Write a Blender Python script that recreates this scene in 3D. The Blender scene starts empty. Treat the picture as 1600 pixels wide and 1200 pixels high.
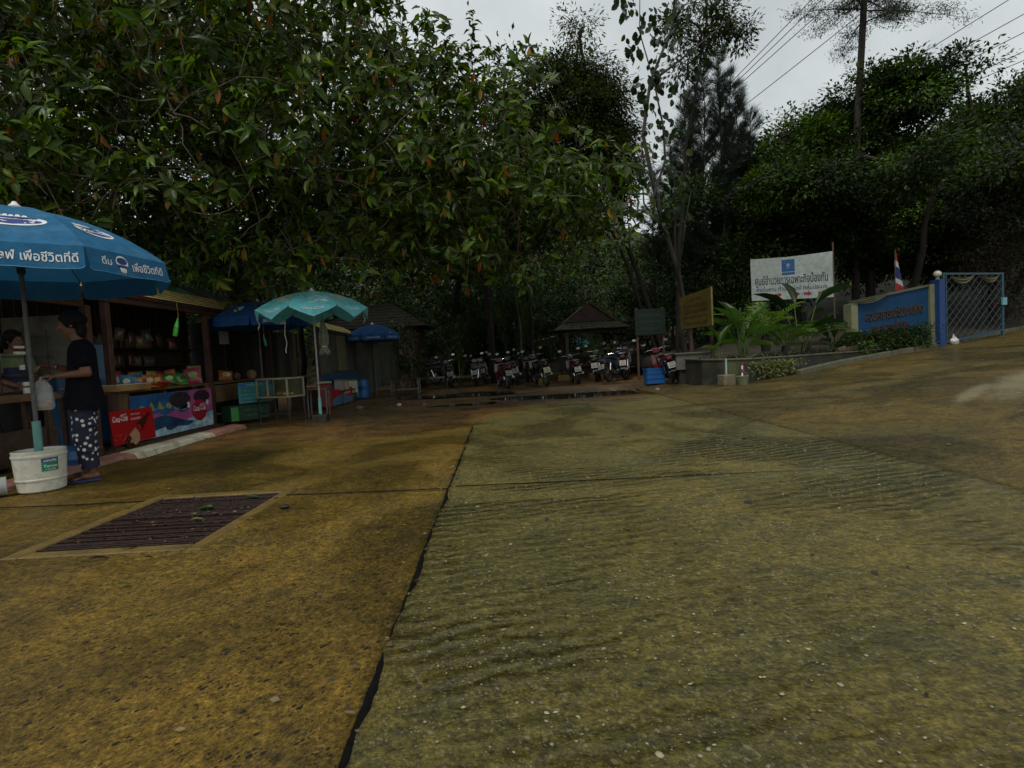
import bpy, bmesh, math, random
import numpy as np
from mathutils import Vector, Matrix, Euler, noise as mnoise

SC = bpy.context.scene
COL = SC.collection
PI = math.pi
R = math.radians

# ------------------------------------------------------------------ camera
cam_data = bpy.data.cameras.new('camera')
cam_data.sensor_width = 36.0
cam_data.lens = 880.0 * 36.0 / 1600.0
cam_data.clip_start = 0.05
cam_data.clip_end = 2000.0
cam = bpy.data.objects.new('camera', cam_data)
COL.objects.link(cam)
cam.matrix_world = Matrix.Translation((0, 0, 1.0)) @ Matrix.Rotation(PI / 2 - R(2.92), 4, 'X') @ Matrix.Rotation(-R(3.2), 4, 'Z')
SC.camera = cam

# ------------------------------------------------------------------ sky, sun, exposure
SUN_EL, SUN_AZ = R(58), R(205)      # overcast: a weak, very soft sun behind the camera
world = bpy.data.worlds.new('World')
SC.world = world
world.use_nodes = True
wn, wl = world.node_tree.nodes, world.node_tree.links
wn.clear()
sky = wn.new('ShaderNodeTexSky')
sky.sky_type = 'NISHITA'
sky.sun_disc = False
sky.sun_elevation = SUN_EL
sky.sun_rotation = SUN_AZ
sky.air_density = 1.0
sky.dust_density = 2.0
sky.ozone_density = 1.0
hs = wn.new('ShaderNodeHueSaturation')
hs.inputs['Saturation'].default_value = 0.16
wl.new(sky.outputs[0], hs.inputs['Color'])
tc = wn.new('ShaderNodeTexCoord')
cn = wn.new('ShaderNodeTexNoise')
cn.inputs['Scale'].default_value = 3.2
cn.inputs['Detail'].default_value = 5.0
cn.inputs['Roughness'].default_value = 0.55
wl.new(tc.outputs['Generated'], cn.inputs['Vector'])
cr = wn.new('ShaderNodeValToRGB')
cr.color_ramp.elements[0].position = 0.32
cr.color_ramp.elements[0].color = (0.66, 0.69, 0.71, 1)
cr.color_ramp.elements[1].position = 0.68
cr.color_ramp.elements[1].color = (1.0, 1.02, 1.02, 1)
wl.new(cn.outputs['Fac'], cr.inputs['Fac'])
mx = wn.new('ShaderNodeMix')
mx.data_type = 'RGBA'
mx.blend_type = 'MULTIPLY'
mx.inputs['Factor'].default_value = 1.0
ov = wn.new('ShaderNodeMix')          # the overcast layer hides most of the blue sky and its glare
ov.data_type = 'RGBA'
ov.inputs['Factor'].default_value = 0.82
ov.inputs['B'].default_value = (8.3, 8.75, 8.8, 1)
wl.new(hs.outputs[0], ov.inputs['A'])
wl.new(ov.outputs['Result'], mx.inputs['A'])
wl.new(cr.outputs[0], mx.inputs['B'])
bg = wn.new('ShaderNodeBackground')
bg.inputs['Strength'].default_value = 0.10
wl.new(mx.outputs['Result'], bg.inputs['Color'])
wo = wn.new('ShaderNodeOutputWorld')
wl.new(bg.outputs[0], wo.inputs[0])

sun_data = bpy.data.lights.new('sun', 'SUN')
sun_data.energy = 1.4
sun_data.angle = R(12)
sun_data.color = (1.0, 0.95, 0.86)
sun = bpy.data.objects.new('sun', sun_data)
COL.objects.link(sun)
# sky sun_rotation is measured from +Y towards +X
sun_dir = Vector((math.sin(SUN_AZ) * math.cos(SUN_EL), math.cos(SUN_AZ) * math.cos(SUN_EL), math.sin(SUN_EL)))
sun.rotation_euler = (-sun_dir).to_track_quat('-Z', 'Y').to_euler()
sun.location = (0, 0, 40)

SC.view_settings.view_transform = 'Standard'
SC.view_settings.look = 'None'
SC.view_settings.gamma = 1.0
SC.view_settings.use_curve_mapping = False
SC.view_settings.exposure = 0.0
SC.render.engine = 'CYCLES'
SC.cycles.max_bounces = 6
SC.cycles.diffuse_bounces = 3
SC.cycles.transparent_max_bounces = 6
SC.cycles.use_denoising = True

# ------------------------------------------------------------------ helpers
def link(o):
    COL.objects.link(o)
    return o

def tag(o, label=None, cat=None, group=None, kind=None):
    if label: o['label'] = label
    if cat: o['category'] = cat
    if group: o['group'] = group
    if kind: o['kind'] = kind
    return o

def thing(name, label, cat, loc=(0, 0, 0), rz=0.0, group=None):
    o = link(bpy.data.objects.new(name, None))
    o.empty_display_size = 0.1
    o.location = loc
    o.rotation_euler = (0, 0, rz)
    return tag(o, label, cat, group)

class MB:
    """collects shapes; build() links them as one mesh object"""
    def __init__(self):
        self.v, self.f, self.m = [], [], []
    def add(self, vs, fs, mi=0):
        b = len(self.v)
        self.v.extend([tuple(p) for p in vs])
        for f in fs:
            self.f.append(tuple(i + b for i in f))
            self.m.append(mi)
        return self
    def box(self, x0, x1, y0, y1, z0, z1, mi=0, M=None):
        vs = [Vector(p) for p in ((x0,y0,z0),(x1,y0,z0),(x1,y1,z0),(x0,y1,z0),(x0,y0,z1),(x1,y0,z1),(x1,y1,z1),(x0,y1,z1))]
        if M is not None: vs = [M @ p for p in vs]
        return self.add(vs, [(3,2,1,0),(4,5,6,7),(0,1,5,4),(1,2,6,5),(2,3,7,6),(3,0,4,7)], mi)
    def bar(self, p0, p1, w, h, mi=0, up=(0, 0, 1)):
        """rectangular bar from p0 to p1, w across, h along up"""
        p0, p1 = Vector(p0), Vector(p1)
        d = (p1 - p0).normalized()
        s = d.cross(Vector(up))
        if s.length < 1e-4: s = d.cross(Vector((1, 0, 0)))
        s.normalize()
        u = s.cross(d).normalized()
        a, b = s * w / 2, u * h / 2
        vs = [p0-a-b, p0+a-b, p0+a+b, p0-a+b, p1-a-b, p1+a-b, p1+a+b, p1-a+b]
        return self.add(vs, [(0,1,2,3),(7,6,5,4),(4,5,1,0),(5,6,2,1),(6,7,3,2),(7,4,0,3)], mi)
    def tube(self, pts, rad, n=8, mi=0, cap=True):
        pts = [Vector(p) for p in pts]
        k = len(pts)
        if not hasattr(rad, '__len__'): rad = [rad] * k
        b = len(self.v)
        ref = None
        for i, p in enumerate(pts):
            d = (pts[min(i + 1, k - 1)] - pts[max(i - 1, 0)])
            if d.length < 1e-9: d = Vector((0, 0, 1))
            d.normalize()
            if ref is None:
                ref = d.orthogonal().normalized()
            ref = (ref - d * ref.dot(d))
            if ref.length < 1e-6: ref = d.orthogonal()
            ref.normalize()
            q = d.cross(ref)
            for j in range(n):
                a = 2 * PI * j / n
                self.v.append(tuple(p + (ref * math.cos(a) + q * math.sin(a)) * rad[i]))
        for i in range(k - 1):
            for j in range(n):
                j2 = (j + 1) % n
                self.f.append((b+i*n+j, b+i*n+j2, b+(i+1)*n+j2, b+(i+1)*n+j)); self.m.append(mi)
        if cap:
            self.f.append(tuple(b + j for j in reversed(range(n)))); self.m.append(mi)
            self.f.append(tuple(b + (k-1)*n + j for j in range(n))); self.m.append(mi)
        return self
    def lathe(self, prof, n=20, c=(0, 0, 0), mi=0, cap=True, M=None):
        b = len(self.v)
        c = Vector(c)
        for r, z in prof:
            for j in range(n):
                a = 2 * PI * j / n
                p = Vector((r * math.cos(a), r * math.sin(a), z))
                if M is not None: p = M @ p
                self.v.append(tuple(p + c))
        k = len(prof)
        for i in range(k - 1):
            for j in range(n):
                j2 = (j + 1) % n
                self.f.append((b+i*n+j, b+i*n+j2, b+(i+1)*n+j2, b+(i+1)*n+j)); self.m.append(mi)
        if cap:
            self.f.append(tuple(b + j for j in reversed(range(n)))); self.m.append(mi)
            self.f.append(tuple(b + (k-1)*n + j for j in range(n))); self.m.append(mi)
        return self
    def prism(self, poly, t, M=None, mi=0):
        """poly = 2D outline (ccw) in local xy, extruded 0..t along local z, then M"""
        n = len(poly)
        vs = [Vector((x, y, 0)) for x, y in poly] + [Vector((x, y, t)) for x, y in poly]
        if M is not None: vs = [M @ p for p in vs]
        fs = [tuple(reversed(range(n))), tuple(range(n, 2 * n))]
        for i in range(n):
            j = (i + 1) % n
            fs.append((i, j, n + j, n + i))
        return self.add(vs, fs, mi)
    def ball(self, c, r, n=10, m=7, sc=(1, 1, 1), mi=0, M=None):
        b = len(self.v)
        c = Vector(c)
        for i in range(m + 1):
            t = PI * i / m
            for j in range(n):
                a = 2 * PI * j / n
                p = Vector((math.sin(t)*math.cos(a)*r*sc[0], math.sin(t)*math.sin(a)*r*sc[1], -math.cos(t)*r*sc[2]))
                if M is not None: p = M @ p
                self.v.append(tuple(c + p))
        for i in range(m):
            for j in range(n):
                j2 = (j + 1) % n
                self.f.append((b+i*n+j, b+i*n+j2, b+(i+1)*n+j2, b+(i+1)*n+j)); self.m.append(mi)
        return self
    def mesh(self, name, mats=None, smooth=False, weld=True):
        me = bpy.data.meshes.new(name)
        me.from_pydata(self.v, [], self.f)
        if mats is not None:
            if not isinstance(mats, (list, tuple)): mats = [mats]
            for mm in mats: me.materials.append(mm)
            if len(mats) > 1: me.polygons.foreach_set('material_index', self.m)
        if smooth:
            me.shade_smooth() if smooth is True else me.shade_smooth()
        me.update()
        return me
    def build(self, name, mats, parent=None, smooth=False, bevel=0.0, ang=35):
        me = self.mesh(name, mats)
        if bevel > 0 or smooth:
            bm = bmesh.new(); bm.from_mesh(me)
            bmesh.ops.remove_doubles(bm, verts=bm.verts, dist=1e-5)
            if bevel > 0:
                es = [e for e in bm.edges if len(e.link_faces) == 2 and e.calc_face_angle(0) > 0.5]
                bmesh.ops.bevel(bm, geom=es, offset=bevel, segments=1, affect='EDGES', clamp_overlap=True)
            if smooth:
                for f in bm.faces: f.smooth = True
                for e in bm.edges:
                    if len(e.link_faces) == 2: e.smooth = e.calc_face_angle(0) < R(ang)
            bm.to_mesh(me); bm.free()
        o = link(bpy.data.objects.new(name, me))
        if parent is not None: o.parent = parent
        return o

def meshobj(name, me, parent=None):
    o = link(bpy.data.objects.new(name, me))
    if parent is not None: o.parent = parent
    return o

def kids(o): return list(o.children)

def copy_tree(o, parent=None):
    c = o.copy()
    COL.objects.link(c)
    c.parent = parent
    for ch in list(o.children): copy_tree(ch, c)
    return c

# ------------------------------------------------------------------ materials
MATS = {}
def mat(name, col, rough=0.6, var=0.25, vscale=6.0, bump=0.0, bscale=40.0, metal=0.0, spec=0.5, dirt=None, dirt_amt=0.5, dirt_scale=3.0, coat=0.0, trans=0.0, coords='Object', stretch=(1, 1, 1), back=None):
    """procedural Principled: base colour with two noises, an optional dirt colour in shaped stains, and a bump"""
    if name in MATS: return MATS[name]
    m = bpy.data.materials.new(name)
    m.use_nodes = True
    n, l = m.node_tree.nodes, m.node_tree.links
    n.clear()
    out = n.new('ShaderNodeOutputMaterial')
    p = n.new('ShaderNodeBsdfPrincipled')
    l.new(p.outputs[0], out.inputs[0])
    tcn = n.new('ShaderNodeTexCoord')
    mp = n.new('ShaderNodeMapping')
    mp.inputs['Scale'].default_value = stretch
    l.new(tcn.outputs[coords], mp.inputs[0])
    nz = n.new('ShaderNodeTexNoise')
    nz.inputs['Scale'].default_value = vscale
    nz.inputs['Detail'].default_value = 6
    nz.inputs['Roughness'].default_value = 0.62
    l.new(mp.outputs[0], nz.inputs['Vector'])
    rp = n.new('ShaderNodeValToRGB')
    a, b = max(0.0, 1 - var), 1 + var
    rp.color_ramp.elements[0].position = 0.3
    rp.color_ramp.elements[1].position = 0.7
    rp.color_ramp.elements[0].color = (col[0]*a, col[1]*a, col[2]*a, 1)
    rp.color_ramp.elements[1].color = (min(col[0]*b, 1), min(col[1]*b, 1), min(col[2]*b, 1), 1)
    l.new(nz.outputs['Fac'], rp.inputs[0])
    colout = rp.outputs[0]
    if dirt is not None:
        n2 = n.new('ShaderNodeTexNoise')
        n2.inputs['Scale'].default_value = dirt_scale
        n2.inputs['Detail'].default_value = 8
        n2.inputs['Roughness'].default_value = 0.7
        l.new(mp.outputs[0], n2.inputs['Vector'])
        r2 = n.new('ShaderNodeValToRGB')
        r2.color_ramp.elements[0].position = 0.5
        r2.color_ramp.elements[1].position = 0.68
        r2.color_ramp.elements[0].color = (0, 0, 0, 1)
        r2.color_ramp.elements[1].color = (dirt_amt,) * 3 + (1,)
        l.new(n2.outputs['Fac'], r2.inputs[0])
        mxn = n.new('ShaderNodeMix'); mxn.data_type = 'RGBA'
        l.new(r2.outputs[0], mxn.inputs['Factor'])
        l.new(colout, mxn.inputs['A'])
        mxn.inputs['B'].default_value = (*dirt, 1)
        colout = mxn.outputs['Result']
    l.new(colout, p.inputs['Base Color'])
    p.inputs['Roughness'].default_value = rough
    p.inputs['Metallic'].default_value = metal
    p.inputs['Specular IOR Level'].default_value = spec
    p.inputs['Coat Weight'].default_value = coat
    if trans: p.inputs['Transmission Weight'].default_value = trans
    if bump:
        nb = n.new('ShaderNodeTexNoise')
        nb.inputs['Scale'].default_value = bscale
        nb.inputs['Detail'].default_value = 5
        l.new(mp.outputs[0], nb.inputs['Vector'])
        bp = n.new('ShaderNodeBump')
        bp.inputs['Strength'].default_value = bump
        bp.inputs['Distance'].default_value = 0.02
        l.new(nb.outputs['Fac'], bp.inputs['Height'])
        l.new(bp.outputs[0], p.inputs['Normal'])
    MATS[name] = m
    return m

def leaf_mat(name, rough=0.36, transl=0.25, spec=0.5):
    """leaf surface; colour comes from the per-leaf 'tint' attribute"""
    if name in MATS: return MATS[name]
    m = bpy.data.materials.new(name)
    m.use_nodes = True
    n, l = m.node_tree.nodes, m.node_tree.links
    n.clear()
    out = n.new('ShaderNodeOutputMaterial')
    p = n.new('ShaderNodeBsdfPrincipled')
    at = n.new('ShaderNodeAttribute'); at.attribute_name = 'tint'
    tr = n.new('ShaderNodeBsdfTranslucent')
    hsv = n.new('ShaderNodeHueSaturation')
    hsv.inputs['Value'].default_value = 1.6
    hsv.inputs['Saturation'].default_value = 1.15
    l.new(at.outputs['Color'], hsv.inputs['Color'])
    tcn = n.new('ShaderNodeTexCoord')
    nz = n.new('ShaderNodeTexNoise'); nz.inputs['Scale'].default_value = 22; nz.inputs['Detail'].default_value = 4
    l.new(tcn.outputs['Object'], nz.inputs['Vector'])
    mr = n.new('ShaderNodeMapRange')
    mr.inputs['To Min'].default_value = rough - 0.13; mr.inputs['To Max'].default_value = rough + 0.2
    l.new(nz.outputs['Fac'], mr.inputs['Value'])
    l.new(mr.outputs[0], p.inputs['Roughness'])
    mm = n.new('ShaderNodeMix'); mm.data_type = 'RGBA'; mm.blend_type = 'MULTIPLY'
    mm.inputs['Factor'].default_value = 0.45
    l.new(at.outputs['Color'], mm.inputs['A'])
    l.new(nz.outputs['Fac'], mm.inputs['B'])
    l.new(mm.outputs['Result'], p.inputs['Base Color'])
    p.inputs['Specular IOR Level'].default_value = spec
    l.new(hsv.outputs[0], tr.inputs['Color'])
    mix = n.new('ShaderNodeMixShader')
    mix.inputs[0].default_value = transl
    l.new(p.outputs[0], mix.inputs[1]); l.new(tr.outputs[0], mix.inputs[2])
    l.new(mix.outputs[0], out.inputs[0])
    MATS[name] = m
    return m

# ------------------------------------------------------------------ lettering
_TXT = {}
def text_flat(s, size=1.0, shear=0.0, bold=0.0, narrow=1.0):
    """flat filled lettering as 2D verts and faces, centred on 0,0"""
    key = (s, shear, bold)
    if key not in _TXT:
        cu = bpy.data.curves.new('lettering', 'FONT')
        cu.body = s
        cu.size = 1.0
        cu.shear = shear
        cu.offset = bold
        cu.resolution_u = 3
        cu.align_x = 'CENTER'; cu.align_y = 'CENTER'
        o = link(bpy.data.objects.new('lettering', cu))
        dg = bpy.context.evaluated_depsgraph_get()
        me = bpy.data.meshes.new_from_object(o.evaluated_get(dg))
        vs = [(v.co.x, v.co.y) for v in me.vertices]
        fs = [tuple(p.vertices) for p in me.polygons]
        bpy.data.objects.remove(o); bpy.data.curves.remove(cu); bpy.data.meshes.remove(me)
        if vs:
            x0, x1 = min(v[0] for v in vs), max(v[0] for v in vs)
            y0, y1 = min(v[1] for v in vs), max(v[1] for v in vs)
            cx, cy = (x0 + x1) / 2, (y0 + y1) / 2
            vs = [(x - cx, y - cy) for x, y in vs]
            _TXT[key] = (vs, fs, x1 - x0, y1 - y0)
        else:
            _TXT[key] = ([], [], 1, 1)
    return _TXT[key]

def text_fit(mb, s, w, h, fn, shear=0.0, bold=0.0, mi=0):
    """lettering s stretched into a w x h field; fn maps (u, v) in metres from the field's centre to 3D"""
    vs, fs, tw, th = text_flat(s, shear=shear, bold=bold)
    sx, sy = w / tw, h / th
    mb.add([fn(x * sx, y * sy) for x, y in vs], fs, mi)

def shape_on(mb, poly, fn, mi=0):
    n = len(poly)
    mb.add([fn(x, y) for x, y in poly], [tuple(range(n))], mi)

def ell(cx, cy, rx, ry, n=24, a0=0.0, a1=2 * PI, rot=0.0):
    out = []
    full = abs(a1 - a0 - 2 * PI) < 1e-6
    for i in range(n if full else n + 1):
        a = a0 + (a1 - a0) * i / n
        x, y = rx * math.cos(a), ry * math.sin(a)
        out.append((cx + x * math.cos(rot) - y * math.sin(rot), cy + x * math.sin(rot) + y * math.cos(rot)))
    return out

def plane_fn(o, ux, uy, lift=0.003):
    """maps (u,v) onto the plane through o with axes ux, uy, lifted off along the normal"""
    o, ux, uy = Vector(o), Vector(ux).normalized(), Vector(uy).normalized()
    nn = ux.cross(uy).normalized()
    return lambda u, v, k=0.0: tuple(o + ux * u + uy * v + nn * (lift + k))
# ------------------------------------------------------------------ ground
rng = np.random.default_rng(7)
random.seed(7)

def softplus(t): return np.where(t > 40, t, np.log1p(np.exp(np.minimum(t, 40))))

def zramp(x, y):
    """the drive climbs to the right"""
    return 0.045 * softplus((np.asarray(x, float) - 3.0) / 0.6)

def zt(x, y): return float(zramp(x, y))

def kerb_y(x):
    """y of the planted edge along the right side of the drive"""
    return np.interp(x, [3.0, 3.9, 4.6, 5.1, 5.9, 7.6, 8.8, 9.8, 11.3, 12.8, 14.0, 15.4, 22.0, 40.0],
                        [13.6, 12.9, 12.0, 11.75, 12.05, 13.3, 13.85, 14.25, 14.8, 15.55, 16.2, 16.9, 20.5, 30.0])

def vnoise(X, Y, s, seed=0.0):
    """cheap smooth 2D noise from sines, vectorised"""
    r = np.random.default_rng(int(seed * 97 + 5))
    out = np.zeros_like(X, dtype=float)
    amp = 1.0; tot = 0
    for o in range(5):
        for k in range(3):
            a = r.uniform(0, 2 * PI); ph = r.uniform(0, 2 * PI)
            f = s * (1.9 ** o) * r.uniform(0.7, 1.3)
            out += amp * np.sin((X * math.cos(a) + Y * math.sin(a)) * f + ph)
        tot += amp * 1.6
        amp *= 0.55
    return out / tot

def grid_mesh(name, X, Y, Z, m, keep=None, skirt=0.0):
    ny, nx = X.shape
    vs = np.stack([X, Y, Z], -1).reshape(-1, 3)
    idx = np.arange(ny * nx).reshape(ny, nx)
    q = np.stack([idx[:-1, :-1], idx[:-1, 1:], idx[1:, 1:], idx[1:, :-1]], -1)
    if keep is None: keep = np.ones((ny - 1, nx - 1), bool)
    faces = q[keep].tolist()
    vs = vs.tolist()
    if skirt:
        K = np.pad(keep, 1)
        c = K[1:-1, 1:-1]
        low = {}
        def lo(i):
            if i not in low:
                low[i] = len(vs); vs.append([vs[i][0], vs[i][1], vs[i][2] - skirt])
            return low[i]
        for dy, dx, ea, eb in ((-1, 0, 0, 1), (1, 0, 2, 3), (0, -1, 3, 0), (0, 1, 1, 2)):
            edge = c & ~K[1 + dy:K.shape[0] - 1 + dy, 1 + dx:K.shape[1] - 1 + dx]
            for qq in q[edge]:
                a, b = int(qq[ea]), int(qq[eb])
                faces.append([b, a, lo(a), lo(b)])
    me = bpy.data.meshes.new(name)
    me.from_pydata(vs, [], faces)
    me.materials.append(m)
    me.shade_smooth()
    return me

def conc_mat(name, ca, cb, cc, spots='pits', pale_streaks=(), ripple=0.0, spec=0.24, wet=(0.20, 0.66), spot_scale=38.0, streak=(1.0, 1.0, 1.0)):
    """wet exposed-aggregate concrete"""
    m = bpy.data.materials.new(name)
    m.use_nodes = True
    n, l = m.node_tree.nodes, m.node_tree.links
    n.clear()
    out = n.new('ShaderNodeOutputMaterial')
    p = n.new('ShaderNodeBsdfPrincipled'); l.new(p.outputs[0], out.inputs[0])
    tcn = n.new('ShaderNodeTexCoord')
    def noise(scale, det=6, rough=0.6, vec=None, dist=0.0):
        z = n.new('ShaderNodeTexNoise')
        z.inputs['Scale'].default_value = scale; z.inputs['Detail'].default_value = det
        z.inputs['Roughness'].default_value = rough; z.inputs['Distortion'].default_value = dist
        l.new(vec or tcn.outputs['Object'], z.inputs['Vector']); return z.outputs['Fac']
    def ramp(src, p0, c0, p1, c1):
        r = n.new('ShaderNodeValToRGB')
        r.color_ramp.elements[0].position = p0; r.color_ramp.elements[0].color = (*c0, 1)
        r.color_ramp.elements[1].position = p1; r.color_ramp.elements[1].color = (*c1, 1)
        l.new(src, r.inputs[0]); return r.outputs[0]
    def mixc(f, a, b, mode='MIX'):
        x = n.new('ShaderNodeMix'); x.data_type = 'RGBA'; x.blend_type = mode
        if isinstance(f, float): x.inputs['Factor'].default_value = f
        else: l.new(f, x.inputs['Factor'])
        for s, k in ((a, 'A'), (b, 'B')):
            if isinstance(s, tuple): x.inputs[k].default_value = (*s, 1)
            else: l.new(s, x.inputs[k])
        return x.outputs['Result']
    def math_(op, a, b):
        x = n.new('ShaderNodeMath'); x.operation = op
        for i, s in enumerate((a, b)):
            if isinstance(s, float): x.inputs[i].default_value = s
            else: l.new(s, x.inputs[i])
        return x.outputs[0]
    mp = n.new('ShaderNodeMapping'); mp.vector_type = 'TEXTURE'; mp.inputs['Scale'].default_value = (0.85, 1.25, 1.0)
    mp.inputs['Rotation'].default_value = (0, 0, -0.6 if spots == 'pits' else 0.5)
    l.new(tcn.outputs['Object'], mp.inputs[0])
    big = noise(0.55, 5, 0.6, dist=0.6)
    mid = noise(2.6, 7, 0.65, dist=0.4)
    fine = noise(95.0, 5, 0.8, vec=mp.outputs[0])
    c1 = mixc(ramp(big, 0.36, (0, 0, 0), 0.64, (1, 1, 1)), ca, cb)
    c2 = mixc(ramp(mid, 0.46, (0, 0, 0), 0.72, (0.8,) * 3), c1, cc)
    grit = noise(14.0, 9, 0.78, dist=0.3)
    c2 = mixc(1.0, c2, ramp(grit, 0.34, (0.50,) * 3, 0.68, (1.45,) * 3), 'MULTIPLY')
    grain = noise(36.0, 7, 0.85, vec=mp.outputs[0])
    c2 = mixc(1.0, c2, ramp(grain, 0.38, (0.38,) * 3, 0.63, (1.6,) * 3), 'MULTIPLY')
    wetm = ramp(noise(0.62, 6, 0.62, dist=1.0), 0.43, (0, 0, 0), 0.58, (1, 1, 1))
    c2 = mixc(wetm, c2, mixc(1.0, c2, (0.60, 0.62, 0.66), 'MULTIPLY'))
    c3 = mixc(0.8, c2, ramp(fine, 0.36, (0.25,) * 3, 0.64, (1.75,) * 3), 'MULTIPLY')
    patch = ramp(noise(1.1, 4, 0.6), 0.32, (0.12,) * 3, 0.62, (0.8,) * 3)
    def spots_at(sc, amt, sz):
        vo = n.new('ShaderNodeTexVoronoi'); vo.inputs['Scale'].default_value = sc
        l.new(mp.outputs[0], vo.inputs['Vector'])
        sepc = n.new('ShaderNodeSeparateColor'); l.new(vo.outputs['Color'], sepc.inputs[0])
        chosen = math_('LESS_THAN', sepc.outputs[0], math_('MULTIPLY', patch, amt))
        return math_('MULTIPLY', chosen, math_('LESS_THAN', vo.outputs['Distance'], math_('MULTIPLY', sepc.outputs[1], sz)))
    spot = math_('MAXIMUM', spots_at(spot_scale, 0.55, 0.40), spots_at(spot_scale * 1.9, 0.75, 0.42))
    if spots == 'pits':
        c4 = mixc(spot, c3, (0.018, 0.013, 0.008))
    else:
        c4 = mixc(math_('MULTIPLY', spot, 0.6), c3, (0.26, 0.23, 0.13))
    for (cx, cy, an, a_, b_) in pale_streaks:          # pale elongated streaks on the slab, edges broken by noise
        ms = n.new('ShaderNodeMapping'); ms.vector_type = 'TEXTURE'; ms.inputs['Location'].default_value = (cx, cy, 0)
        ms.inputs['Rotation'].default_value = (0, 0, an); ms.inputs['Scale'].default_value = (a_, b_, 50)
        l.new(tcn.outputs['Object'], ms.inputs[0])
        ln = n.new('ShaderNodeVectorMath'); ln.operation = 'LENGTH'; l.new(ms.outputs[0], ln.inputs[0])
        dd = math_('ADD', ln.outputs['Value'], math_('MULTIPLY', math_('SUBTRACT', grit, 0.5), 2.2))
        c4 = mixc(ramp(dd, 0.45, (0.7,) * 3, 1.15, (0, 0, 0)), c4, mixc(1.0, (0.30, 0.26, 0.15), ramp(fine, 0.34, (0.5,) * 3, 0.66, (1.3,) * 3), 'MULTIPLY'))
    l.new(c4, p.inputs['Base Color'])
    mr = n.new('ShaderNodeMapRange')
    mr.inputs['To Min'].default_value = wet[1]; mr.inputs['To Max'].default_value = wet[0]
    l.new(wetm, mr.inputs['Value'])
    l.new(mr.outputs[0], p.inputs['Roughness'])
    p.inputs['Specular IOR Level'].default_value = spec
    # relief: trowel waves, grain, pits or proud stones
    wv = n.new('ShaderNodeTexNoise'); wv.inputs['Scale'].default_value = 7.5; wv.inputs['Detail'].default_value = 4
    mp2 = n.new('ShaderNodeMapping'); wv.inputs['Distortion'].default_value = 1.6; mp2.inputs['Scale'].default_value = (0.8, 1.9, 1.0); mp2.inputs['Rotation'].default_value = (0, 0, 0.35)
    l.new(tcn.outputs['Object'], mp2.inputs[0]); l.new(mp2.outputs[0], wv.inputs['Vector'])
    h = math_('ADD', math_('MULTIPLY', wv.outputs['Fac'], 1.3 if spots != 'pits' else 0.3), math_('MULTIPLY', fine, 0.35))
    h = math_('ADD', h, math_('MULTIPLY', spot, -0.6 if spots == 'pits' else 0.35))
    h = math_('ADD', h, math_('MULTIPLY', grit, 0.7))
    if ripple:                                   # thin water running down in wavelets
        wa = n.new('ShaderNodeTexWave'); wa.bands_direction = 'Y'; wa.inputs['Scale'].default_value = 3.0; wa.inputs['Distortion'].default_value = 5.5
        wa.inputs['Detail'].default_value = 3.0; wa.inputs['Detail Scale'].default_value = 1.3; wa.inputs['Detail Roughness'].default_value = 0.6
        mw = n.new('ShaderNodeMapping'); mw.inputs['Rotation'].default_value = (0, 0, -0.25); l.new(tcn.outputs['Object'], mw.inputs[0]); l.new(mw.outputs[0], wa.inputs['Vector'])
        h = math_('ADD', h, math_('MULTIPLY', math_('MULTIPLY', wa.outputs['Fac'], wetm), ripple))
    bp = n.new('ShaderNodeBump'); bp.inputs['Strength'].default_value = 0.85; bp.inputs['Distance'].default_value = 0.022
    l.new(h, bp.inputs['Height']); l.new(bp.outputs[0], p.inputs['Normal'])
    return m

M_slabL = conc_mat('brown_concrete', (0.200, 0.118, 0.014), (0.145, 0.094, 0.015), (0.074, 0.056, 0.015), 'pits')
M_slabR = conc_mat('olive_concrete', (0.160, 0.118, 0.015), (0.108, 0.093, 0.016), (0.058, 0.058, 0.016), 'stones', spot_scale=46.0, wet=(0.12, 0.6), ripple=1.15, spec=0.45)
M_ramp = conc_mat('drive_concrete', (0.155, 0.10, 0.018), (0.095, 0.073, 0.018), (0.046, 0.038, 0.014), 'stones', spot_scale=60.0, wet=(0.25, 0.65), pale_streaks=((5.75, 7.02, 0.73, 1.05, 0.15), (6.8, 7.42, 0.69, 1.9, 0.40)))
M_dirt = conc_mat('wet_earth', (0.22, 0.11, 0.024), (0.095, 0.06, 0.02), (0.04, 0.03, 0.014), 'pits', spot_scale=26.0, wet=(0.25, 0.6))
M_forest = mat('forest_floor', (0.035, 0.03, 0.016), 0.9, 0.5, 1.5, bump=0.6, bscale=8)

# one sheet of earth out to the horizon, fine near the camera
def axis(fine, far):
    return np.array(sorted(set(list(fine) + list(far))))
gx = axis(np.arange(-12, 24.01, 0.22), [-900, -400, -180, -90, -50, -32, -24, -19, -16, -14, 26, 29, 34, 45, 70, 120, 240, 500, 900])
gy = axis(np.arange(6.6, 32.01, 0.2), [-900, -300, -100, -40, -20, -10, -5, -2, 1, 3, 5, 34, 38, 46, 60, 90, 180, 400, 900])
GX, GY = np.meshgrid(gx, gy)
GZ = zramp(np.minimum(GX, 24), GY) - 0.055
near = np.clip((GY - 7.0) / 1.0, 0, 1) * np.clip((31 - GY) / 2, 0, 1)
rough = vnoise(GX, GY, 0.9, 1) * 0.022 + vnoise(GX, GY, 3.0, 2) * 0.012
openlot = 1 / (1 + np.exp((GX - 3.4) / 0.5))
GZ += near * (rough + 0.03) * openlot
for (cx, cy, r_, h_) in ((-2.55, 11.35, 0.28, 0.09), (-3.1, 10.9, 0.7, 0.035), (-1.0, 13.6, 1.6, 0.035), (-3.9, 10.4, 0.5, 0.03), (0.4, 13.1, 1.0, 0.02)):
    GZ += h_ * np.exp(-((GX - cx) ** 2 + ((GY - cy) * 0.8) ** 2) / (2 * (r_ * 0.6) ** 2))
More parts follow.
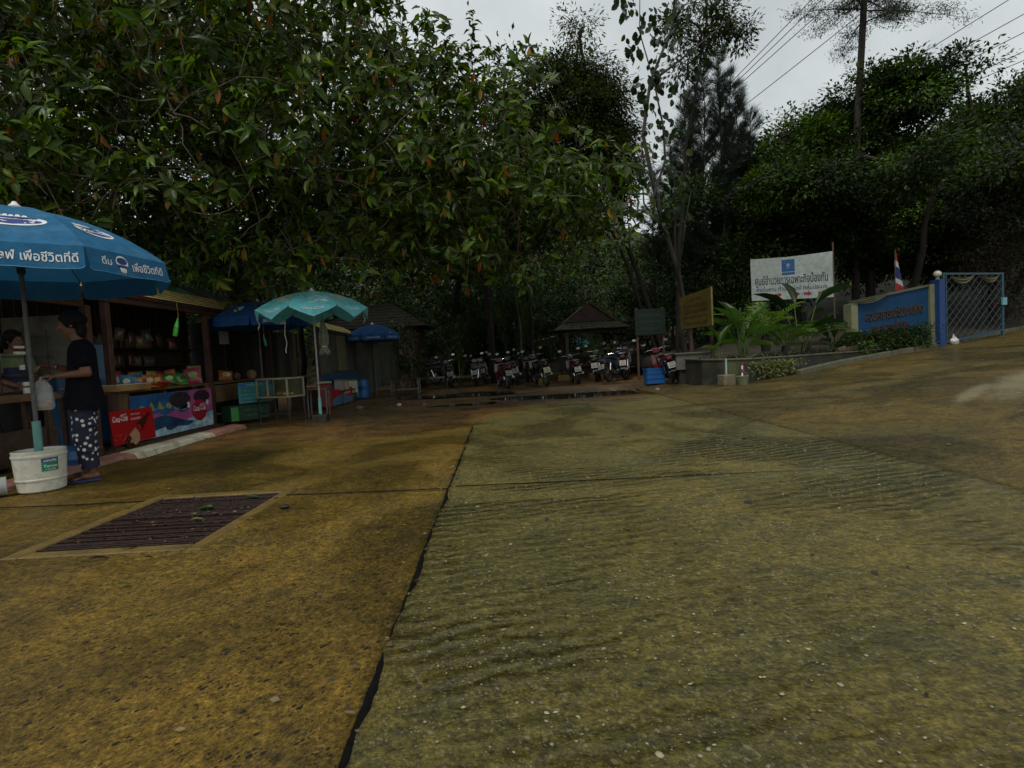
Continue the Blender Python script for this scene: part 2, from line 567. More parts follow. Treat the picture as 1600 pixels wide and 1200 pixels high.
for (cx, cy, rx_, ry_, h_) in ((1.0, 13.2, 2.6, 0.9, 0.06), (-1.0, 12.3, 1.0, 0.35, 0.05), (2.4, 14.5, 1.6, 0.5, 0.045), (-1.6, 15.6, 1.9, 0.6, 0.05)):
    GZ -= h_ * np.exp(-(((GX - cx) / rx_) ** 2 + ((GY - cy) / ry_) ** 2))
ground = meshobj('ground', grid_mesh('ground', GX, GY, GZ, M_dirt))
tag(ground, 'wet orange brown earth and grit beyond the concrete slabs', 'ground', kind='structure')

# standing rain water in the hollows of the earth
M_water = mat('rain_water', (0.035, 0.026, 0.012), 0.06, 0.2, 2.0, bump=0.03, bscale=6, spec=0.6)
for (cx, cy, rx_, ry_, zz, lab) in ((1.0, 13.1, 3.0, 1.15, -0.032, 'brown puddle in front of the parked scooters'),
                                  (-1.2, 12.2, 1.5, 0.45, -0.03, 'narrow brown puddle beside the sand patch'),
                                  (-1.9, 15.9, 2.2, 0.8, -0.028, 'dark puddle left of the parked scooters')):
    mbp = MB()
    ring = [(cx + rx_ * math.cos(a) * (1 + 0.14 * math.sin(3 * a + cx)), cy + ry_ * math.sin(a) * (1 + 0.2 * math.sin(2 * a + 1.3 * cx)), zz + zt(cx, cy)) for a in np.linspace(0, 2 * PI, 40, endpoint=False)]
    mbp.add([(cx, cy, zz + zt(cx, cy))] + ring, [(0, i + 1, (i + 1) % 40 + 1) for i in range(40)])
    tag(mbp.build('puddle', M_water), lab, 'puddle', kind='structure')

# concrete slabs, each cast piece its own sheet with thickness; open joints between
def slab(label, xs, yfun0, yfun1, nv, m, hole=None, zoff=0.0, xj=None, seed=0, edge_rough=0.0):
    V = np.linspace(0, 1, nv + 1)
    X, VV = np.meshgrid(xs, V)
    Y0, Y1 = yfun0(X), yfun1(X)
    Y = Y0 + (Y1 - Y0) * VV
    if xj is not None: X = X + xj(X, Y)
    if edge_rough:
        Y = Y + (VV ** 6) * vnoise(X, Y * 0, 9.0, seed + 3) * edge_rough
    Z = zramp(X, Y) + zoff + vnoise(X, Y, 1.4, seed) * 0.006 + vnoise(X, Y, 7.0, seed + 1) * 0.0022
    keep = None
    if hole is not None:
        xc = (X[:-1, :-1] + X[1:, 1:]) / 2; yc = (Y[:-1, :-1] + Y[1:, 1:]) / 2
        keep = ~((xc > hole[0]) & (xc < hole[1]) & (yc > hole[2]) & (yc < hole[3]))
    o = meshobj('concrete_slab', grid_mesh('concrete_slab', X, Y, Z, m, keep, skirt=0.12))
    return tag(o, label, 'concrete slab', kind='structure')

HX0, HX1, HY0, HY1 = -2.92, -1.84, 3.17, 4.58      # opening for the drain
def cst(v): return lambda X: np.full_like(X, v)
def tjl(X): return 4.30 - 0.052 * (X + 0.55) + 0.012 * np.sin(X * 2.1)     # transverse joint, left lane
def tjr(X): return 4.33 - 0.045 * (X + 0.5)
def jx(y): return -0.50 - 0.018 * (y - 2.5)
def lane_edge(side):
    def f(X, Y):
        w = 0.0105 + 0.003 * np.sin(Y * 5 + side)
        jit = vnoise(Y * 0 + side * 3.0, Y, 6.0, 61 + side) * 0.012 + vnoise(Y * 0 + side, Y, 26.0, 63 + side) * 0.010
        t = jx(Y) + 0.5 + side * w + (jit if side > 0 else 0.3 * jit)
        k = np.clip(1 - np.abs(X + 0.5) / 0.5, 0, 1)
        return t * k
    return f
xsL = np.concatenate([np.linspace(-14, -6, 12, endpoint=False), np.linspace(-6, HX0, 24, endpoint=False), np.linspace(HX0, HX1, 10, endpoint=False), np.linspace(HX1, -0.5, 22)])
slab('brown concrete slab nearest on the left with the drain grate set in it', xsL, cst(-3.0), lambda X: tjl(X) - 0.008, 240, M_slabL, hole=(HX0, HX1, HY0, 9), xj=lane_edge(-1), seed=11)
def endL(X): return np.interp(X, [-14, -5, -4, -3, -2.2, -1.5, -0.5], [6.4, 6.5, 7.4, 7.7, 7.2, 7.9, 8.35])
slab('brown concrete slab beyond the drain crumbling into wet grit', xsL, lambda X: tjl(X) + 0.008, endL, 60, M_slabL, hole=(HX0, HX1, 0, HY1), xj=lane_edge(-1), seed=12, edge_rough=0.12, zoff=-0.004)
xsR = np.linspace(-0.5, 2.98, 60)
slab('olive pebbled concrete slab filling the near right of the yard', xsR, cst(-3.0), lambda X: tjr(X) - 0.005, 240, M_slabR, xj=lane_edge(1), seed=13, zoff=0.006)
def endR(X): return np.interp(X, [-0.6, -0.35, 0.0, 0.36, 1.1, 2.0, 2.98], [8.25, 9.3, 10.3, 10.95, 11.15, 11.2, 11.6])
slab('olive concrete slab ending in a curved broken lip by the puddle', xsR, lambda X: tjr(X) + 0.005, endR, 90, M_slabR, xj=lane_edge(1), seed=14, edge_rough=0.07, zoff=0.004)
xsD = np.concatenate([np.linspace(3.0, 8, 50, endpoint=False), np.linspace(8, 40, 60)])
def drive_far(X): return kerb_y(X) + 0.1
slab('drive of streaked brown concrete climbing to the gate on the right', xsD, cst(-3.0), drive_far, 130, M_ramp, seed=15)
# black sealant poured in the open joints
M_seal = mat('black_sealant', (0.006, 0.006, 0.005), 0.9, 0.4, 20, bump=0.5, bscale=40, spec=0.06)
def sealant(label, pts, w):
    mb = MB(); r_ = random.Random(len(pts))
    for i, (x, y, z) in enumerate(pts):
        q = Vector(pts[min(i + 1, len(pts) - 1)]) - Vector(pts[max(i - 1, 0)]); s = Vector((-q.y, q.x, 0)).normalized() * w * r_.uniform(0.8, 1.25)
        mb.v += [(x + s.x, y + s.y, z - 0.002), (x, y, z + 0.004), (x - s.x, y - s.y, z - 0.002)]
    for i in range(len(pts) - 1):
        for k in (0, 1): mb.f.append((i*3+k, i*3+k+1, i*3+k+4, i*3+k+3)); mb.m.append(0)
    tag(mb.build('joint_sealant', M_seal, None, smooth=True, ang=80), label, 'joint', kind='structure')
sealant('black sealant in the long joint between the brown and the olive slab', [(jx(y) + 0.004 * math.sin(y * 23), y, -0.007) for y in np.linspace(-1, 8.2, 200)], 0.024)
sealant('thin dark joint across the brown slabs left of the long joint', [(x, float(tjl(np.array(x))), 0.006) for x in np.linspace(-9, HX0, 60)], 0.008)
sealant('thin dark joint between the drain and the long joint', [(x, float(tjl(np.array(x))), 0.006) for x in np.linspace(HX1, -0.52, 40)], 0.008)
sealant('fine dark joint across the olive slabs', [(x, float(tjr(np.array(x))), 0.010) for x in np.linspace(-0.48, 2.97, 70)], 0.005)

# pebbles standing proud of the worn right lane
def pebble_mesh():
    N = 4600
    x = rng.uniform(-0.4, 2.9, N); y = 1.0 + rng.power(1.2, N) * 5.0
    dens = vnoise(x, y, 0.8, 21) + 0.35 * np.clip(x - 0.6, -1, 1)
    k = dens > rng.uniform(-0.6, 0.8, N)
    x, y = x[k], y[k]
    n_ = len(x)
    s = rng.gamma(2.0, 0.0013, n_) + 0.0016
    rot = rng.uniform(0, PI, n_)
    el = rng.uniform(0.45, 0.9, n_)
    base = np.array([(1,0,0),(0.5,0.87,0),(-0.5,0.87,0),(-1,0,0),(-0.5,-0.87,0),(0.5,-0.87,0),(0.1,0.05,0.40)])
    V = np.repeat(base[None], n_, 0) * rng.uniform(0.75, 1.25, (n_, 7, 1))
    V[:, :, 1] *= el[:, None]
    c, sn = np.cos(rot)[:, None], np.sin(rot)[:, None]
    X = (V[:, :, 0] * c - V[:, :, 1] * sn) * s[:, None] + x[:, None]
    Y = (V[:, :, 0] * sn + V[:, :, 1] * c) * s[:, None] + y[:, None]
    Z = V[:, :, 2] * s[:, None] + 0.007 + zramp(x, y)[:, None]
    vs = np.stack([X, Y, Z], -1).reshape(-1, 3)
    tri = np.array([(i, (i + 1) % 6, 6) for i in range(6)])
    F = (tri[None] + (np.arange(n_) * 7)[:, None, None]).reshape(-1, 3)
    me = bpy.data.meshes.new('pebbles')
    me.from_pydata(vs.tolist(), [], F.tolist())
    me.materials.append(mat('pale_pebble', (0.27, 0.25, 0.16), 0.45, 0.5, 9.0))
    return me
tag(meshobj('pebbles', pebble_mesh()), 'pale pebbles worn proud of the olive concrete', 'pebbles', kind='stuff')


# leaf crumbs, twigs and grit blown over the concrete
def crumbs():
    N = 1500; x = np.concatenate([rng.uniform(-5.0, 6.5, N), -0.5 + rng.normal(0, 0.10, 260), rng.uniform(-2.85, -1.91, 170), rng.normal(-4.55, 0.18, 240)])
    y = np.concatenate([1.1 + 9.5 * rng.random(N) ** 1.4, rng.uniform(1.2, 8, 260), rng.uniform(3.25, 4.48, 170), rng.uniform(5.2, 10.5, 240)])
    n_ = len(x); s = rng.gamma(2.0, 0.0035, n_) + 0.003; a = rng.uniform(0, 2 * PI, n_); w = rng.uniform(0.2, 0.7, n_)
    base = np.array([(1, 0, 0.15), (0, 1, 0.45), (-1, 0, 0.2), (0, -1, 0.0)])
    V = np.repeat(base[None], n_, 0) * s[:, None, None]; V[:, :, 1] *= w[:, None]
    c, sn = np.cos(a)[:, None], np.sin(a)[:, None]
    vs = np.stack([V[:, :, 0] * c - V[:, :, 1] * sn + x[:, None], V[:, :, 0] * sn + V[:, :, 1] * c + y[:, None], V[:, :, 2] + 0.009 + zramp(x, y)[:, None]], -1).reshape(-1, 3)
    F = (np.array([(0, 1, 3), (1, 2, 3)])[None] + (np.arange(n_) * 4)[:, None, None]).reshape(-1, 3)
    me = bpy.data.meshes.new('litter'); me.from_pydata(vs.tolist(), [], F.tolist())
    for q, c_ in (('a', (0.02, 0.013, 0.007)), ('b', (0.09, 0.05, 0.014)), ('c', (0.16, 0.12, 0.05))): me.materials.append(mat('crumb_tone_' + q, c_, 0.7, 0.3, 30))
    me.polygons.foreach_set('material_index', np.repeat(rng.choice(3, n_, p=(0.55, 0.3, 0.15)), 2).astype(np.int32))
    return me
tag(meshobj('litter', crumbs()), 'leaf crumbs and grit scattered over the wet concrete', 'litter', kind='stuff')
# ------------------------------------------------------------------ parasols
def cloth_mat(name, col, rough=0.75, transl=0.22, dirt=None, var=0.22):
    if name in MATS: return MATS[name]
    m = mat(name, col, rough, var, 9.0, bump=0.12, bscale=60, dirt=dirt, dirt_amt=0.5, dirt_scale=5.0, spec=0.25)
    n, l = m.node_tree.nodes, m.node_tree.links
    out = [x for x in n if x.type == 'OUTPUT_MATERIAL'][0]
    p = [x for x in n if x.type == 'BSDF_PRINCIPLED'][0]
    tr = n.new('ShaderNodeBsdfTranslucent')
    tr.inputs['Color'].default_value = (*[min(1, c * 1.2) for c in col], 1)
    mx_ = n.new('ShaderNodeMixShader'); mx_.inputs[0].default_value = transl
    l.new(p.outputs[0], mx_.inputs[1]); l.new(tr.outputs[0], mx_.inputs[2]); l.new(mx_.outputs[0], out.inputs[0])
    return m

M_white_print = mat('white_print', (0.72, 0.72, 0.70), 0.6, 0.12, 20.0)
M_navy_print = mat('navy_print', (0.012, 0.04, 0.20), 0.6, 0.1, 20.0)
M_red_print = mat('red_print', (0.45, 0.012, 0.012), 0.5, 0.15, 8.0)
M_black = mat('black_plastic', (0.012, 0.012, 0.013), 0.45, 0.3, 10.0)
M_steel = mat('dull_steel', (0.15, 0.15, 0.145), 0.35, 0.2, 8.0, metal=0.9, dirt=(0.12, 0.07, 0.03), dirt_amt=0.5)
M_galv = mat('weathered_pole', (0.085, 0.085, 0.08), 0.5, 0.35, 14.0, dirt=(0.07, 0.04, 0.02), dirt_amt=0.7, dirt_scale=9)

def parasol(name, label, group, loc, Rr, zr, ztp, drop, a0, m_cloth, n=8, zig=False, prints=None, pole_mat=None, pole_r=0.019, m_edge=None, tilt=None):
    t = thing(name, label, 'umbrella', loc, 0, group)
    def P(a, b, u, s, lift=0.0):
        """u -1..1 across the panel from rib a to rib b, s 0..1 from the hub to the rim"""
        ra = Vector((math.cos(a), math.sin(a), 0)); rb = Vector((math.cos(b), math.sin(b), 0))
        d = ra * (0.5 - u / 2) + rb * (0.5 + u / 2)
        z = ztp - (ztp - zr) * (0.62 * s ** 1.35 + 0.38 * s ** 3)
        sag = -0.018 * Rr * (1 - u * u) * math.sin(PI * min(s, 1.0)) * 1.2
        nrm = Vector((d.x, d.y, 0.75)).normalized()
        return Vector((d.x * Rr * s, d.y * Rr * s, z + sag)) + nrm * lift
    def V(a, b, u, w, lift=0.0):
        """the hanging valance: w 0..1 downward from the rim"""
        p = P(a, b, u, 1.0)
        d = Vector((math.cos((a + b) / 2), math.sin((a + b) / 2), 0))
        dd = drop
        if zig: dd = drop * (0.12 + 0.88 * (1 - abs(u)))
        else:
            e = 1 - abs(u)
            if e < 0.07: dd = drop * (1 - 0.22 * (1 - e / 0.07) ** 2)
        return p + Vector((d.x * 0.03 * w, d.y * 0.03 * w, -dd * w + 0.006 * math.sin(u * 5 + a * 3) * w)) + d * lift
    for k in range(n):
        a = a0 + 2 * PI * k / n
        b = a0 + 2 * PI * (k + 1) / n
        mb = MB()
        S = [0.03, 0.15, 0.3, 0.45, 0.6, 0.75, 0.88, 1.0]
        U = [-1, -0.5, 0, 0.5, 1]
        vs = [P(a, b, u, s) for s in S for u in U]
        nu = len(U)
        mb.add(vs, [(i*nu+j, (i+1)*nu+j, (i+1)*nu+j+1, i*nu+j+1) for i in range(len(S)-1) for j in range(nu-1)])
        pn = mb.build('canopy_panel', m_cloth, t, smooth=True, ang=60)
        mv = MB()
        U2 = [-0.985, -0.96, -0.9, -0.7, -0.35, 0, 0.35, 0.7, 0.9, 0.96, 0.985]
        vs = [V(a, b, u, w) for w in (0.0, 0.5, 1.0) for u in U2]
        nu = len(U2)
        mv.add(vs, [(i*nu+j, (i+1)*nu+j, (i+1)*nu+j+1, i*nu+j+1) for i in range(2) for j in range(nu-1)])
        mv.build('valance', m_cloth, pn, smooth=True, ang=60)
        if m_edge is not None:
            me_ = MB()
            me_.tube([V(a, b, u, 1.0, 0.002) for u in U2], 0.004, 5)
            me_.build('hem', m_edge, pn)
        if prints is not None:
            prints(k, pn, lambda u, s, lift=0.004, a=a, b=b: P(a, b, u, s, lift), lambda u, w, lift=0.004, a=a, b=b: V(a, b, u, w, lift), 2 * Rr * math.sin(PI / n))
        rb_ = MB()
        rb_.tube([P(a, a, 0, s, -0.012) for s in (0.03, 0.25, 0.5, 0.75, 1.0)], 0.005, 5)
        rb_.tube([Vector((0, 0, zr - 0.05)), P(a, a, 0, 0.52, -0.015)], 0.0045, 5)
        rb_.build('rib', M_galv, t)
    pole = MB()
    pole.tube([(0, 0, 0.03), (0, 0, ztp)], pole_r, 10)
    pole.build('pole', pole_mat or M_galv, t, smooth=True)
    hb = MB(); hb.lathe([(0.028, zr - 0.09), (0.034, zr - 0.06), (0.028, zr - 0.02)], 10)
    hb.build('runner', M_black, t, smooth=True)
    fn_ = MB(); fn_.lathe([(0.045, ztp - 0.012), (0.05, ztp + 0.008), (0.026, ztp + 0.03), (0.016, ztp + 0.05), (0.0, ztp + 0.055)], 12, cap=False)
    fn_.build('finial', M_white_print, t, smooth=True)
    return t

M_blue_cloth = cloth_mat('blue_parasol_cloth', (0.026, 0.150, 0.300), 0.8, 0.25, dirt=(0.09, 0.22, 0.30))
M_teal_cloth = cloth_mat('teal_parasol_cloth', (0.20, 0.74, 0.80), 0.75, 0.35, dirt=(0.3, 0.62, 0.66))
M_navy_cloth = cloth_mat('faded_blue_cloth', (0.018, 0.085, 0.25), 0.75, 0.2, dirt=(0.05, 0.12, 0.2))
M_tan_print = mat('tan_print', (0.62, 0.55, 0.38), 0.7, 0.3, 12.0)
M_white_hem = mat('pale_hem', (0.45, 0.58, 0.58), 0.7, 0.2, 20.0)

# logo plate: an oval with two dark bands, a white flame of drips below
def plate_logo(mbw, mbn, mbr, f, w, h):
    """f(x,y) metres -> 3D with lift argument"""
    shape_on(mbw, ell(0, 0, w / 2, h / 2, 28), lambda x, y: f(x, y, 0.004))
    shape_on(mbn, ell(0, h * 0.10, w * 0.42, h * 0.26, 24), lambda x, y: f(x, y, 0.006))
    shape_on(mbn, [(-w*0.43, -h*0.20), (w*0.40, -h*0.20), (w*0.36, -h*0.40), (-w*0.36, -h*0.40)][::-1], lambda x, y: f(x, y, 0.006))
    for i, (x, d) in enumerate(((-0.22, 0.2), (-0.12, 0.3), (-0.02, 0.24), (0.09, 0.3), (0.2, 0.17))):
        shape_on(mbw, [((x - 0.06) * w, -h*0.44), ((x + 0.06) * w, -h*0.44), ((x + 0.04) * w, -h*(0.5 + d)), ((x - 0.01) * w, -h*(0.56 + d))][::-1], lambda x_, y_: f(x_, y_, 0.005))

def blue_prints(k, pn, P, V, wd):
    wv = 0.19
    if k in (0, 7):
        mw, mn, mr = MB(), MB(), MB()
        # the plate on the slope of the panel
        def f(x, y, lift): return P(max(-1, min(1, 2 * x / (wd * 0.72))), 0.70 + y / 1.15, lift)
        plate_logo(mw, mn, mr, f, 0.46 if k == 7 else 0.36, 0.20 if k == 7 else 0.22)
        text_fit(mr, 'Nestlé', 0.30, 0.075, lambda u, v: f(u, v + 0.02, 0.008), bold=0.02)
        text_fit(mr, 'เพียวไลฟ์', 0.28, 0.055, lambda u, v: f(u, v - 0.058, 0.008), bold=0.01)
        mw.build('logo_plate', M_white_print, pn); mn.build('logo_band', M_navy_print, pn); mr.build('lettering', M_white_print, pn)
        tv = MB()
        if k == 7:
            text_fit(tv, 'ดื่ม เพียวไลฟ์ เพื่อชีวิตที่ดี', 0.80, 0.085, lambda u, v: V(2 * u / wd, 0.5 - v / wv), bold=0.012)
        else:
            text_fit(tv, 'ดื่ม', 0.10, 0.075, lambda u, v: V(2 * (u - 0.26) / wd, 0.45 - v / wv), bold=0.012)
            text_fit(tv, 'เพื่อชีวิตที่ดี', 0.36, 0.085, lambda u, v: V(2 * (u + 0.19) / wd, 0.5 - v / wv), bold=0.012)
            sw, sn, sr = MB(), MB(), MB()
            def f2(x, y, lift): return V(2 * (x - 0.10) / wd, 0.42 - y / wv, lift)
            plate_logo(sw, sn, sr, f2, 0.13, 0.115)
            sw.build('logo_plate', M_white_print, pn); sn.build('logo_band', M_navy_print, pn)
        tv.build('lettering', M_white_print, pn)

UMB = (-4.40, 5.18)
big_umb = parasol('parasol', 'large blue parasol with white lettering standing in the white paint bucket', 'parasols over the stalls', (UMB[0], UMB[1], 0), 1.17, 2.07, 2.585, 0.19, R(-29.5), M_blue_cloth, prints=blue_prints, m_edge=mat('blue_hem', (0.06, 0.22, 0.40), 0.7, 0.2))
slv = MB(); slv.lathe([(0.034, 0.05), (0.034, 0.64), (0.027, 0.64)], 14)
slv.build('pole_sleeve', mat('sea_green_pipe', (0.12, 0.30, 0.26), 0.5, 0.2, 20, dirt=(0.1, 0.12, 0.08)), big_umb, smooth=True)

# panel 6 of the turquoise parasol faces the camera
TEAL_A0 = math.atan2(-10.34, 3.55) - R(22.5) - 6 * R(45)

def teal_prints(k, pn, P, V, wd):
    wm = MB()
    if k in (5, 7):
        ov = MB()
        shape_on(ov, ell(0, 0.62, 0.62, 0.19, 24), lambda x, y: P(x, y, 0.004))
        ov.build('oval_print', M_tan_print, pn)
        bar = MB()
        bar.add([P(-0.35, 0.59, 0.006), P(0.35, 0.65, 0.006), P(0.35, 0.665, 0.006), P(-0.35, 0.605, 0.006)], [(0, 1, 2, 3)])
        bar.build('logo_band', mat('dark_print', (0.05, 0.06, 0.03), 0.7), pn)
    if k == 6:
        r_ = random.Random(5)
        for i in range(7):
            u0, s0 = r_.uniform(-0.6, 0.5), r_.uniform(0.3, 0.85)
            pts = []
            for j in range(14):
                tt = j / 13
                pts.append(P(max(-0.95, min(0.95, u0 + 0.42 * math.sin(tt * 4.2 + i) * (0.5 + tt * 0.5))), min(0.97, max(0.2, s0 + 0.11 * math.cos(tt * 5 + i * 2))), 0.004))
            wm.tube(pts, 0.0035, 4)
        wm.add([P(0.35, 0.86, 0.005), P(0.62, 0.78, 0.005), P(0.78, 0.9, 0.005), P(0.55, 0.87, 0.005)], [(0, 1, 2, 3)])
    if k in (5, 6, 7):
        text_fit(wm, 'Coca-Cola', 0.36, 0.075, lambda u, v: V(2 * u / wd, 0.30 - v / 0.24), shear=0.3, bold=0.01)
    if wm.v: wm.build('lettering', mat('bright_print', (0.85, 0.88, 0.86), 0.6, 0.1), pn)

teal = parasol('parasol', 'turquoise parasol with zigzag valance on a thin pole in the middle of the stalls', 'parasols over the stalls', (-3.55, 10.34, 0), 0.99, 2.03, 2.37, 0.20, TEAL_A0, M_teal_cloth, zig=True, prints=teal_prints, m_edge=M_white_hem, pole_mat=mat('pale_pole', (0.34, 0.33, 0.30), 0.45, 0.3, 10, dirt=(0.12, 0.08, 0.04)), pole_r=0.017)

sl2 = MB(); sl2.lathe([(0.03, 0.12), (0.03, 0.42), (0.02, 0.42)], 12)
sl2.build('pole_sleeve', mat('aqua_pipe', (0.16, 0.42, 0.38), 0.5, 0.2, 20), teal, smooth=True)
bs = MB(); bs.box(-0.13, 0.13, -0.12, 0.12, 0.0, 0.14)
bs.build('weight_block', mat('dark_wet_block', (0.028, 0.026, 0.02), 0.4, 0.5, 7, bump=0.3), teal, bevel=0.012).location = (0, 0, -0.03)

def soda_prints(k, pn, P, V, wd):
    if k == 6:
        w = MB()
        text_fit(w, 'soda', 0.26, 0.085, lambda u, v: V(2 * (u - 0.02) / wd, 0.5 - v / 0.17), shear=0.2, bold=0.02)
        w.build('lettering', M_white_hem, pn)
        c = MB(); shape_on(c, [(-0.06, -0.075), (0.06, -0.075), (0.06, 0.075), (-0.06, 0.075)], lambda x, y: V(2 * (x + 0.21) / wd, 0.5 - y / 0.17, 0.004))
        c.build('crest_print', M_tan_print, pn)
        c = MB(); shape_on(c, ell(0, 0, 0.025, 0.04, 14), lambda x, y: V(2 * (x + 0.21) / wd, 0.5 - y / 0.17, 0.006))
        c.build('crest_mark', M_navy_print, pn)
    if k in (5, 6):
        o = MB(); shape_on(o, ell(0, 0.68, 0.3, 0.15, 20), lambda x, y: P(x, y, 0.004))
        o.build('oval_print', M_white_hem if k == 5 else mat('dull_green_print', (0.07, 0.2, 0.14), 0.7), pn)

SODA_A0 = math.atan2(-11.5, 5.15) - R(22.5) - 6 * R(45)
soda = parasol('parasol', 'faded navy parasol with white soda lettering leaning over the wooden stall roof', 'parasols over the stalls', (-5.10, 11.55, 0), 0.96, 2.02, 2.38, 0.18, SODA_A0 + R(14), M_navy_cloth, prints=soda_prints)

def far_prints(k, pn, P, V, wd):
    if k in (5, 6, 7):
        w = MB()
        text_fit(w, 'Coca-Cola', 0.36, 0.05, lambda u, v: V(2 * u / wd, 0.5 - v / 0.15), shear=0.3)
        w.build('lettering', M_white_hem, pn)
    if k == 7:
        o = MB(); o.add([P(-0.5, 0.25, 0.004), P(-0.2, 0.25, 0.004), P(0.1, 0.95, 0.004), P(-0.25, 0.95, 0.004)], [(0, 3, 2, 1)])
        o.build('stripe', M_tan_print, pn)
far_umb = parasol('parasol', 'dark blue parasol farthest along the stalls over the tarpaulin stall', 'parasols over the stalls', (-3.95, 16.4, 0), 0.80, 1.80, 2.12, 0.16, math.atan2(-16.4, 3.95) - R(22.5) - 6 * R(45), M_navy_cloth, prints=far_prints)
small_umb = parasol('parasol', 'small turquoise parasol far behind the open pavilion', 'parasols over the stalls', (3.35, 27.0, 0.0), 0.46, 1.42, 1.62, 0.10, 0.3, M_teal_cloth)

# a folded canvas parasol hung up beside the turquoise one
fo = thing('folded_parasol', 'folded tan parasol hanging point up behind the turquoise parasol pole', 'umbrella', (-3.46, 10.55, 0), 0)
pf = []
mbf = MB()
prof = [(0.012, 1.86), (0.03, 1.83), (0.06, 1.70), (0.078, 1.55), (0.072, 1.42), (0.045, 1.355), (0.06, 1.33), (0.085, 1.25), (0.09, 1.22)]
for i, (r_, z) in enumerate(prof):
    for j in range(24):
        a = 2 * PI * j / 24
        rr = r_ * (1 + 0.22 * math.cos(8 * a) * min(1, i / 3))
        zz = z + (0.03 * math.cos(5 * a) if i >= 7 else 0)
        mbf.v.append((rr * math.cos(a), rr * math.sin(a), zz))
for i in range(len(prof) - 1):
    for j in range(24):
        mbf.f.append((i*24+j, i*24+(j+1)%24, (i+1)*24+(j+1)%24, (i+1)*24+j)); mbf.m.append(0)
mbf.build('folded_cloth', cloth_mat('tan_canvas', (0.22, 0.22, 0.15), 0.85, 0.1, dirt=(0.1, 0.1, 0.07)), fo, smooth=True)
c = MB(); c.lathe([(0.05, 1.35), (0.052, 1.36), (0.05, 1.37)], 12, cap=False); c.build('tie_band', M_white_print, fo)
c = MB(); c.tube([(0, 0, 1.85), (-0.02, -0.03, 2.07)], 0.004, 5); c.build('hook_cord', M_galv, fo)

# loose cords that hang from the turquoise rim
for (x, y, zt_, zb_, lab) in ((-3.97, 10.05, 1.86, 1.26, 'long white cord dangling left of the turquoise parasol pole'), (-2.68, 10.55, 1.98, 1.75, 'short frayed cord dangling from the right tip of the turquoise parasol'), (-4.45, 10.1, 1.98, 1.70, 'pale cord dangling from the left tip of the turquoise parasol')):
    c = MB(); r_ = random.Random(int(zb_ * 100))
    c.tube([(x + 0.012 * math.sin(i * 1.3), y + 0.01 * math.cos(i * 1.9), zt_ + (zb_ - zt_) * i / 9) for i in range(10)], 0.007, 6)
    tag(c.build('cord', mat('white_cord', (0.6, 0.58, 0.5), 0.8, 0.2), None, smooth=True), lab, 'cord', 'cords hanging from the turquoise parasol')
ORD = ('first', 'second', 'third', 'fourth', 'fifth', 'sixth', 'seventh', 'eighth', 'ninth', 'tenth', 'eleventh', 'twelfth', 'thirteenth', 'fourteenth', 'fifteenth', 'sixteenth', 'seventeenth')
# ------------------------------------------------------------------ drain, kerb, bucket
M_rust = mat('rusty_iron', (0.020, 0.009, 0.006), 0.45, 0.6, 12.0, bump=0.3, bscale=60, metal=0.1, spec=0.3, dirt=(0.06, 0.020, 0.012), dirt_amt=0.7, dirt_scale=7)
M_rim = mat('rim_concrete', (0.135, 0.085, 0.015), 0.6, 0.35, 9.0, bump=0.5, bscale=50, dirt=(0.07, 0.05, 0.018), dirt_amt=0.85, dirt_scale=5)
dr = thing('drain_grate', 'large rusty drain grate of close parallel bars set in the brown concrete', 'drain grate', (0, 0, 0))
dx0, dx1, dy0, dy1 = -2.86, -1.90, 3.24, 4.49
sh = -0.06
def skew(x, y): return x + sh * (y - dy0) / (dy1 - dy0) * 0
def rim(x0, x1, y0, y1):
    mb = MB(); mb.box(x0, x1, y0, y1, -0.13, 0.010); return mb.build('rim', M_rim, dr, bevel=0.008)
rim(dx0 - 0.10, dx0, dy0 - 0.10, dy1 + 0.12); rim(dx1, dx1 + 0.09, dy0 - 0.10, dy1 + 0.12)
rim(dx0, dx1, dy0 - 0.10, dy0); rim(dx0, dx1, dy1, dy1 + 0.10)
pit = MB()
pit.box(dx0, dx1, dy0, dy1, -0.5, -0.45)
pit.box(dx0 - 0.03, dx0 - 0.001, dy0, dy1, -0.5, -0.02); pit.box(dx1 + 0.001, dx1 + 0.03, dy0, dy1, -0.5, -0.02)
pit.box(dx0, dx1, dy0 - 0.03, dy0 - 0.001, -0.5, -0.02); pit.box(dx0, dx1, dy1 + 0.001, dy1 + 0.03, -0.5, -0.02)
pit.build('pit', mat('black_silt', (0.012, 0.010, 0.008), 0.35, 0.4, 5), dr)
barm = MB(); barm.box(dx0 + 0.004, dx1 - 0.004, -0.0085, 0.0085, -0.032, 0.0)
nb_ = 46
first = None
for i in range(nb_):
    y = dy0 + (i + 0.5) * (dy1 - dy0) / nb_
    if first is None:
        o = first = barm.build('bar', M_rust, dr, bevel=0.002)
    else:
        o = link(first.copy()); o.parent = dr
    o.location = (0, y, 0.002 + 0.003 * math.sin(i * 2.7) - 0.001)
    o.rotation_euler = (0, 0.002 * math.sin(i * 1.9), 0.003 * math.sin(i * 3.1))
for xx in (dx0 + 0.18, dx1 - 0.18):
    c = MB(); c.box(xx - 0.01, xx + 0.01, dy0, dy1, -0.05, -0.034); c.build('cross_bar', M_rust, dr)

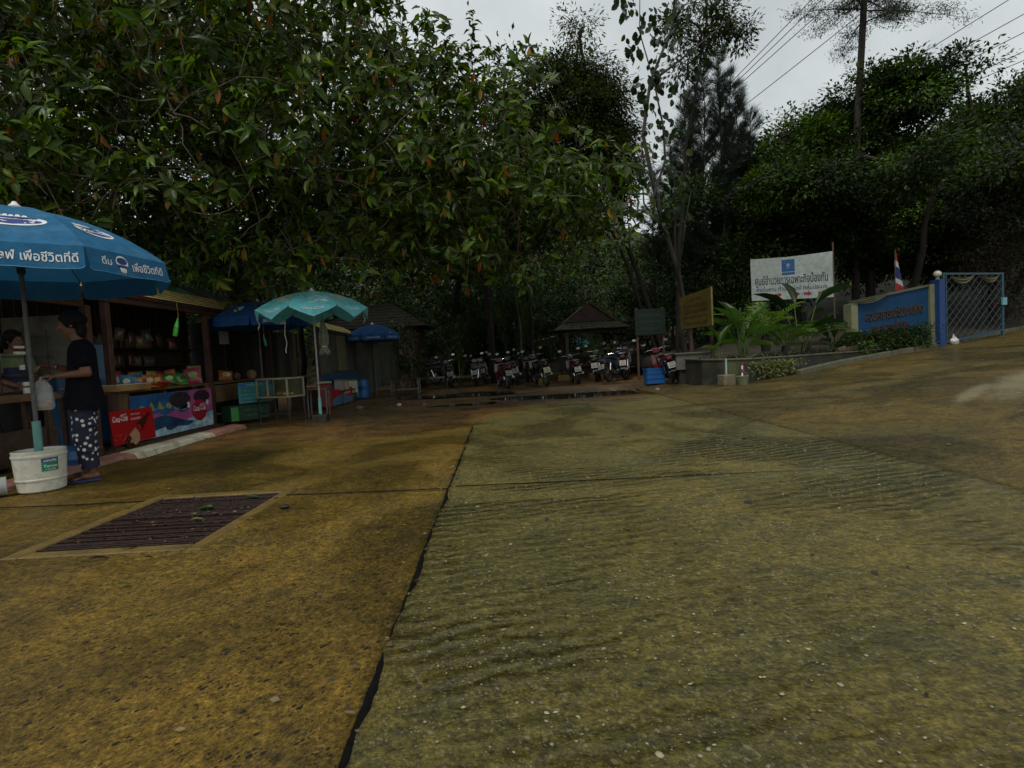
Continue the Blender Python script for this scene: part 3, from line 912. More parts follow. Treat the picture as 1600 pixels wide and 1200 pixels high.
M_k_w = mat('white_kerb_paint', (0.52, 0.48, 0.36), 0.55, 0.25, 6.0, bump=0.3, bscale=40, dirt=(0.2, 0.15, 0.08), dirt_amt=0.8, dirt_scale=4)
M_k_p = mat('pink_kerb_paint', (0.32, 0.15, 0.11), 0.6, 0.3, 6.0, bump=0.3, bscale=40, dirt=(0.18, 0.11, 0.06), dirt_amt=0.8, dirt_scale=4)
for i, (y0, y1, mm, lab) in enumerate(((3.6, 5.0, M_k_w, 'white painted kerb stone hidden behind the bucket'), (5.01, 7.05, M_k_p, 'faded pink kerb stone by the standing woman'), (7.06, 8.93, M_k_w, 'white painted kerb stone in front of the red poster'), (8.94, 10.0, M_k_p, 'faded pink kerb stone at the far end of the white one'))):
    mb = MB()
    mb.prism([(-5.02, -0.06), (-4.74, -0.06), (-4.79, 0.035), (-5.0, 0.06)], y1 - y0, M=Matrix.Translation((0, y1, 0)) @ Matrix.Rotation(PI / 2, 4, 'X'))
    tag(mb.build('kerb_stone', mm, None, bevel=0.012), lab, 'kerb stone', 'painted kerb stones')

# bucket that weighs down the big parasol
bk = thing('paint_bucket', 'dirty white paint bucket with a green label holding the blue parasol', 'bucket', (UMB[0], UMB[1], 0), R(35))
M_bkt = mat('white_bucket', (0.62, 0.60, 0.50), 0.42, 0.12, 5.0, dirt=(0.25, 0.22, 0.14), dirt_amt=0.55, dirt_scale=11)
b = MB(); b.lathe([(0.165, 0.0), (0.178, 0.012), (0.186, 0.10), (0.193, 0.105), (0.195, 0.118), (0.189, 0.124), (0.200, 0.315), (0.207, 0.32), (0.207, 0.338), (0.200, 0.343), (0.204, 0.372), (0.197, 0.376), (0.19, 0.36), (0.186, 0.30)], 40, cap=False)
b.lathe([(0.0, 0.002), (0.165, 0.0)], 40, cap=False)
b.build('bucket_body', M_bkt, bk, smooth=True)
b = MB(); b.lathe([(0.0, 0.325), (0.08, 0.33), (0.187, 0.32)], 24, cap=False); b.build('cement_fill', M_rim, bk, smooth=True)
def cyl_fn(r0, r1, h0, h1, a_mid):
    def f(u, v, lift=0.0):
        rr = r0 + (r1 - r0) * v / (h1 - h0) + 0.0015 + lift
        a = a_mid + u / rr
        return (rr * math.cos(a), rr * math.sin(a), h0 + v)
    return f
fb = cyl_fn(0.1945, 0.2025, 0.19, 0.315, R(-64))
lb = MB()
for i in range(8):
    u0, u1 = -0.065 + 0.13 * i / 8, -0.065 + 0.13 * (i + 1) / 8
    lb.add([fb(u0, 0.0), fb(u1, 0.0), fb(u1, 0.075), fb(u0, 0.075)], [(0, 1, 2, 3)], 0)
    lb.add([fb(u0, 0.077), fb(u1, 0.077), fb(u1, 0.118), fb(u0, 0.118)], [(0, 1, 2, 3)], 1)
lb.build('label', [mat('label_green', (0.01, 0.22, 0.11), 0.5, 0.1), mat('label_navy', (0.02, 0.08, 0.18), 0.5, 0.1)], bk)
tx = MB()
text_fit(tx, 'uncle', 0.10, 0.026, lambda u, v: fb(u, v + 0.097, 0.0015), bold=0.02)
text_fit(tx, 'Tamco', 0.105, 0.026, lambda u, v: fb(u, v + 0.045, 0.0015), bold=0.02)
text_fit(tx, 'A WATER', 0.08, 0.012, lambda u, v: fb(u, v + 0.014, 0.0015), bold=0.01)
tx.build('lettering', M_white_print, bk)
hd = MB(); hd.tube([(0.207 * math.cos(a), 0.207 * math.sin(a), 0.33 - 0.16 * math.sin((a - 0.2) / (PI - 0.4) * PI)) for a in np.linspace(0.2, PI - 0.2, 14)], 0.003, 6)
hd.build('bail', M_galv, bk)

mg = thing('plastic_jug', 'clear grey plastic dipper lying on the ground left of the white bucket', 'jug', (-4.64, 4.965, 0.0), R(42))
M_jug = mat('milky_plastic', (0.42, 0.43, 0.40), 0.3, 0.1, 6, trans=0.25)
j = MB()
Mj = Matrix.Translation((0, 0, 0.085)) @ Matrix.Rotation(PI / 2, 4, 'Y')
j.lathe([(0.0, -0.12), (0.07, -0.12), (0.078, -0.11), (0.084, 0.07), (0.088, 0.075), (0.085, 0.08), (0.079, 0.07), (0.072, -0.105), (0.0, -0.108)], 24, cap=False, M=Mj, c=(0, 0, 0))
j.build('jug_body', M_jug, mg, smooth=True)
j = MB(); j.tube([(0.06 - 0.0, 0, 0.085 + 0.0)] and [(-0.115, 0, 0.05), (-0.17, 0, 0.045), (-0.185, 0, 0.06), (-0.187, 0, 0.11), (-0.17, 0, 0.125), (-0.115, 0, 0.12)], 0.011, 8)
j.build('handle', mat('jug_handle', (0.5, 0.49, 0.42), 0.4, 0.1), mg, smooth=True)

# ------------------------------------------------------------------ wooden stall
M_wood = mat('dark_wood', (0.075, 0.040, 0.022), 0.6, 0.45, 5.0, bump=0.3, bscale=30, stretch=(3, 1, 3), dirt=(0.03, 0.02, 0.012))
M_redwood = mat('red_brown_wood', (0.065, 0.028, 0.016), 0.6, 0.4, 5.0, bump=0.25, bscale=30, dirt=(0.05, 0.03, 0.02))
M_board = mat('brown_board', (0.15, 0.085, 0.035), 0.65, 0.35, 4.0, bump=0.2, bscale=30, dirt=(0.07, 0.04, 0.02))
M_slat = mat('yellow_slat', (0.68, 0.52, 0.18), 0.6, 0.28, 6.0, bump=0.25, bscale=25, dirt=(0.25, 0.17, 0.07), dirt_amt=0.7, dirt_scale=5)
M_greensheet = mat('green_roof_sheet', (0.025, 0.16, 0.05), 0.5, 0.3, 5.0, dirt=(0.03, 0.08, 0.03))
M_darksheet = mat('dark_tarp', (0.022, 0.021, 0.02), 0.7, 0.4, 4.0, bump=0.3, bscale=12)

def stall(label, y0, y1, xf, xb, ze, posts, counter, nplank=4, slats=True, group='market stalls along the left side'):
    s = thing('market_stall', label, 'market stall', ((xf + xb) / 2, (y0 + y1) / 2, 0), 0, group)
    ox, oy = (xf + xb) / 2, (y0 + y1) / 2
    def B(name, x0, x1, ya, yb, z0, z1, m, bev=0.004):
        mb = MB(); mb.box(x0 - ox, x1 - ox, ya - oy, yb - oy, z0, z1)
        return mb.build(name, m, s, bevel=bev)
    for (x, y) in posts: B('post', x - 0.045, x + 0.045, y - 0.045, y + 0.045, -0.05, ze + (0.0 if x > xf - 0.5 else 0.45), M_redwood)
    B('eave_beam', xf - 0.02, xf + 0.05, y0 - 0.05, y1, ze - 0.03, ze + 0.10, M_redwood)
    B('back_beam', xb - 0.03, xb + 0.03, y0, y1, ze + 0.42, ze + 0.52, M_wood)
    for i in range(int((y1 - y0) / 0.22)):
        ya = y0 + i * 0.22
        B('back_board', xb - 0.02, xb, ya, ya + 0.212, 0.0, ze + 0.42, M_wood, 0.002)
    if counter:
        ca, cb, cz = counter
        for i in range(4 - nplank, 4):
            B('counter_plank', xf - 0.80 + i * 0.2, xf - 0.80 + i * 0.2 + 0.195, ca, cb, cz - 0.035, cz, M_board)
        for yy in (ca + 0.08, (ca + cb) / 2, cb - 0.08):
            for xx in (xf - 0.2 * nplank + 0.05, xf - 0.08): B('counter_leg', xx - 0.03, xx + 0.03, yy - 0.03, yy + 0.03, -0.05, cz - 0.035, M_wood)
    return s, B, ox, oy

# main stall with the drink posters
posts2 = [(-5.62, 7.92), (-5.62, 10.5), (-5.62, 13.2), (-7.6, 7.7), (-7.6, 10.5), (-7.6, 13.3)]
s2, B2, ox2, oy2 = stall('wooden drinks stall with yellow slatted roof and two soft drink posters', 7.55, 13.6, -5.6, -7.7, 2.09, posts2, (7.87, 10.5, 0.80))
for i in range(6):            # roof slats, each a board of its own
    x = -5.50 - i * 0.062; z = 2.215 + i * 0.043
    mb = MB(); mb.bar((x - ox2, 7.2 - oy2 - 0.1 * math.sin(i * 2), z), (x - ox2 - 0.02, 11.42 - oy2 + 0.12 * i, z - 0.01), 0.036, 0.012, up=(0.52, 0, 0.85))
    mb.build('slat', M_slat, s2, bevel=0.003)
mb = MB(); mb.bar((-6.12 - ox2, 7.3 - oy2, 2.56), (-6.12 - ox2, 11.0 - oy2, 2.54), 0.42, 0.014, up=(0.48, 0, 0.88)); mb.build('green_sheet', M_greensheet, s2)
mb = MB(); mb.bar((-6.06 - ox2, 7.2 - oy2, 2.475), (-6.06 - ox2, 13.6 - oy2, 2.445), 1.25, 0.012, up=(0.52, 0, 0.85)); mb.build('roof_underlay', M_darksheet, s2)
mb = MB(); mb.bar((-7.15 - ox2, 7.2 - oy2, 2.64), (-7.15 - ox2, 13.6 - oy2, 2.62), 1.25, 0.012, up=(-0.2, 0, 0.97)); mb.build('back_roof', M_darksheet, s2)
mb = MB(); mb.bar((-5.75 - ox2, 11.45 - oy2, 2.38), (-6.2 - ox2, 11.2 - oy2, 2.62), 0.10, 0.02); mb.build('loose_batten', M_redwood, s2)
B2('fascia_strip', -5.545, -5.535, 7.5, 9.0, 2.165, 2.205, mat('red_strip', (0.22, 0.03, 0.02), 0.5, 0.3), 0)
B2('end_panel', -5.66, -5.61, 7.88, 8.25, 0.02, 0.76, M_board)
B2('side_panel', -5.68, -5.61, 10.35, 10.62, 0.02, 0.78, M_board)
B2('shelf', -7.6, -7.3, 7.9, 13.2, 1.18, 1.21, M_wood); B2('shelf', -7.6, -7.3, 7.9, 13.2, 1.52, 1.55, M_wood); B2('shelf', -7.6, -7.2, 7.9, 13.2, 0.82, 0.85, M_wood)
for i in range(4): B2('counter_plank', -6.40 + i * 0.2, -6.40 + i * 0.2 + 0.195, 10.62, 13.3, 0.765, 0.80, M_board)
B2('front_board', -5.62, -5.60, 10.65, 11.5, 0.42, 0.74, M_board)
B2('front_board', -5.62, -5.60, 11.6, 13.3, 0.06, 0.70, M_wood)
B2('end_tarp', -7.68, -5.68, 13.60, 13.62, 0.0, 2.2, M_darksheet, 0)
B2('sill', -5.66, -5.56, 7.8, 13.3, -0.05, 0.015, M_wood)

# posters: flat print on thin board
M_coke = mat('poster_red', (0.42, 0.008, 0.010), 0.32, 0.1, 4.0)
M_skin_print = mat('poster_skin', (0.55, 0.30, 0.17), 0.4, 0.2, 12.0)
M_cola = mat('poster_cola_brown', (0.05, 0.012, 0.008), 0.3, 0.4, 18.0)
def script_logo(mb, f, w, h, lift=0.004, mi=0):
    """flowing two-word soft drink script with a ribbon from the first letter"""
    text_fit(mb, 'Coca-Cola', w, h * 0.62, lambda u, v: f(u, v, lift), shear=0.35, bold=0.018, mi=mi)
    pts = [(-0.47, -0.02), (-0.44, -0.22), (-0.36, -0.28), (-0.22, -0.25), (-0.05, -0.36)]
    for dy_, sgn, pp in ((0, 1, pts), (0, 1, [(0.02, 0.24), (0.10, 0.40), (0.26, 0.36), (0.44, 0.46)])):
        for a_, b_ in zip(pp, pp[1:]):
            x0, y0, x1, y1 = a_[0] * w, a_[1] * h, b_[0] * w, b_[1] * h
            nx, ny = -(y1 - y0), (x1 - x0); L = math.hypot(nx, ny); nx, ny = nx / L * h * 0.035, ny / L * h * 0.035
            mb.add([f(x0 - nx, y0 - ny, lift), f(x1 - nx, y1 - ny, lift), f(x1 + nx, y1 + ny, lift), f(x0 + nx, y0 + ny, lift)], [(0, 1, 2, 3)], mi)

def px_plane(x, yc, zc, lean=0.0):
    """front face of a board that faces +x: u runs along +y, v up"""
    def f(u, v, lift=0.0): return (x + lift - lean * v, yc + u, zc + v)
    return f
rp = thing('drink_poster', 'red soft drink poster with a hand gripping a bottle, leaning on the stall front', 'poster', (-5.54, 8.19, 0.0))
f = px_plane(0.0, 0.0, 0.285, 0.06)
mb = MB(); mb.add([f(-0.46, -0.235), f(0.46, -0.235), f(0.46, 0.235), f(-0.46, 0.235), f(-0.46, -0.235, -0.006), f(0.46, -0.235, -0.006), f(0.46, 0.235, -0.006), f(-0.46, 0.235, -0.006)], [(0,1,2,3),(7,6,5,4),(0,4,5,1),(1,5,6,2),(2,6,7,3),(3,7,4,0)])
mb.build('poster_board', M_coke, rp)
mb = MB(); script_logo(mb, lambda u, v, l=0.0: f(u - 0.27, v + 0.13, l), 0.31, 0.13); 
mb.build('lettering', M_white_print, rp); mb = MB()
text_fit(mb, 'เปิดความสุข', 0.20, 0.035, lambda u, v: f(u + 0.06, v + 0.165, 0.003)); mb.build('lettering', M_white_print, rp); mb = MB()
text_fit(mb, 'ซ่าสดชื่น', 0.22, 0.04, lambda u, v: f(u + 0.06, v + 0.105, 0.003))
mb.build('lettering', M_white_print, rp)
mb = MB()
ca, sa = math.cos(0.62), math.sin(0.62)
def fb_(u, v, lift=0.0): return f(0.06 + u * ca - v * sa, -0.07 + u * sa + v * ca, lift)
bott = [(-0.30, -0.07), (-0.10, -0.075), (-0.02, -0.062), (0.10, -0.075), (0.2, -0.05), (0.30, -0.027), (0.39, -0.026), (0.39, 0.026), (0.30, 0.027), (0.2, 0.05), (0.10, 0.075), (-0.02, 0.062), (-0.10, 0.075), (-0.30, 0.07), (-0.34, 0.0)]
shape_on(mb, bott, lambda x, y: fb_(x, y, 0.004)); mb.build('bottle_print', M_cola, rp)
mb = MB()
shape_on(mb, ell(0.03, 0, 0.07, 0.062, 14), lambda x, y: fb_(x, y, 0.006)); mb.build('bottle_label', M_coke, rp)
mb = MB()
for i in range(4): shape_on(mb, ell(-0.16 + i * 0.042, 0.0 - i * 0.004, 0.026, 0.085, 12), lambda x, y: fb_(x, y, 0.0065 + 0.0005 * i))
shape_on(mb, ell(-0.12, -0.085, 0.09, 0.05, 12), lambda x, y: fb_(x, y, 0.006))
shape_on(mb, [(-0.14, -0.235), (0.06, -0.235), (0.10, -0.03), (0.04, 0.0), (0.0, -0.11)], lambda x, y: f(x, y, 0.005))
mb.build('hand_print', M_skin_print, rp)
mb = MB(); r_ = random.Random(3)
for i in range(26):
    u, v = -0.2 + r_.gauss(0, 0.13), -0.15 + r_.gauss(0, 0.05)
    if abs(u) < 0.44 and -0.22 < v < 0.2: shape_on(mb, ell(u, v, 0.006, 0.010, 6), lambda x, y: f(x, y, 0.0045))
mb.build('splash_print', mat('splash_pink', (0.6, 0.2, 0.16), 0.4), rp)

pk = thing('drink_banner', 'pink and blue soft drink banner with a round red emblem and waves', 'banner', (-5.585, 9.33, 0.0))
g_ = px_plane(0.0, 0.0, 0.36, 0.0)
mb = MB()
def rect(u0, u1, v0, v1, lift): mb.add([g_(u0, v0, lift), g_(u1, v0, lift), g_(u1, v1, lift), g_(u0, v1, lift)], [(0, 1, 2, 3)])
mb.box(-0.005, 0.0, -1.12, 1.12, 0.03, 0.71); mb.build('banner_cloth', mat('banner_pink', (0.40, 0.085, 0.24), 0.4, 0.35, 3.0), pk)
def wavepoly(v0, amp, ph, top, n=30, u0=-1.12, u1=1.12, base=None):
    pts = [(u0 + (u1 - u0) * i / n, v0 + amp * math.sin(ph + 5.2 * i / n) + 0.25 * amp * math.sin(ph + 17 * i / n)) for i in range(n + 1)]
    return pts
def band(lo, hi, m, name, lift):
    mb = MB()
    for i in range(len(lo) - 1):
        mb.add([g_(*lo[i], lift), g_(*lo[i+1], lift), g_(*hi[i+1], lift), g_(*hi[i], lift)], [(0, 1, 2, 3)])
    mb.build(name, m, pk)
skyb = [(-1.12 + 1.5 * i / 20, 0.02 + 0.03 * math.sin(i)) for i in range(21)]
band(skyb, [(u, 0.347) for u, v in skyb], mat('banner_blue', (0.018, 0.10, 0.26), 0.4, 0.5, 4.0), 'sky_print', 0.002)
cl = [(-0.95 + 0.9 * i / 14, 0.10 + 0.02 * math.sin(i * 2)) for i in range(15)]
band(cl, [(u, 0.16 + 0.05 * math.sin(i * 1.7) + 0.03 * math.sin(i * 4.1)) for i, (u, v) in enumerate(cl)], mat('banner_cloud', (0.28, 0.28, 0.10), 0.4, 0.4, 8), 'cloud_print', 0.003)
w1 = wavepoly(-0.13, 0.06, 2.6, 0)
band([(u, -0.327) for u, v in w1], w1, mat('banner_wave_pale', (0.33, 0.52, 0.62), 0.4, 0.5, 6.0), 'wave_print', 0.003)
whale = [(-0.95, -0.22), (-0.8, -0.10), (-0.55, -0.02), (-0.3, -0.01), (-0.05, -0.07), (0.2, -0.14), (0.5, -0.19), (0.3, -0.25), (0.0, -0.22), (-0.2, -0.27), (-0.4, -0.20), (-0.7, -0.24)]
mb = MB(); shape_on(mb, whale, lambda x, y: g_(x, y, 0.0045)); mb.build('dark_wave_print', mat('banner_deep', (0.02, 0.06, 0.13), 0.4, 0.7, 6.0), pk)
mb = MB()
for (u, v, rx_, ry_) in ((-0.9, -0.29, 0.1, 0.03), (-0.6, -0.28, 0.08, 0.03), (-0.35, -0.24, 0.03, 0.05), (0.6, -0.24, 0.12, 0.03), (0.85, -0.2, 0.13, 0.04), (1.0, -0.26, 0.1, 0.04), (-0.98, 0.0, 0.1, 0.03), (0.35, 0.10, 0.05, 0.055), (0.95, 0.10, 0.045, 0.05)):
    shape_on(mb, ell(u, v, rx_, ry_, 10), lambda x, y: g_(x, y, 0.0055))
mb.build('foam_print', mat('banner_foam', (0.62, 0.70, 0.74), 0.4, 0.2), pk)
mb = MB(); shape_on(mb, ell(0.68, -0.02, 0.235, 0.185, 28), lambda x, y: g_(x, y, 0.006)); mb.build('emblem', mat('emblem_red', (0.36, 0.012, 0.035), 0.35, 0.15, 3), pk)
mb = MB(); script_logo(mb, lambda u, v, l=0.0: g_(u + 0.68, v + 0.02, 0.004 + l), 0.40, 0.15); mb.build('lettering', M_white_print, pk)
mb = MB(); 
shape_on(mb, ell(0.12, 0.21, 0.30, 0.13, 22), lambda x, y: g_(x, y, 0.0045)); shape_on(mb, ell(0.78, 0.22, 0.26, 0.115, 22), lambda x, y: g_(x, y, 0.0045))
mb.build('fruit_print', mat('banner_berries', (0.035, 0.02, 0.03), 0.4, 0.9, 16.0), pk)
mb = MB(); shape_on(mb, [(-0.1, 0.12), (-0.02, 0.03), (0.26, 0.03), (0.34, 0.12), (0.3, 0.06), (0.12, 0.045)][::-1], lambda x, y: g_(x, y, 0.006)); mb.build('bowl_print', mat('banner_bowl', (0.2, 0.2, 0.27), 0.4), pk)

# menu board, blue-green with rows of writing
mn = thing('menu_board', 'blue green menu sheet with rows of writing and a fruit picture hung below the counter', 'menu board', (-5.05, 11.1, 0.56), R(55))
mb = MB(); mb.box(-0.36, 0.36, -0.004, 0.004, -0.2, 0.2); mb.build('sheet', mat('menu_teal', (0.05, 0.25, 0.27), 0.4, 0.3, 3.0), mn)
mf = lambda u, v, l=0.0: (u, -0.0055 - l, v)
mb = MB(); mb.add([mf(-0.35, 0.12), mf(0.355, 0.12), mf(0.355, 0.19), mf(-0.35, 0.19)], [(0, 1, 2, 3)]); mb.build('header', mat('menu_blue', (0.02, 0.10, 0.30), 0.4), mn)
mb = MB()
for i, tx_ in enumerate(('น้ำมะพร้าว 30', 'น้ำส้มคั้น 25', 'ชาเย็น 25', 'กาแฟเย็น 30')):
    text_fit(mb, tx_, 0.42, 0.05, lambda u, v: mf(u - 0.10, v + 0.085 - i * 0.075, 0.001), bold=0.01)
mb.build('lettering', mat('menu_dark', (0.01, 0.05, 0.05), 0.5), mn)
mb = MB()
text_fit(mb, 'เครื่องดื่ม', 0.4, 0.05, lambda u, v: mf(u, v + 0.155, 0.001), bold=0.02); mb.build('heading', mat('menu_lime', (0.25, 0.5, 0.2), 0.5), mn)
mb = MB(); shape_on(mb, ell(0.26, -0.12, 0.08, 0.065, 14), lambda x, y: mf(x, y, 0.001)); shape_on(mb, ell(0.20, -0.06, 0.03, 0.06, 10), lambda x, y: mf(x, y, 0.0015)); mb.build('fruit_print', mat('menu_red', (0.45, 0.08, 0.09), 0.5, 0.5, 20), mn)

gc = thing('drink_crate', 'dark green crate with pale lettering and a lime corner below the menu sheet', 'crate', (-5.25, 11.05, 0.0), R(60))
mb = MB(); mb.box(-0.42, 0.42, -0.15, 0.15, 0.03, 0.33); mb.build('crate_body', mat('crate_green', (0.012, 0.055, 0.025), 0.5, 0.3, 4), gc, bevel=0.01)
mb = MB(); mb.box(-0.42, -0.27, -0.158, -0.151, 0.04, 0.30); mb.build('corner_panel', mat('crate_lime', (0.05, 0.28, 0.05), 0.5, 0.2), gc)
mb = MB(); text_fit(mb, 'สดชื่น ทุกวัน', 0.4, 0.07, lambda u, v: (u + 0.05, -0.153, v + 0.23)); mb.build('lettering', mat('crate_print', (0.12, 0.2, 0.14), 0.5), gc); mb = MB(); text_fit(mb, 'เย็นเจี๊ยบ', 0.3, 0.05, lambda u, v: (u + 0.05, -0.153, v + 0.13)); mb.build('lettering', mat('crate_print', (0.12, 0.2, 0.14), 0.5), gc)

# ---- goods on the counter
def packet(w, h, d, seed=0):
    """a pillow pack: puffed middle, flat crimped ends"""
    mb = MB(); r_ = random.Random(seed)
    nu, nv = 5, 6
    for side in (1, -1):
        b0 = len(mb.v)
        for i in range(nv + 1):
            for k in range(nu + 1):
                u, v = k / nu * 2 - 1, i / nv * 2 - 1
                puff = (1 - u ** 4) * (1 - abs(v) ** 2.5) * d / 2 + 0.001
                mb.v.append((u * w / 2 * (0.94 + 0.06 * abs(v)) , side * puff * (1 + 0.15 * r_.uniform(-1, 1)), v * h / 2))
        for i in range(nv):
            for k in range(nu):
                q = (b0+i*(nu+1)+k, b0+i*(nu+1)+k+1, b0+(i+1)*(nu+1)+k+1, b0+(i+1)*(nu+1)+k)
                mb.f.append(q if side < 0 else q[::-1]); mb.m.append(0 if i not in (0, nv - 1) else 1)
    return mb
def pack_thing(label, cat, loc, rz, w, h, d, c1, c2, lean=0.0, lie=False, group='snack packets on the stall counter', mark=None, key=''):
    t = thing('snack_packet', label, cat, loc, rz, group)
    m1 = mat('foil_' + key, c1, 0.3, 0.3, 14.0, spec=0.6); m2 = mat('foil_end_' + key, tuple(x * 0.7 for x in c1), 0.35, 0.2, 20)
    o = packet(w, h, d, int(abs(loc[1]) * 100)).build('bag', [m1, m2], t, smooth=True)
    mk = MB(); shape_on(mk, ell(0, 0.02, w * 0.3, h * 0.17, 14), lambda x, y: (x, -d / 2 * (1 - (x / w * 2) ** 4) - 0.004, y)); mk = mk.build('badge', mat('badge_' + key, c2, 0.4, 0.3, 20), t)
    for q in (o, mk):
        if lie: q.rotation_euler = (R(-84), 0, 0); q.location = (0, 0, d * 0.5)
        else: q.rotation_euler = (R(-lean), 0.22 * math.sin(loc[1] * 47), 0.3 * math.sin(loc[1] * 31)); q.location = (0, 0, h / 2 * 0.97)
    return t
CT = 0.80
FACE = R(60)
BL, OR, RD, GN, YL = (0.02, 0.16, 0.30), (0.45, 0.14, 0.02), (0.42, 0.015, 0.012), (0.035, 0.20, 0.03), (0.5, 0.34, 0.04)
row = [('left end', BL, (0.5, 0.4, 0.1), 'blue', 8.55), ('second', BL, (0.55, 0.5, 0.3), 'blue', 8.78), ('third', BL, (0.6, 0.2, 0.05), 'blue', 9.0)]
pack_thing('small blue crisp packet standing at the tray end of the counter', 'snack packet', (-5.95, 8.40, CT), FACE, 0.16, 0.22, 0.07, BL, (0.5, 0.4, 0.1), 8, key='blue_a')
pack_thing('blue crisp packet with a pale badge beside the end packet', 'snack packet', (-5.93, 8.68, CT), FACE, 0.17, 0.23, 0.07, (0.015, 0.19, 0.32), (0.55, 0.5, 0.35), 6, key='blue_b')
pack_thing('blue crisp packet with an orange badge next to the orange packs', 'snack packet', (-5.92, 8.95, CT), FACE, 0.17, 0.23, 0.07, (0.02, 0.13, 0.28), (0.6, 0.22, 0.05), 10, key='blue_c')
pack_thing('orange snack packet standing between blue and green packets', 'snack packet', (-5.93, 9.22, CT), FACE, 0.18, 0.22, 0.08, OR, (0.55, 0.45, 0.3), 8, key='orange_a')
pack_thing('orange snack packet with a yellow badge nearest the green packets', 'snack packet', (-5.95, 9.46, CT), FACE, 0.18, 0.21, 0.08, (0.40, 0.12, 0.02), YL, 12, key='orange_b')
pack_thing('red snack packet lying flat on the counter edge', 'snack packet', (-5.66, 9.02, CT), R(80), 0.20, 0.26, 0.06, RD, (0.5, 0.35, 0.1), lie=True, key='red_a')
pack_thing('orange packet lying flat in front of the red one', 'snack packet', (-5.64, 8.80, CT), R(100), 0.16, 0.28, 0.05, (0.5, 0.20, 0.03), RD, lie=True, key='orange_c')
pack_thing('bright red packet lying tilted on the orange packet', 'snack packet', (-5.72, 9.28, CT + 0.03), R(60), 0.20, 0.25, 0.06, (0.5, 0.02, 0.02), (0.6, 0.5, 0.4), lie=True, key='red_b')
pack_thing('dull orange packet lying at the tray corner', 'snack packet', (-5.66, 8.55, CT), R(120), 0.14, 0.22, 0.05, (0.34, 0.11, 0.03), YL, lie=True, key='orange_d')
pack_thing('green snack packet leaning back behind the red packets', 'snack packet', (-5.90, 9.72, CT), FACE, 0.22, 0.22, 0.09, GN, (0.45, 0.5, 0.2), 24, key='green_a')
pack_thing('green snack packet with dark badge leaning near the tall red pack', 'snack packet', (-5.84, 10.0, CT), FACE, 0.20, 0.21, 0.08, (0.05, 0.26, 0.04), (0.02, 0.04, 0.05), 18, key='green_b')
pack_thing('yellow green packet lying flat in front of the green ones', 'snack packet', (-5.68, 9.72, CT), R(60), 0.15, 0.22, 0.05, (0.30, 0.34, 0.04), GN, lie=True, key='green_c')
pack_thing('tall red and green snack packet tilted at the end of the counter', 'snack packet', (-5.80, 10.28, CT), R(50), 0.26, 0.30, 0.09, (0.36, 0.05, 0.07), (0.12, 0.35, 0.05), 14, key='red_c')
pack_thing('orange snack bag on the counter beside the menu sheet', 'snack packet', (-5.85, 11.55, 0.80), R(50), 0.28, 0.22, 0.12, (0.42, 0.15, 0.03), (0.6, 0.5, 0.3), 14, key='orange_e')
for i in range(11):
    key = 'abcdefghijk'[i]; c1 = ((0.4, 0.3, 0.04), (0.32, 0.02, 0.03), (0.02, 0.12, 0.28), (0.38, 0.12, 0.02), (0.05, 0.22, 0.05), (0.3, 0.05, 0.2))[i % 6]
    pack_thing('packet in the back row of the counter, %s from the near end' % ORD[i], 'snack packet', (-6.22 + 0.02 * math.sin(i * 3), 8.75 + i * 0.17, CT), R(58 + 8 * math.sin(i * 2)), 0.17, 0.25 + 0.05 * math.sin(i * 2.2), 0.07, c1, (0.5, 0.45, 0.3) if i % 2 else (0.45, 0.05, 0.04), 6, key='back_' + key)
for i in range(9):
    c1 = ((0.12, 0.02, 0.015), (0.14, 0.09, 0.02), (0.03, 0.07, 0.025), (0.10, 0.05, 0.02))[i % 4]; y = 8.6 + i * 0.29 + 0.09 * math.sin(i * 5)
    t = thing('hanging_packet', 'snack packet clipped under the stall roof, %s from the near end' % ORD[i], 'snack packet', (-6.55, y, 0), R(60), 'packets clipped under the stall roof')
    o = packet(0.15, 0.22, 0.05, i).build('bag', [mat('clip_foil_%s' % 'abcd'[i % 4], c1, 0.3, 0.3, 14), mat('clip_end', (0.06, 0.04, 0.025), 0.4)], t, smooth=True); o.location = (0, 0, 1.72 - 0.06 * (i % 3)); o.rotation_euler = (0.1 * math.sin(i * 3), 0.25 * math.sin(i * 7), 0.4 * math.sin(i * 2))
    c = MB(); c.tube([(0, 0, 1.82 - 0.06 * (i % 3)), (0, 0, 2.42)], 0.003, 4); c.build('string', M_black, t)
bx = thing('snack_box', 'upright printed snack box behind the tall red packet', 'box', (-6.05, 10.75, CT), R(50))
mb = MB(); mb.box(-0.12, 0.12, -0.05, 0.05, 0, 0.34); mb.build('carton', mat('carton', (0.30, 0.20, 0.08), 0.5, 0.3, 9), bx, bevel=0.004)
mb = MB(); shape_on(mb, ell(0, 0.20, 0.07, 0.08, 14), lambda x, y: (x, -0.053, y)); mb.build('badge', mat('carton_badge', (0.36, 0.05, 0.02), 0.5, 0.4, 14), bx)
tr_ = thing('wooden_tray', 'shallow wooden tray with a pale rim at the near end of the counter', 'tray', (-5.78, 8.22, CT), 0)
mb = MB(); mb.box(-0.22, 0.26, -0.36, 0.36, 0.0, 0.012); mb.build('tray_base', M_board, tr_)
for (a, b_, c_, d_) in ((-0.22, 0.26, -0.375, -0.36), (-0.22, 0.26, 0.36, 0.375), (-0.235, -0.22, -0.375, 0.375), (0.26, 0.275, -0.375, 0.375)):
    mb = MB(); mb.box(a, b_, c_, d_, 0.0, 0.085); mb.build('tray_side', mat('tray_wood', (0.30, 0.17, 0.06), 0.6, 0.35, 5), tr_)
    mb = MB(); mb.box(a - 0.002, b_ + 0.002, c_ - 0.002, d_ + 0.002, 0.085, 0.094); mb.build('tray_rim', mat('tray_rim_paint', (0.50, 0.47, 0.38), 0.6, 0.2), tr_)
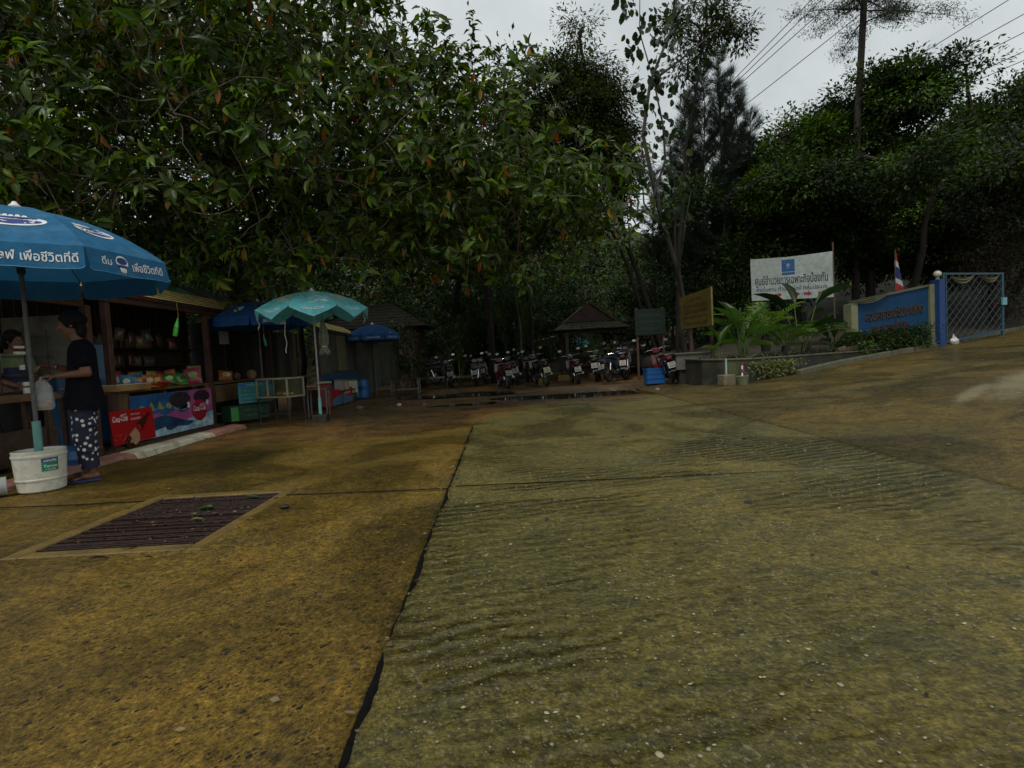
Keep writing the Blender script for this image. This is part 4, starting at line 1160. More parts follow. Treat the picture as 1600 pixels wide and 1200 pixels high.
# sachets hung in strips at the back of the stall, and jars on its shelves
dimcols = [(0.16, 0.07, 0.03), (0.18, 0.12, 0.05), (0.08, 0.05, 0.04), (0.12, 0.03, 0.025), (0.12, 0.11, 0.07), (0.06, 0.07, 0.05)]
sach = packet(0.13, 0.19, 0.04, 2)
sme = sach.mesh('sachet', [mat('sachet_foil', (0.15, 0.09, 0.05), 0.35, 0.4, 12), mat('sachet_end', (0.1, 0.07, 0.05), 0.4)])
for i in range(26):
    y = 8.9 + (i % 13) * 0.21 + 0.03 * math.sin(i * 3); z = 1.30 + (i // 13) * 0.34 + 0.02 * math.sin(i * 5)
    o = meshobj('sachet', sme); o.location = (-7.25 + 0.03 * math.sin(i * 7), y, z); o.rotation_euler = (0, 0, R(70 + 12 * math.sin(i)))
    o.material_slots[0].link = 'OBJECT'; ci = i % 6
    o.material_slots[0].material = mat('sachet_tone_%s' % 'abcdef'[ci], dimcols[ci], 0.35, 0.4, 12)
    tag(o, 'dim foil sachet hung in rows at the back of the wooden stall', 'snack packet', 'sachets hung in rows at the back of the stall')
jm = MB(); jm.lathe([(0.06, 0), (0.068, 0.01), (0.068, 0.15), (0.055, 0.17), (0.055, 0.175)], 12)
jl = MB(); jl.lathe([(0.058, 0.175), (0.06, 0.2), (0.03, 0.203)], 12)
proto = None
for i in range(11):
    lab = 'lidded jar of brown sweets on the stall shelf, %s from the near end' % ORD[i]
    if proto is None:
        t = proto = thing('jar', lab, 'jar', (-7.38, 9.0, 0.85), 0, 'jars on the stall shelf')
        jm.build('jar_body', mat('sweet_jar', (0.20, 0.12, 0.06), 0.2, 0.5, 25), t, smooth=True); jl.build('lid', mat('jar_lid', (0.25, 0.22, 0.18), 0.4), t, smooth=True)
    else:
        t = copy_tree(proto); t['label'] = lab; t.location = (-7.38 + 0.03 * math.sin(i * 4), 9.0 + i * 0.19, 0.85)
# blue freezer with a printed panel
fz = thing('freezer', 'tall blue freezer with a pale picture at the near end of the stall', 'freezer', (-6.55, 8.55, 0), R(48))
M_fz = mat('freezer_blue', (0.02, 0.085, 0.18), 0.4, 0.3, 3.0)
mb = MB(); mb.box(-0.33, 0.33, -0.3, 0.3, 0, 1.52); mb.build('cabinet', M_fz, fz, bevel=0.02)
mb = MB(); shape_on(mb, ell(0.08, 1.12, 0.10, 0.09, 14), lambda x, y: (x, -0.304, y)); shape_on(mb, ell(0.12, 1.02, 0.09, 0.10, 14), lambda x, y: (x, -0.3055, y)); mb.build('picture_print', mat('freezer_print', (0.16, 0.19, 0.14), 0.5, 0.5, 18), fz)
mb = MB(); mb.box(-0.30, 0.30, -0.325, -0.303, 0.86, 0.89); mb.build('handle_rail', M_steel, fz)
# hanging bottles
def hang_bottle(label, loc, z0, z1, col, cap, key, scale=1.0, tilt=12):
    t = thing('hanging_bottle', label, 'bottle', (loc[0], loc[1], 0), R(40), 'bottles hung from the stall eave')
    M = Matrix.Translation((0, 0, z1)) @ Matrix.Rotation(R(tilt), 4, 'Y')
    s = z1 - z0
    mb = MB(); pr = [(0.0, -s), (0.10*s, -s), (0.125*s, -0.96*s), (0.12*s, -0.74*s), (0.132*s, -0.66*s), (0.12*s, -0.42*s), (0.07*s, -0.22*s), (0.045*s, -0.12*s), (0.045*s, -0.05*s), (0.0, -0.05*s)]
    mb.lathe([(r_ * scale, z) for r_, z in pr], 16, cap=False, M=M); mb.build('bottle', mat('bottle_' + key, col, 0.12, 0.15, 8, spec=0.7), t, smooth=True)
    mb = MB(); mb.lathe([(0.052*s*scale, -0.06*s), (0.052*s*scale, 0.0), (0.0, 0.0)], 12, M=M, cap=False); mb.build('cap', mat('cap_' + key, cap, 0.4), t, smooth=True)
    mb = MB(); mb.lathe([(0.128*s*scale, -0.70*s), (0.128*s*scale, -0.52*s)], 16, cap=False, M=M); mb.build('label', mat('bottle_label_' + key, (0.02, 0.10, 0.03), 0.4, 0.5, 12), t, smooth=True)
    mb = MB(); mb.tube([(0, 0, z1 - 0.01), (0.01, 0, z1 + 0.04), (0, 0, 2.16)], 0.004, 5); mb.build('string', mat('orange_string', (0.4, 0.2, 0.08), 0.8), t)
    return t
hang_bottle('bright green drink bottle hung by its neck from the stall eave', (-5.34, 9.17), 1.60, 1.90, (0.06, 0.55, 0.04), (0.10, 0.45, 0.04), 'lime')
hang_bottle('small teal green bottle hung on a long string at the far end of the eave', (-4.75, 10.95), 1.44, 1.66, (0.02, 0.22, 0.10), (0.2, 0.5, 0.5), 'teal', tilt=-8)
# grey price card on a stick and a pale sack inside the second half
cd = thing('price_card', 'pale blank card on a thin stick standing inside the stall', 'sign', (-6.1, 12.1, 0.80), R(50))
mb = MB(); mb.box(-0.10, 0.10, -0.004, 0.004, 0.78, 1.06); mb.build('card', mat('grey_card', (0.30, 0.30, 0.27), 0.7, 0.2), cd)
mb = MB(); mb.tube([(0, 0.01, 0), (0, 0.01, 0.9)], 0.008, 6); mb.build('stick', M_wood, cd)
cc = MB(); cc.ball((0, 0, 0.1), 0.1, 14, 10, (1, 1, 1.05)); tag(cc.build('coconut', mat('coconut_husk', (0.24, 0.16, 0.07), 0.8, 0.4, 9, bump=0.4, bscale=20), None, smooth=True), 'round tan coconut sitting on the counter above the glass case', 'coconut', 'coconuts on the counter').location = (-5.55, 12.05, 0.80)
cc = MB(); cc.ball((0, 0, 0.085), 0.085, 14, 10, (1, 1, 0.95)); tag(cc.build('coconut', mat('dark_husk', (0.10, 0.06, 0.035), 0.8, 0.4, 9, bump=0.4), None, smooth=True), 'small dark coconut left of the tan one', 'coconut', 'coconuts on the counter').location = (-5.75, 11.8, 0.80)

# glass display case on a stand
gd = thing('display_case', 'small glass display case with fried snacks on a thin legged stand', 'display case', (-4.52, 11.0, 0), math.atan2(-0.27, 0.54))
M_frame = mat('aluminium_frame', (0.36, 0.34, 0.24), 0.4, 0.2, 10, metal=0.3)
gl = bpy.data.materials.new('case_glass'); gl.use_nodes = True
gp = gl.node_tree.nodes['Principled BSDF']; gp.inputs['Transmission Weight'].default_value = 1.0; gp.inputs['Roughness'].default_value = 0.05; gp.inputs['IOR'].default_value = 1.12; gp.inputs['Base Color'].default_value = (0.85, 0.9, 0.82, 1)
for x in (-0.42, -0.12, 0.40):
    for y in ((-0.2, 0.2) if x != -0.12 else (-0.2,)):
        mb = MB(); mb.box(x - 0.014, x + 0.014, y - 0.014, y + 0.014, 0.46, 0.80); mb.build('frame_post', M_frame, gd)
for z in (0.45, 0.80):
    for y in (-0.2, 0.2):
        mb = MB(); mb.box(-0.434, 0.414, y - 0.015, y + 0.015, z - 0.014, z + 0.014); mb.build('frame_rail', M_frame, gd)
    for x in (-0.42, 0.40):
        mb = MB(); mb.box(x - 0.013, x + 0.013, -0.185, 0.185, z - 0.013, z + 0.013); mb.build('frame_rail', M_frame, gd)
mb = MB(); mb.box(-0.405, 0.385, -0.185, 0.185, 0.45, 0.462); mb.build('case_floor', mat('case_floor', (0.22, 0.20, 0.12), 0.5), gd)
mb = MB(); mb.box(-0.404, 0.384, 0.204, 0.208, 0.466, 0.784); mb.build('back_panel', mat('case_back', (0.10, 0.10, 0.05), 0.4, 0.4, 4), gd)
for (x0, x1) in ((-0.404, -0.136), (-0.104, 0.384)):
    mb = MB(); mb.box(x0, x1, -0.202, -0.198, 0.466, 0.784); mb.build('pane', gl, gd)
for i, (x, y, r_) in enumerate(((-0.02, -0.02, 0.06), (0.08, 0.05, 0.055), (0.16, -0.04, 0.05), (0.25, 0.03, 0.045), (0.04, -0.09, 0.04))):
    mb = MB(); mb.ball((x, y, 0.462 + r_ * 0.7), r_, 10, 7, (1.3, 1, 0.7)); tag(mb.build('fried_snack', mat('fried_dough', (0.32, 0.20, 0.07), 0.6, 0.4, 18, bump=0.4), None, smooth=True), 'lump of fried dough in the glass case, %s by size' % ('largest', 'second', 'third', 'fourth', 'smallest')[i], 'snack', 'fried snacks in the display case').matrix_world = Matrix.Translation((-4.52, 11.0, 0)) @ Matrix.Rotation(math.atan2(-0.27, 0.54), 4, 'Z')
for (x, y) in ((-0.41, -0.19), (0.39, -0.19), (-0.41, 0.19), (0.39, 0.19)):
    mb = MB(); mb.box(x - 0.014, x + 0.014, y - 0.014, y + 0.014, -0.05, 0.436); mb.build('leg', M_steel, gd)
mb = MB(); mb.box(-0.40, 0.38, -0.2, -0.18, 0.12, 0.14); mb.build('stretcher', M_steel, gd)
sdt = thing('side_table', 'thin metal stand with a pale top beside the glass case', 'stand', (-4.0, 11.6, 0), R(10))
mb = MB(); mb.box(-0.2, 0.2, -0.2, 0.2, 0.52, 0.545); mb.build('table_top', M_board, sdt)
for (x, y) in ((-0.18, -0.18), (0.18, -0.18), (-0.18, 0.18), (0.18, 0.18)):
    mb = MB(); mb.box(x - 0.013, x + 0.013, y - 0.013, y + 0.013, -0.05, 0.52); mb.build('leg', M_steel, sdt)

# ------------------------------------------------------------------ nearest stall (left edge)
posts1 = [(-5.62, 5.2), (-5.62, 7.55), (-7.4, 5.2), (-7.4, 7.5)]
s1, B1, ox1, oy1 = stall('dark wooden food stall under the big blue parasol at the left edge', 4.6, 7.45, -5.6, -7.5, 1.98, posts1, (4.7, 6.95, 0.86), nplank=2)
for i in range(6):
    mb = MB(); mb.bar((-5.5 - i * 0.32 - ox1, 4.6 - oy1, 2.13 + i * 0.06), (-5.5 - i * 0.32 - ox1, 7.42 - oy1, 2.13 + i * 0.06), 0.315, 0.015, up=(0.2, 0, 1)); mb.build('roof_board', M_wood, s1)
B1('front_rail', -5.66, -5.60, 4.7, 7.0, 0.78, 0.83, M_board)
B1('front_board', -5.72, -5.69, 4.8, 7.0, 0.05, 0.45, M_wood)
B1('shelf', -7.4, -7.05, 4.8, 7.3, 1.1, 1.13, M_wood)
B1('canvas_side', -6.6, -5.66, 7.38, 7.40, 1.05, 1.85, mat('grey_canvas', (0.12, 0.115, 0.09), 0.85, 0.3, 5, bump=0.3, bscale=10), 0)
for i, (y, z, w, h, lab) in enumerate(((6.55, 1.32, 0.05, 0.09, 'small white packet on the stall rack beside the parasol pole'), (6.85, 1.42, 0.10, 0.03, 'flat white packet hung highest on the stall rack'), (6.85, 1.35, 0.11, 0.035, 'flat white packet hung just below the highest one'), (6.87, 1.18, 0.045, 0.06, 'white tag hung in the middle of the stall rack'), (6.92, 0.98, 0.09, 0.05, 'white cup pack standing above the striped one'), (6.92, 0.90, 0.09, 0.07, 'white striped cup pack on the counter behind the pole'))):
    mb = MB(); mb.box(-0.02, 0.02, -w / 2, w / 2, -h / 2, h / 2)
    o = tag(mb.build('white_packet', mat('paper_white', (0.62, 0.60, 0.52), 0.5, 0.2, 15), None, bevel=0.004), lab, 'packet', 'white packets on the dark stall')
    o.location = (-5.80, y - 0.28 + 0.12, z); o.rotation_euler = (0, 0.1 * math.sin(i), R(-20))
rk = thing('display_rack', 'dark wire rack of hanging goods at the back of the nearest stall', 'rack', (-5.92, 6.9, 0.86))
for y in (-0.35, 0.0, 0.35):
    mb = MB(); mb.tube([(0, y, 0), (0, y, 0.8)], 0.008, 6); mb.build('upright', M_black, rk)
for z in (0.2, 0.45, 0.7):
    mb = MB(); mb.tube([(0.012, -0.4, z), (0.012, 0.4, z)], 0.006, 6); mb.build('wire', M_black, rk)
for i, (y, z, c_, lab) in enumerate(((5.75, 0.28, (0.02, 0.035, 0.09), 'navy plastic tub stored under the counter at the left edge'), (6.35, 0.25, (0.025, 0.06, 0.13), 'blue plastic tub stored under the counter beside the navy one'))):
    mb = MB(); mb.lathe([(0.17, 0.0), (0.19, 0.02), (0.24, 0.40), (0.255, 0.42), (0.24, 0.42), (0.18, 0.06), (0, 0.05)], 20, cap=False)
    tag(mb.build('tub', mat('tub_%d' % i, c_, 0.4, 0.2), None, smooth=True), lab, 'tub', 'tubs under the nearest stall').location = (-6.0, y, 0.0)
bgb = MB(); bgb.lathe([(0.05, 0), (0.2, 0.02), (0.24, 0.14), (0.20, 0.24), (0.10, 0.30), (0.06, 0.33)], 16)
o = tag(bgb.build('blue_sack', mat('blue_sack', (0.015, 0.075, 0.17), 0.4, 0.4, 8, bump=0.5, bscale=10), None, smooth=True), 'blue plastic sack slumped behind the standing woman on the kerb', 'sack'); o.location = (-5.15, 6.3, 0.0); o.scale = (1.25, 1.0, 0.85)
for i, (y, z, r_, c_, lab) in enumerate(((5.9, 0.86, 0.13, (0.05, 0.045, 0.04), 'dark cooking pot on the nearest stall counter'), (6.15, 0.86, 0.10, (0.14, 0.13, 0.11), 'steel bowl on the counter behind the parasol pole'))):
    mb = MB(); mb.lathe([(r_ * 0.8, 0), (r_, 0.02), (r_, 0.12), (r_ * 1.06, 0.125), (r_ * 0.95, 0.12), (r_ * 0.9, 0.03), (0, 0.03)], 18, cap=False)
    tag(mb.build('pot', mat('pot_%d' % i, c_, 0.35, 0.2, metal=0.5), None, smooth=True), lab, 'pot', 'pots on the nearest stall').location = (-5.9, y - 0.5, z)

# ------------------------------------------------------------------ third stall with curtains
M_curt = [mat('curtain_tone_%s' % 'abcd'[i], c_, 0.8, 0.3, 3, bump=0.25, bscale=9, stretch=(4, 4, 0.6)) for i, c_ in enumerate(((0.075, 0.075, 0.05), (0.055, 0.058, 0.04), (0.115, 0.115, 0.05), (0.065, 0.06, 0.045)))]
s3 = thing('market_stall', 'third stall closed with grey olive striped curtains behind the turquoise parasol', 'market stall', (-4.6, 15.0, 0), 0, 'market stalls along the left side')
def P3(name, m, *a, bev=0.004):
    mb = MB(); mb.box(*a); return mb.build(name, m, s3, bevel=bev)
def curtain(parent, name, m, p0, p1, z0, z1, amp=0.02, waves=5):
    p0, p1 = Vector((*p0, 0)), Vector((*p1, 0)); d = (p1 - p0); nn = Vector((-d.y, d.x, 0)).normalized()
    mb = MB(); n_ = waves * 6
    for i in range(n_ + 1):
        t_ = i / n_; q = p0 + d * t_ + nn * amp * math.sin(t_ * waves * 2 * PI)
        for z, k in ((z0 + 0.01 * math.sin(i), 1.25), ((z0 + z1) / 2, 1.0), (z1, 0.6)):
            q2 = p0 + d * t_ + nn * amp * k * math.sin(t_ * waves * 2 * PI + 0.3 * k)
            mb.v.append((q2.x, q2.y, z))
    for i in range(n_):
        for j in range(2): mb.f.append((i*3+j, (i+1)*3+j, (i+1)*3+j+1, i*3+j+1)); mb.m.append(0)
    return mb.build(name, m, parent, smooth=True, ang=70)
for i in range(4):
    y0 = -1.5 + i * 0.78
    curtain(s3, 'curtain', M_curt[i], (0.0, y0), (0.0, y0 + 0.77), 0.84, 1.80, 0.018, 3)
curtain(s3, 'curtain', M_curt[1], (-1.7, -1.55), (-0.55, -1.55), 0.5, 1.85, 0.02, 4)
for (x, y) in ((0, -1.52), (0, 1.65), (-1.7, -1.5), (-1.7, 1.6)): P3('post', M_redwood, x - 0.04, x + 0.04, y - 0.04, y + 0.04, -0.05, 1.9)
for i in range(4):
    mb = MB(); mb.bar((0.12 - i * 0.13, -1.75, 1.93 + i * 0.07), (0.12 - i * 0.13, 1.75, 1.86 + i * 0.07), 0.09, 0.02, up=(0.48, 0, 0.88)); mb.build('slat', M_slat, s3, bevel=0.003)
mb = MB(); mb.bar((-0.6, -1.75, 2.22), (-0.6, 1.75, 2.15), 1.5, 0.012, up=(0.48, 0, 0.88)); mb.build('roof_sheet', M_darksheet, s3)
P3('counter_plank', M_board, -0.7, 0.05, -1.5, 1.65, 0.74, 0.78)
P3('counter_skirt', mat('blue_skirt', (0.012, 0.055, 0.12), 0.6, 0.3, 4), 0.055, 0.07, -1.5, 1.65, 0.52, 0.80)
P3('lower_shelf', M_steel, 0.02, 0.36, -0.9, 1.3, 0.33, 0.35)
for y in (-0.88, 0.2, 1.28): P3('shelf_leg', M_steel, 0.33, 0.35, y - 0.012, y + 0.012, -0.05, 0.33)
P3('end_board', M_wood, -0.7, 0.04, -1.55, -1.50, -0.05, 0.5)
rc = thing('drink_cooler', 'red drinks cooler at the near end of the third stall', 'cooler', (-4.42, 13.25, 0), R(20))
mb = MB(); mb.box(-0.16, 0.16, -0.2, 0.2, 0.02, 0.58); mb.build('cooler_body', mat('cooler_red', (0.20, 0.012, 0.014), 0.45, 0.3, 4), rc, bevel=0.02)
mb = MB(); mb.box(-0.17, 0.17, -0.21, 0.21, 0.585, 0.63); mb.build('lid', mat('cooler_lid', (0.42, 0.38, 0.30), 0.5), rc, bevel=0.01)
for i, (y, w, h, m_, lab) in enumerate(((14.15, 0.34, 0.26, M_steel, 'square steel tin shining on the third stall shelf'), (14.55, 0.34, 0.24, mat('brass_tin', (0.2, 0.16, 0.09), 0.35, 0.2, metal=0.8), 'dull brass tin beside the steel one on the shelf'), (15.4, 0.26, 0.34, mat('pale_tin', (0.35, 0.33, 0.24), 0.4, 0.2, metal=0.4), 'pale tin standing lower at the end of the shelf'))):
    t = thing('food_tin', lab, 'tin', (-4.38, y, 0.35 if i < 2 else 0.22), R(30), 'tins on the third stall')
    mb = MB(); mb.box(-0.13, 0.13, -w / 2, w / 2, 0, h); mb.build('tin_body', m_, t, bevel=0.012)
    mb = MB(); mb.box(-0.135, 0.135, -w / 2 - 0.004, w / 2 + 0.004, h, h + 0.018); mb.build('lid', M_steel, t, bevel=0.004)
bp_ = thing('drink_poster', 'small blue and red soft drink poster low on the third stall', 'poster', (-4.30, 14.3, 0.2))
bf = px_plane(0.0, 0.0, 0.0)
mb = MB(); mb.box(-0.006, 0, -0.85, 0.85, -0.18, 0.20); mb.build('poster_board', M_coke, bp_)
mb = MB(); mb.add([bf(-0.85, -0.18, 0.003), bf(0.84, -0.18, 0.003), bf(0.84, -0.04, 0.003), bf(0.3, 0.02, 0.003), (bf(-0.1, 0.06, 0.003)), bf(-0.85, 0.0, 0.003)], [(0, 1, 2, 3, 4, 5)]); mb.build('wave_print', mat('poster_wave', (0.07, 0.18, 0.30), 0.4, 0.5, 6), bp_)
mb = MB(); script_logo(mb, lambda u, v, l=0.0: bf(u + 0.35, v + 0.10, l + 0.002), 0.5, 0.13); mb.build('lettering', M_white_print, bp_)
bbl = thing('water_barrel', 'blue plastic barrel standing at the end of the third stall', 'barrel', (-4.35, 16.35, 0))
mb = MB(); mb.lathe([(0.16, 0), (0.18, 0.02), (0.19, 0.2), (0.185, 0.22), (0.19, 0.24), (0.185, 0.48), (0.17, 0.52), (0, 0.53)], 20, cap=False); mb.build('barrel_body', mat('barrel_blue', (0.012, 0.12, 0.34), 0.4, 0.15), bbl, smooth=True)
mb = MB(); mb.lathe([(0.175, 0.505), (0.18, 0.54), (0.10, 0.55), (0, 0.55)], 20, cap=False); mb.build('lid', mat('barrel_lid', (0.015, 0.14, 0.36), 0.4), bbl, smooth=True)

# ------------------------------------------------------------------ fourth stall, wrapped in tarpaulin, and the tiled hut behind it
s4 = thing('market_stall', 'farthest stall wrapped in grey green tarpaulin under the dark blue parasol', 'market stall', (-4.2, 18.2, 0), 0, 'market stalls along the left side')
M_tp = mat('grey_green_tarp', (0.062, 0.066, 0.045), 0.7, 0.4, 3, bump=0.4, bscale=7)
curtain(s4, 'tarpaulin', M_tp, (0.05, -1.2), (0.35, 1.2), 0.25, 1.72, 0.035, 3); curtain(s4, 'tarpaulin', M_tp, (-1.5, -1.2), (0.02, -1.22), 0.1, 1.75, 0.04, 3)
for (x, y) in ((0, -1.15), (0.3, 1.15), (-1.4, -1.1), (-1.4, 1.1)):
    mb = MB(); mb.box(x - 0.04, x + 0.04, y - 0.04, y + 0.04, -0.05, 1.78); mb.build('post', M_wood, s4)
mb = MB(); mb.bar((-0.6, -1.4, 1.86), (-0.6, 1.4, 1.84), 2.0, 0.03, up=(0.1, 0, 1)); mb.build('roof_sheet', M_darksheet, s4)

hut = thing('tiled_hut', 'dark hut with a hipped tiled roof behind the far stalls', 'hut', (-5.0, 22.0, 0), 0)
M_dtile = mat('dark_roof_tile', (0.009, 0.0085, 0.007), 0.8, 0.5, 6, bump=0.3, spec=0.2, dirt=(0.02, 0.021, 0.01), dirt_scale=3)
mb = MB(); mb.box(-1.5, 1.5, -1.2, 1.2, -0.05, 2.3); mb.build('wall', M_wood, hut)
def hip_roof(parent, hw, hd, z0, rw, z1, m, rows=9, name='tile_row'):
    for k in range(rows):
        t0, t1 = k / rows, (k + 1) / rows + 0.03
        def ring(t_, lift): 
            return (hw + (rw - hw) * t_, hd + (0.05 - hd) * t_, z0 + (z1 - z0) * t_ + lift)
        a = ring(t0, 0.03); b = ring(min(t1, 1), 0.0)
        mb = MB()
        va = [(-a[0], -a[1], a[2]), (a[0], -a[1], a[2]), (a[0], a[1], a[2]), (-a[0], a[1], a[2])]
        vb = [(-b[0], -b[1], b[2]), (b[0], -b[1], b[2]), (b[0], b[1], b[2]), (-b[0], b[1], b[2])]
        vc = [(x, y, z - 0.03) for x, y, z in va]
        mb.add(va + vb + vc, [(i, (i+1) % 4, 4 + (i+1) % 4, 4 + i) for i in range(4)] + [(8 + i, 8 + (i+1) % 4, (i+1) % 4, i) for i in range(4)])
        mb.build(name, m, parent)
hip_roof(hut, 2.0, 1.6, 2.25, 0.5, 3.25, M_dtile, 8)

bn = thing('low_table', 'low metal framed table with thin legs at the edge of the scooter park', 'table', (-3.25, 17.25, 0), R(3))
mb = MB(); mb.box(-0.42, 0.42, -0.28, 0.28, 0.45, 0.48); mb.build('table_top', M_darksheet, bn, bevel=0.005)
for (x, y) in ((-0.4, -0.26), (0.4, -0.26), (-0.4, 0.26), (0.4, 0.26)):
    mb = MB(); mb.box(x - 0.015, x + 0.015, y - 0.015, y + 0.015, -0.05, 0.45); mb.build('leg', M_steel, bn)
for y in (-0.26, 0.26):
    mb = MB(); mb.box(-0.4, 0.4, y - 0.011, y + 0.011, 0.13, 0.152); mb.build('stretcher', M_steel, bn)
# ------------------------------------------------------------------ planter and signs on the right
M_darkwall = mat('dark_mossy_concrete', (0.026, 0.026, 0.019), 0.7, 0.5, 3.0, bump=0.5, bscale=18, dirt=(0.10, 0.11, 0.03), dirt_amt=0.7, dirt_scale=1.6)
M_cop = mat('coping_concrete', (0.10, 0.095, 0.06), 0.65, 0.35, 6.0, bump=0.4, bscale=30, dirt=(0.08, 0.08, 0.05))
wall_pts = [(4.30, 13.9), (4.31, 12.72), (4.62, 12.25), (5.2, 12.1), (5.95, 12.35), (7.6, 13.5), (8.8, 14.02), (9.8, 14.42)]
wall_top = [0.64, 0.64, 0.63, 0.62, 0.615, 0.60, 0.60, 0.62]
pw = thing('planter_wall', 'dark mossy low retaining wall of the planted bed right of the scooters', 'wall')
for i in range(len(wall_pts) - 1):
    (xa, ya), (xb, yb) = wall_pts[i], wall_pts[i + 1]
    d = Vector((xb - xa, yb - ya, 0)).normalized(); nn = Vector((-d.y, d.x, 0)) * 0.16
    za, zb = wall_top[i], wall_top[i + 1]
    g0, g1 = zt(xa, ya) - 0.1, zt(xb, yb) - 0.1
    mb = MB()
    vs = [(xa, ya, g0), (xb, yb, g1), (xb + nn.x, yb + nn.y, g1), (xa + nn.x, ya + nn.y, g0), (xa, ya, za), (xb, yb, zb), (xb + nn.x, yb + nn.y, zb), (xa + nn.x, ya + nn.y, za)]
    mb.add(vs, [(3,2,1,0),(4,5,6,7),(0,1,5,4),(1,2,6,5),(2,3,7,6),(3,0,4,7)])
    mb.build('wall_section', M_darkwall, pw)
    mb = MB(); o_ = nn * 0.08 / 0.16 * -0.25
    mb.bar((xa + nn.x * 0.45, ya + nn.y * 0.45, za + 0.018), (xb + nn.x * 0.45, yb + nn.y * 0.45, zb + 0.018), 0.20, 0.034); mb.build('coping', M_cop, pw, bevel=0.006)
# earth of the bed
bx_ = np.linspace(4.5, 24, 80); bv = np.linspace(0, 1, 30)
BX, BV = np.meshgrid(bx_, bv)
BY0 = np.interp(BX, [4.0, 4.62, 5.2, 5.95, 7.6, 8.8, 9.8, 11.3, 12.8, 14.0, 15.4, 24], [12.98, 12.35, 12.2, 12.45, 13.6, 14.12, 14.5, 15.05, 15.75, 16.4, 17.1, 21.6])
BY = BY0 + BV * (26 - BY0)
lift = np.interp(BX, [4, 9.8, 11.2, 30], [0.56, 0.60, 0.62, 1.2])
BZ = np.maximum(lift, zramp(BX, BY) * np.interp(BX, [4, 10, 12], [0, 0.6, 1.0])) + vnoise(BX, BY, 2.2, 31) * 0.05 + BV * np.interp(BX, [4, 6, 9], [0.0, 0.3, 1.0]) * (1.6 + 0.05 * BX)
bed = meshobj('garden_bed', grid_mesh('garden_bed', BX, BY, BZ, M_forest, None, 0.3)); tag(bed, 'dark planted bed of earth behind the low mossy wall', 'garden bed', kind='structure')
def zbed(x, y):
    y0 = float(np.interp(x, [4.0, 4.62, 5.2, 5.95, 7.6, 8.8, 9.8, 11.3, 12.8, 14.0, 15.4, 24], [12.98, 12.35, 12.2, 12.45, 13.6, 14.12, 14.5, 15.05, 15.75, 16.4, 17.1, 21.6]))
    v = max(0, (y - y0) / (26 - y0))
    return max(float(np.interp(x, [4, 9.8, 11.2, 30], [0.56, 0.60, 0.62, 1.2])), zt(x, y) * float(np.interp(x, [4, 10, 12], [0, 0.6, 1.0]))) + v * float(np.interp(x, [4, 6, 9], [0, 0.3, 1.0])) * (1.6 + 0.05 * x)

kb = thing('drive_kerb', 'low broken concrete kerb along the foot of the planted bed and past the gate', 'kerb')
kx = list(np.linspace(6.2, 11.0, 7)) + list(np.linspace(11.7, 18.5, 9))
for xa, xb in zip(kx, kx[1:]):
    if 10.9 < xa < 11.6: continue
    off = -0.10 if xa < 11 else 0.02
    ya, yb = float(kerb_y(xa)) + off, float(kerb_y(xb)) + off
    mb = MB(); za, zb = zt(xa, ya), zt(xb, yb)
    mb.bar((xa + 0.01, ya, za + 0.02), (xb - 0.01, yb, zb + 0.02), 0.13, 0.16)
    mb.build('kerb_length', M_cop, kb, bevel=0.015)

# pipes set in concrete blocks at the wall
p1 = thing('marker_post', 'pale blue pipe standing in a tan concrete block against the wall', 'post', (4.52, 11.85, zt(4.52, 11.85)), R(12), 'marker posts by the planter wall')
mb = MB(); mb.box(-0.14, 0.14, -0.12, 0.12, 0, 0.22); mb.build('block', mat('tan_concrete', (0.17, 0.14, 0.08), 0.7, 0.3, 8, bump=0.4), p1, bevel=0.01)
mb = MB(); mb.tube([(0, 0, 0.2), (0.005, 0, 0.56)], 0.018, 10); mb.build('pipe', mat('pale_blue_pipe', (0.30, 0.45, 0.46), 0.5, 0.2), p1, smooth=True)
p2 = thing('marker_post', 'red and white pipe standing in a mossy concrete bucket cast', 'post', (4.72, 11.52, zt(4.72, 11.5)), R(-8), 'marker posts by the planter wall')
mb = MB(); mb.lathe([(0.10, 0), (0.135, 0.18), (0.12, 0.185), (0, 0.18)], 12); mb.build('block', mat('mossy_concrete', (0.14, 0.14, 0.07), 0.7, 0.4, 7, bump=0.4), p2, smooth=True)
for i in range(4):
    mb = MB(); mb.tube([(0.002 * i, 0, 0.17 + i * 0.075), (0.002 * i, 0, 0.245 + i * 0.075)], 0.018, 10); mb.build('pipe_band', M_white_print if i % 2 == 0 else mat('marker_red', (0.35, 0.02, 0.02), 0.5, 0.2), p2, smooth=True)

tg = thing('concrete_trough', 'grey concrete trough with a pale rim behind the red scooter', 'trough', (4.55, 14.2, 0), R(-4))
mb = MB(); mb.box(-0.42, 0.42, -0.24, 0.24, 0.4, 0.78); mb.build('trough_body', mat('trough_grey', (0.12, 0.12, 0.10), 0.7, 0.3, 4, bump=0.3), tg, bevel=0.01)
mb = MB(); mb.box(-0.46, 0.46, -0.28, 0.28, 0.78, 0.82); mb.build('rim', M_cop, tg, bevel=0.008)
mb = MB(); mb.box(-0.35, 0.35, -0.18, 0.18, -0.05, 0.4); mb.build('foot', M_darkwall, tg)

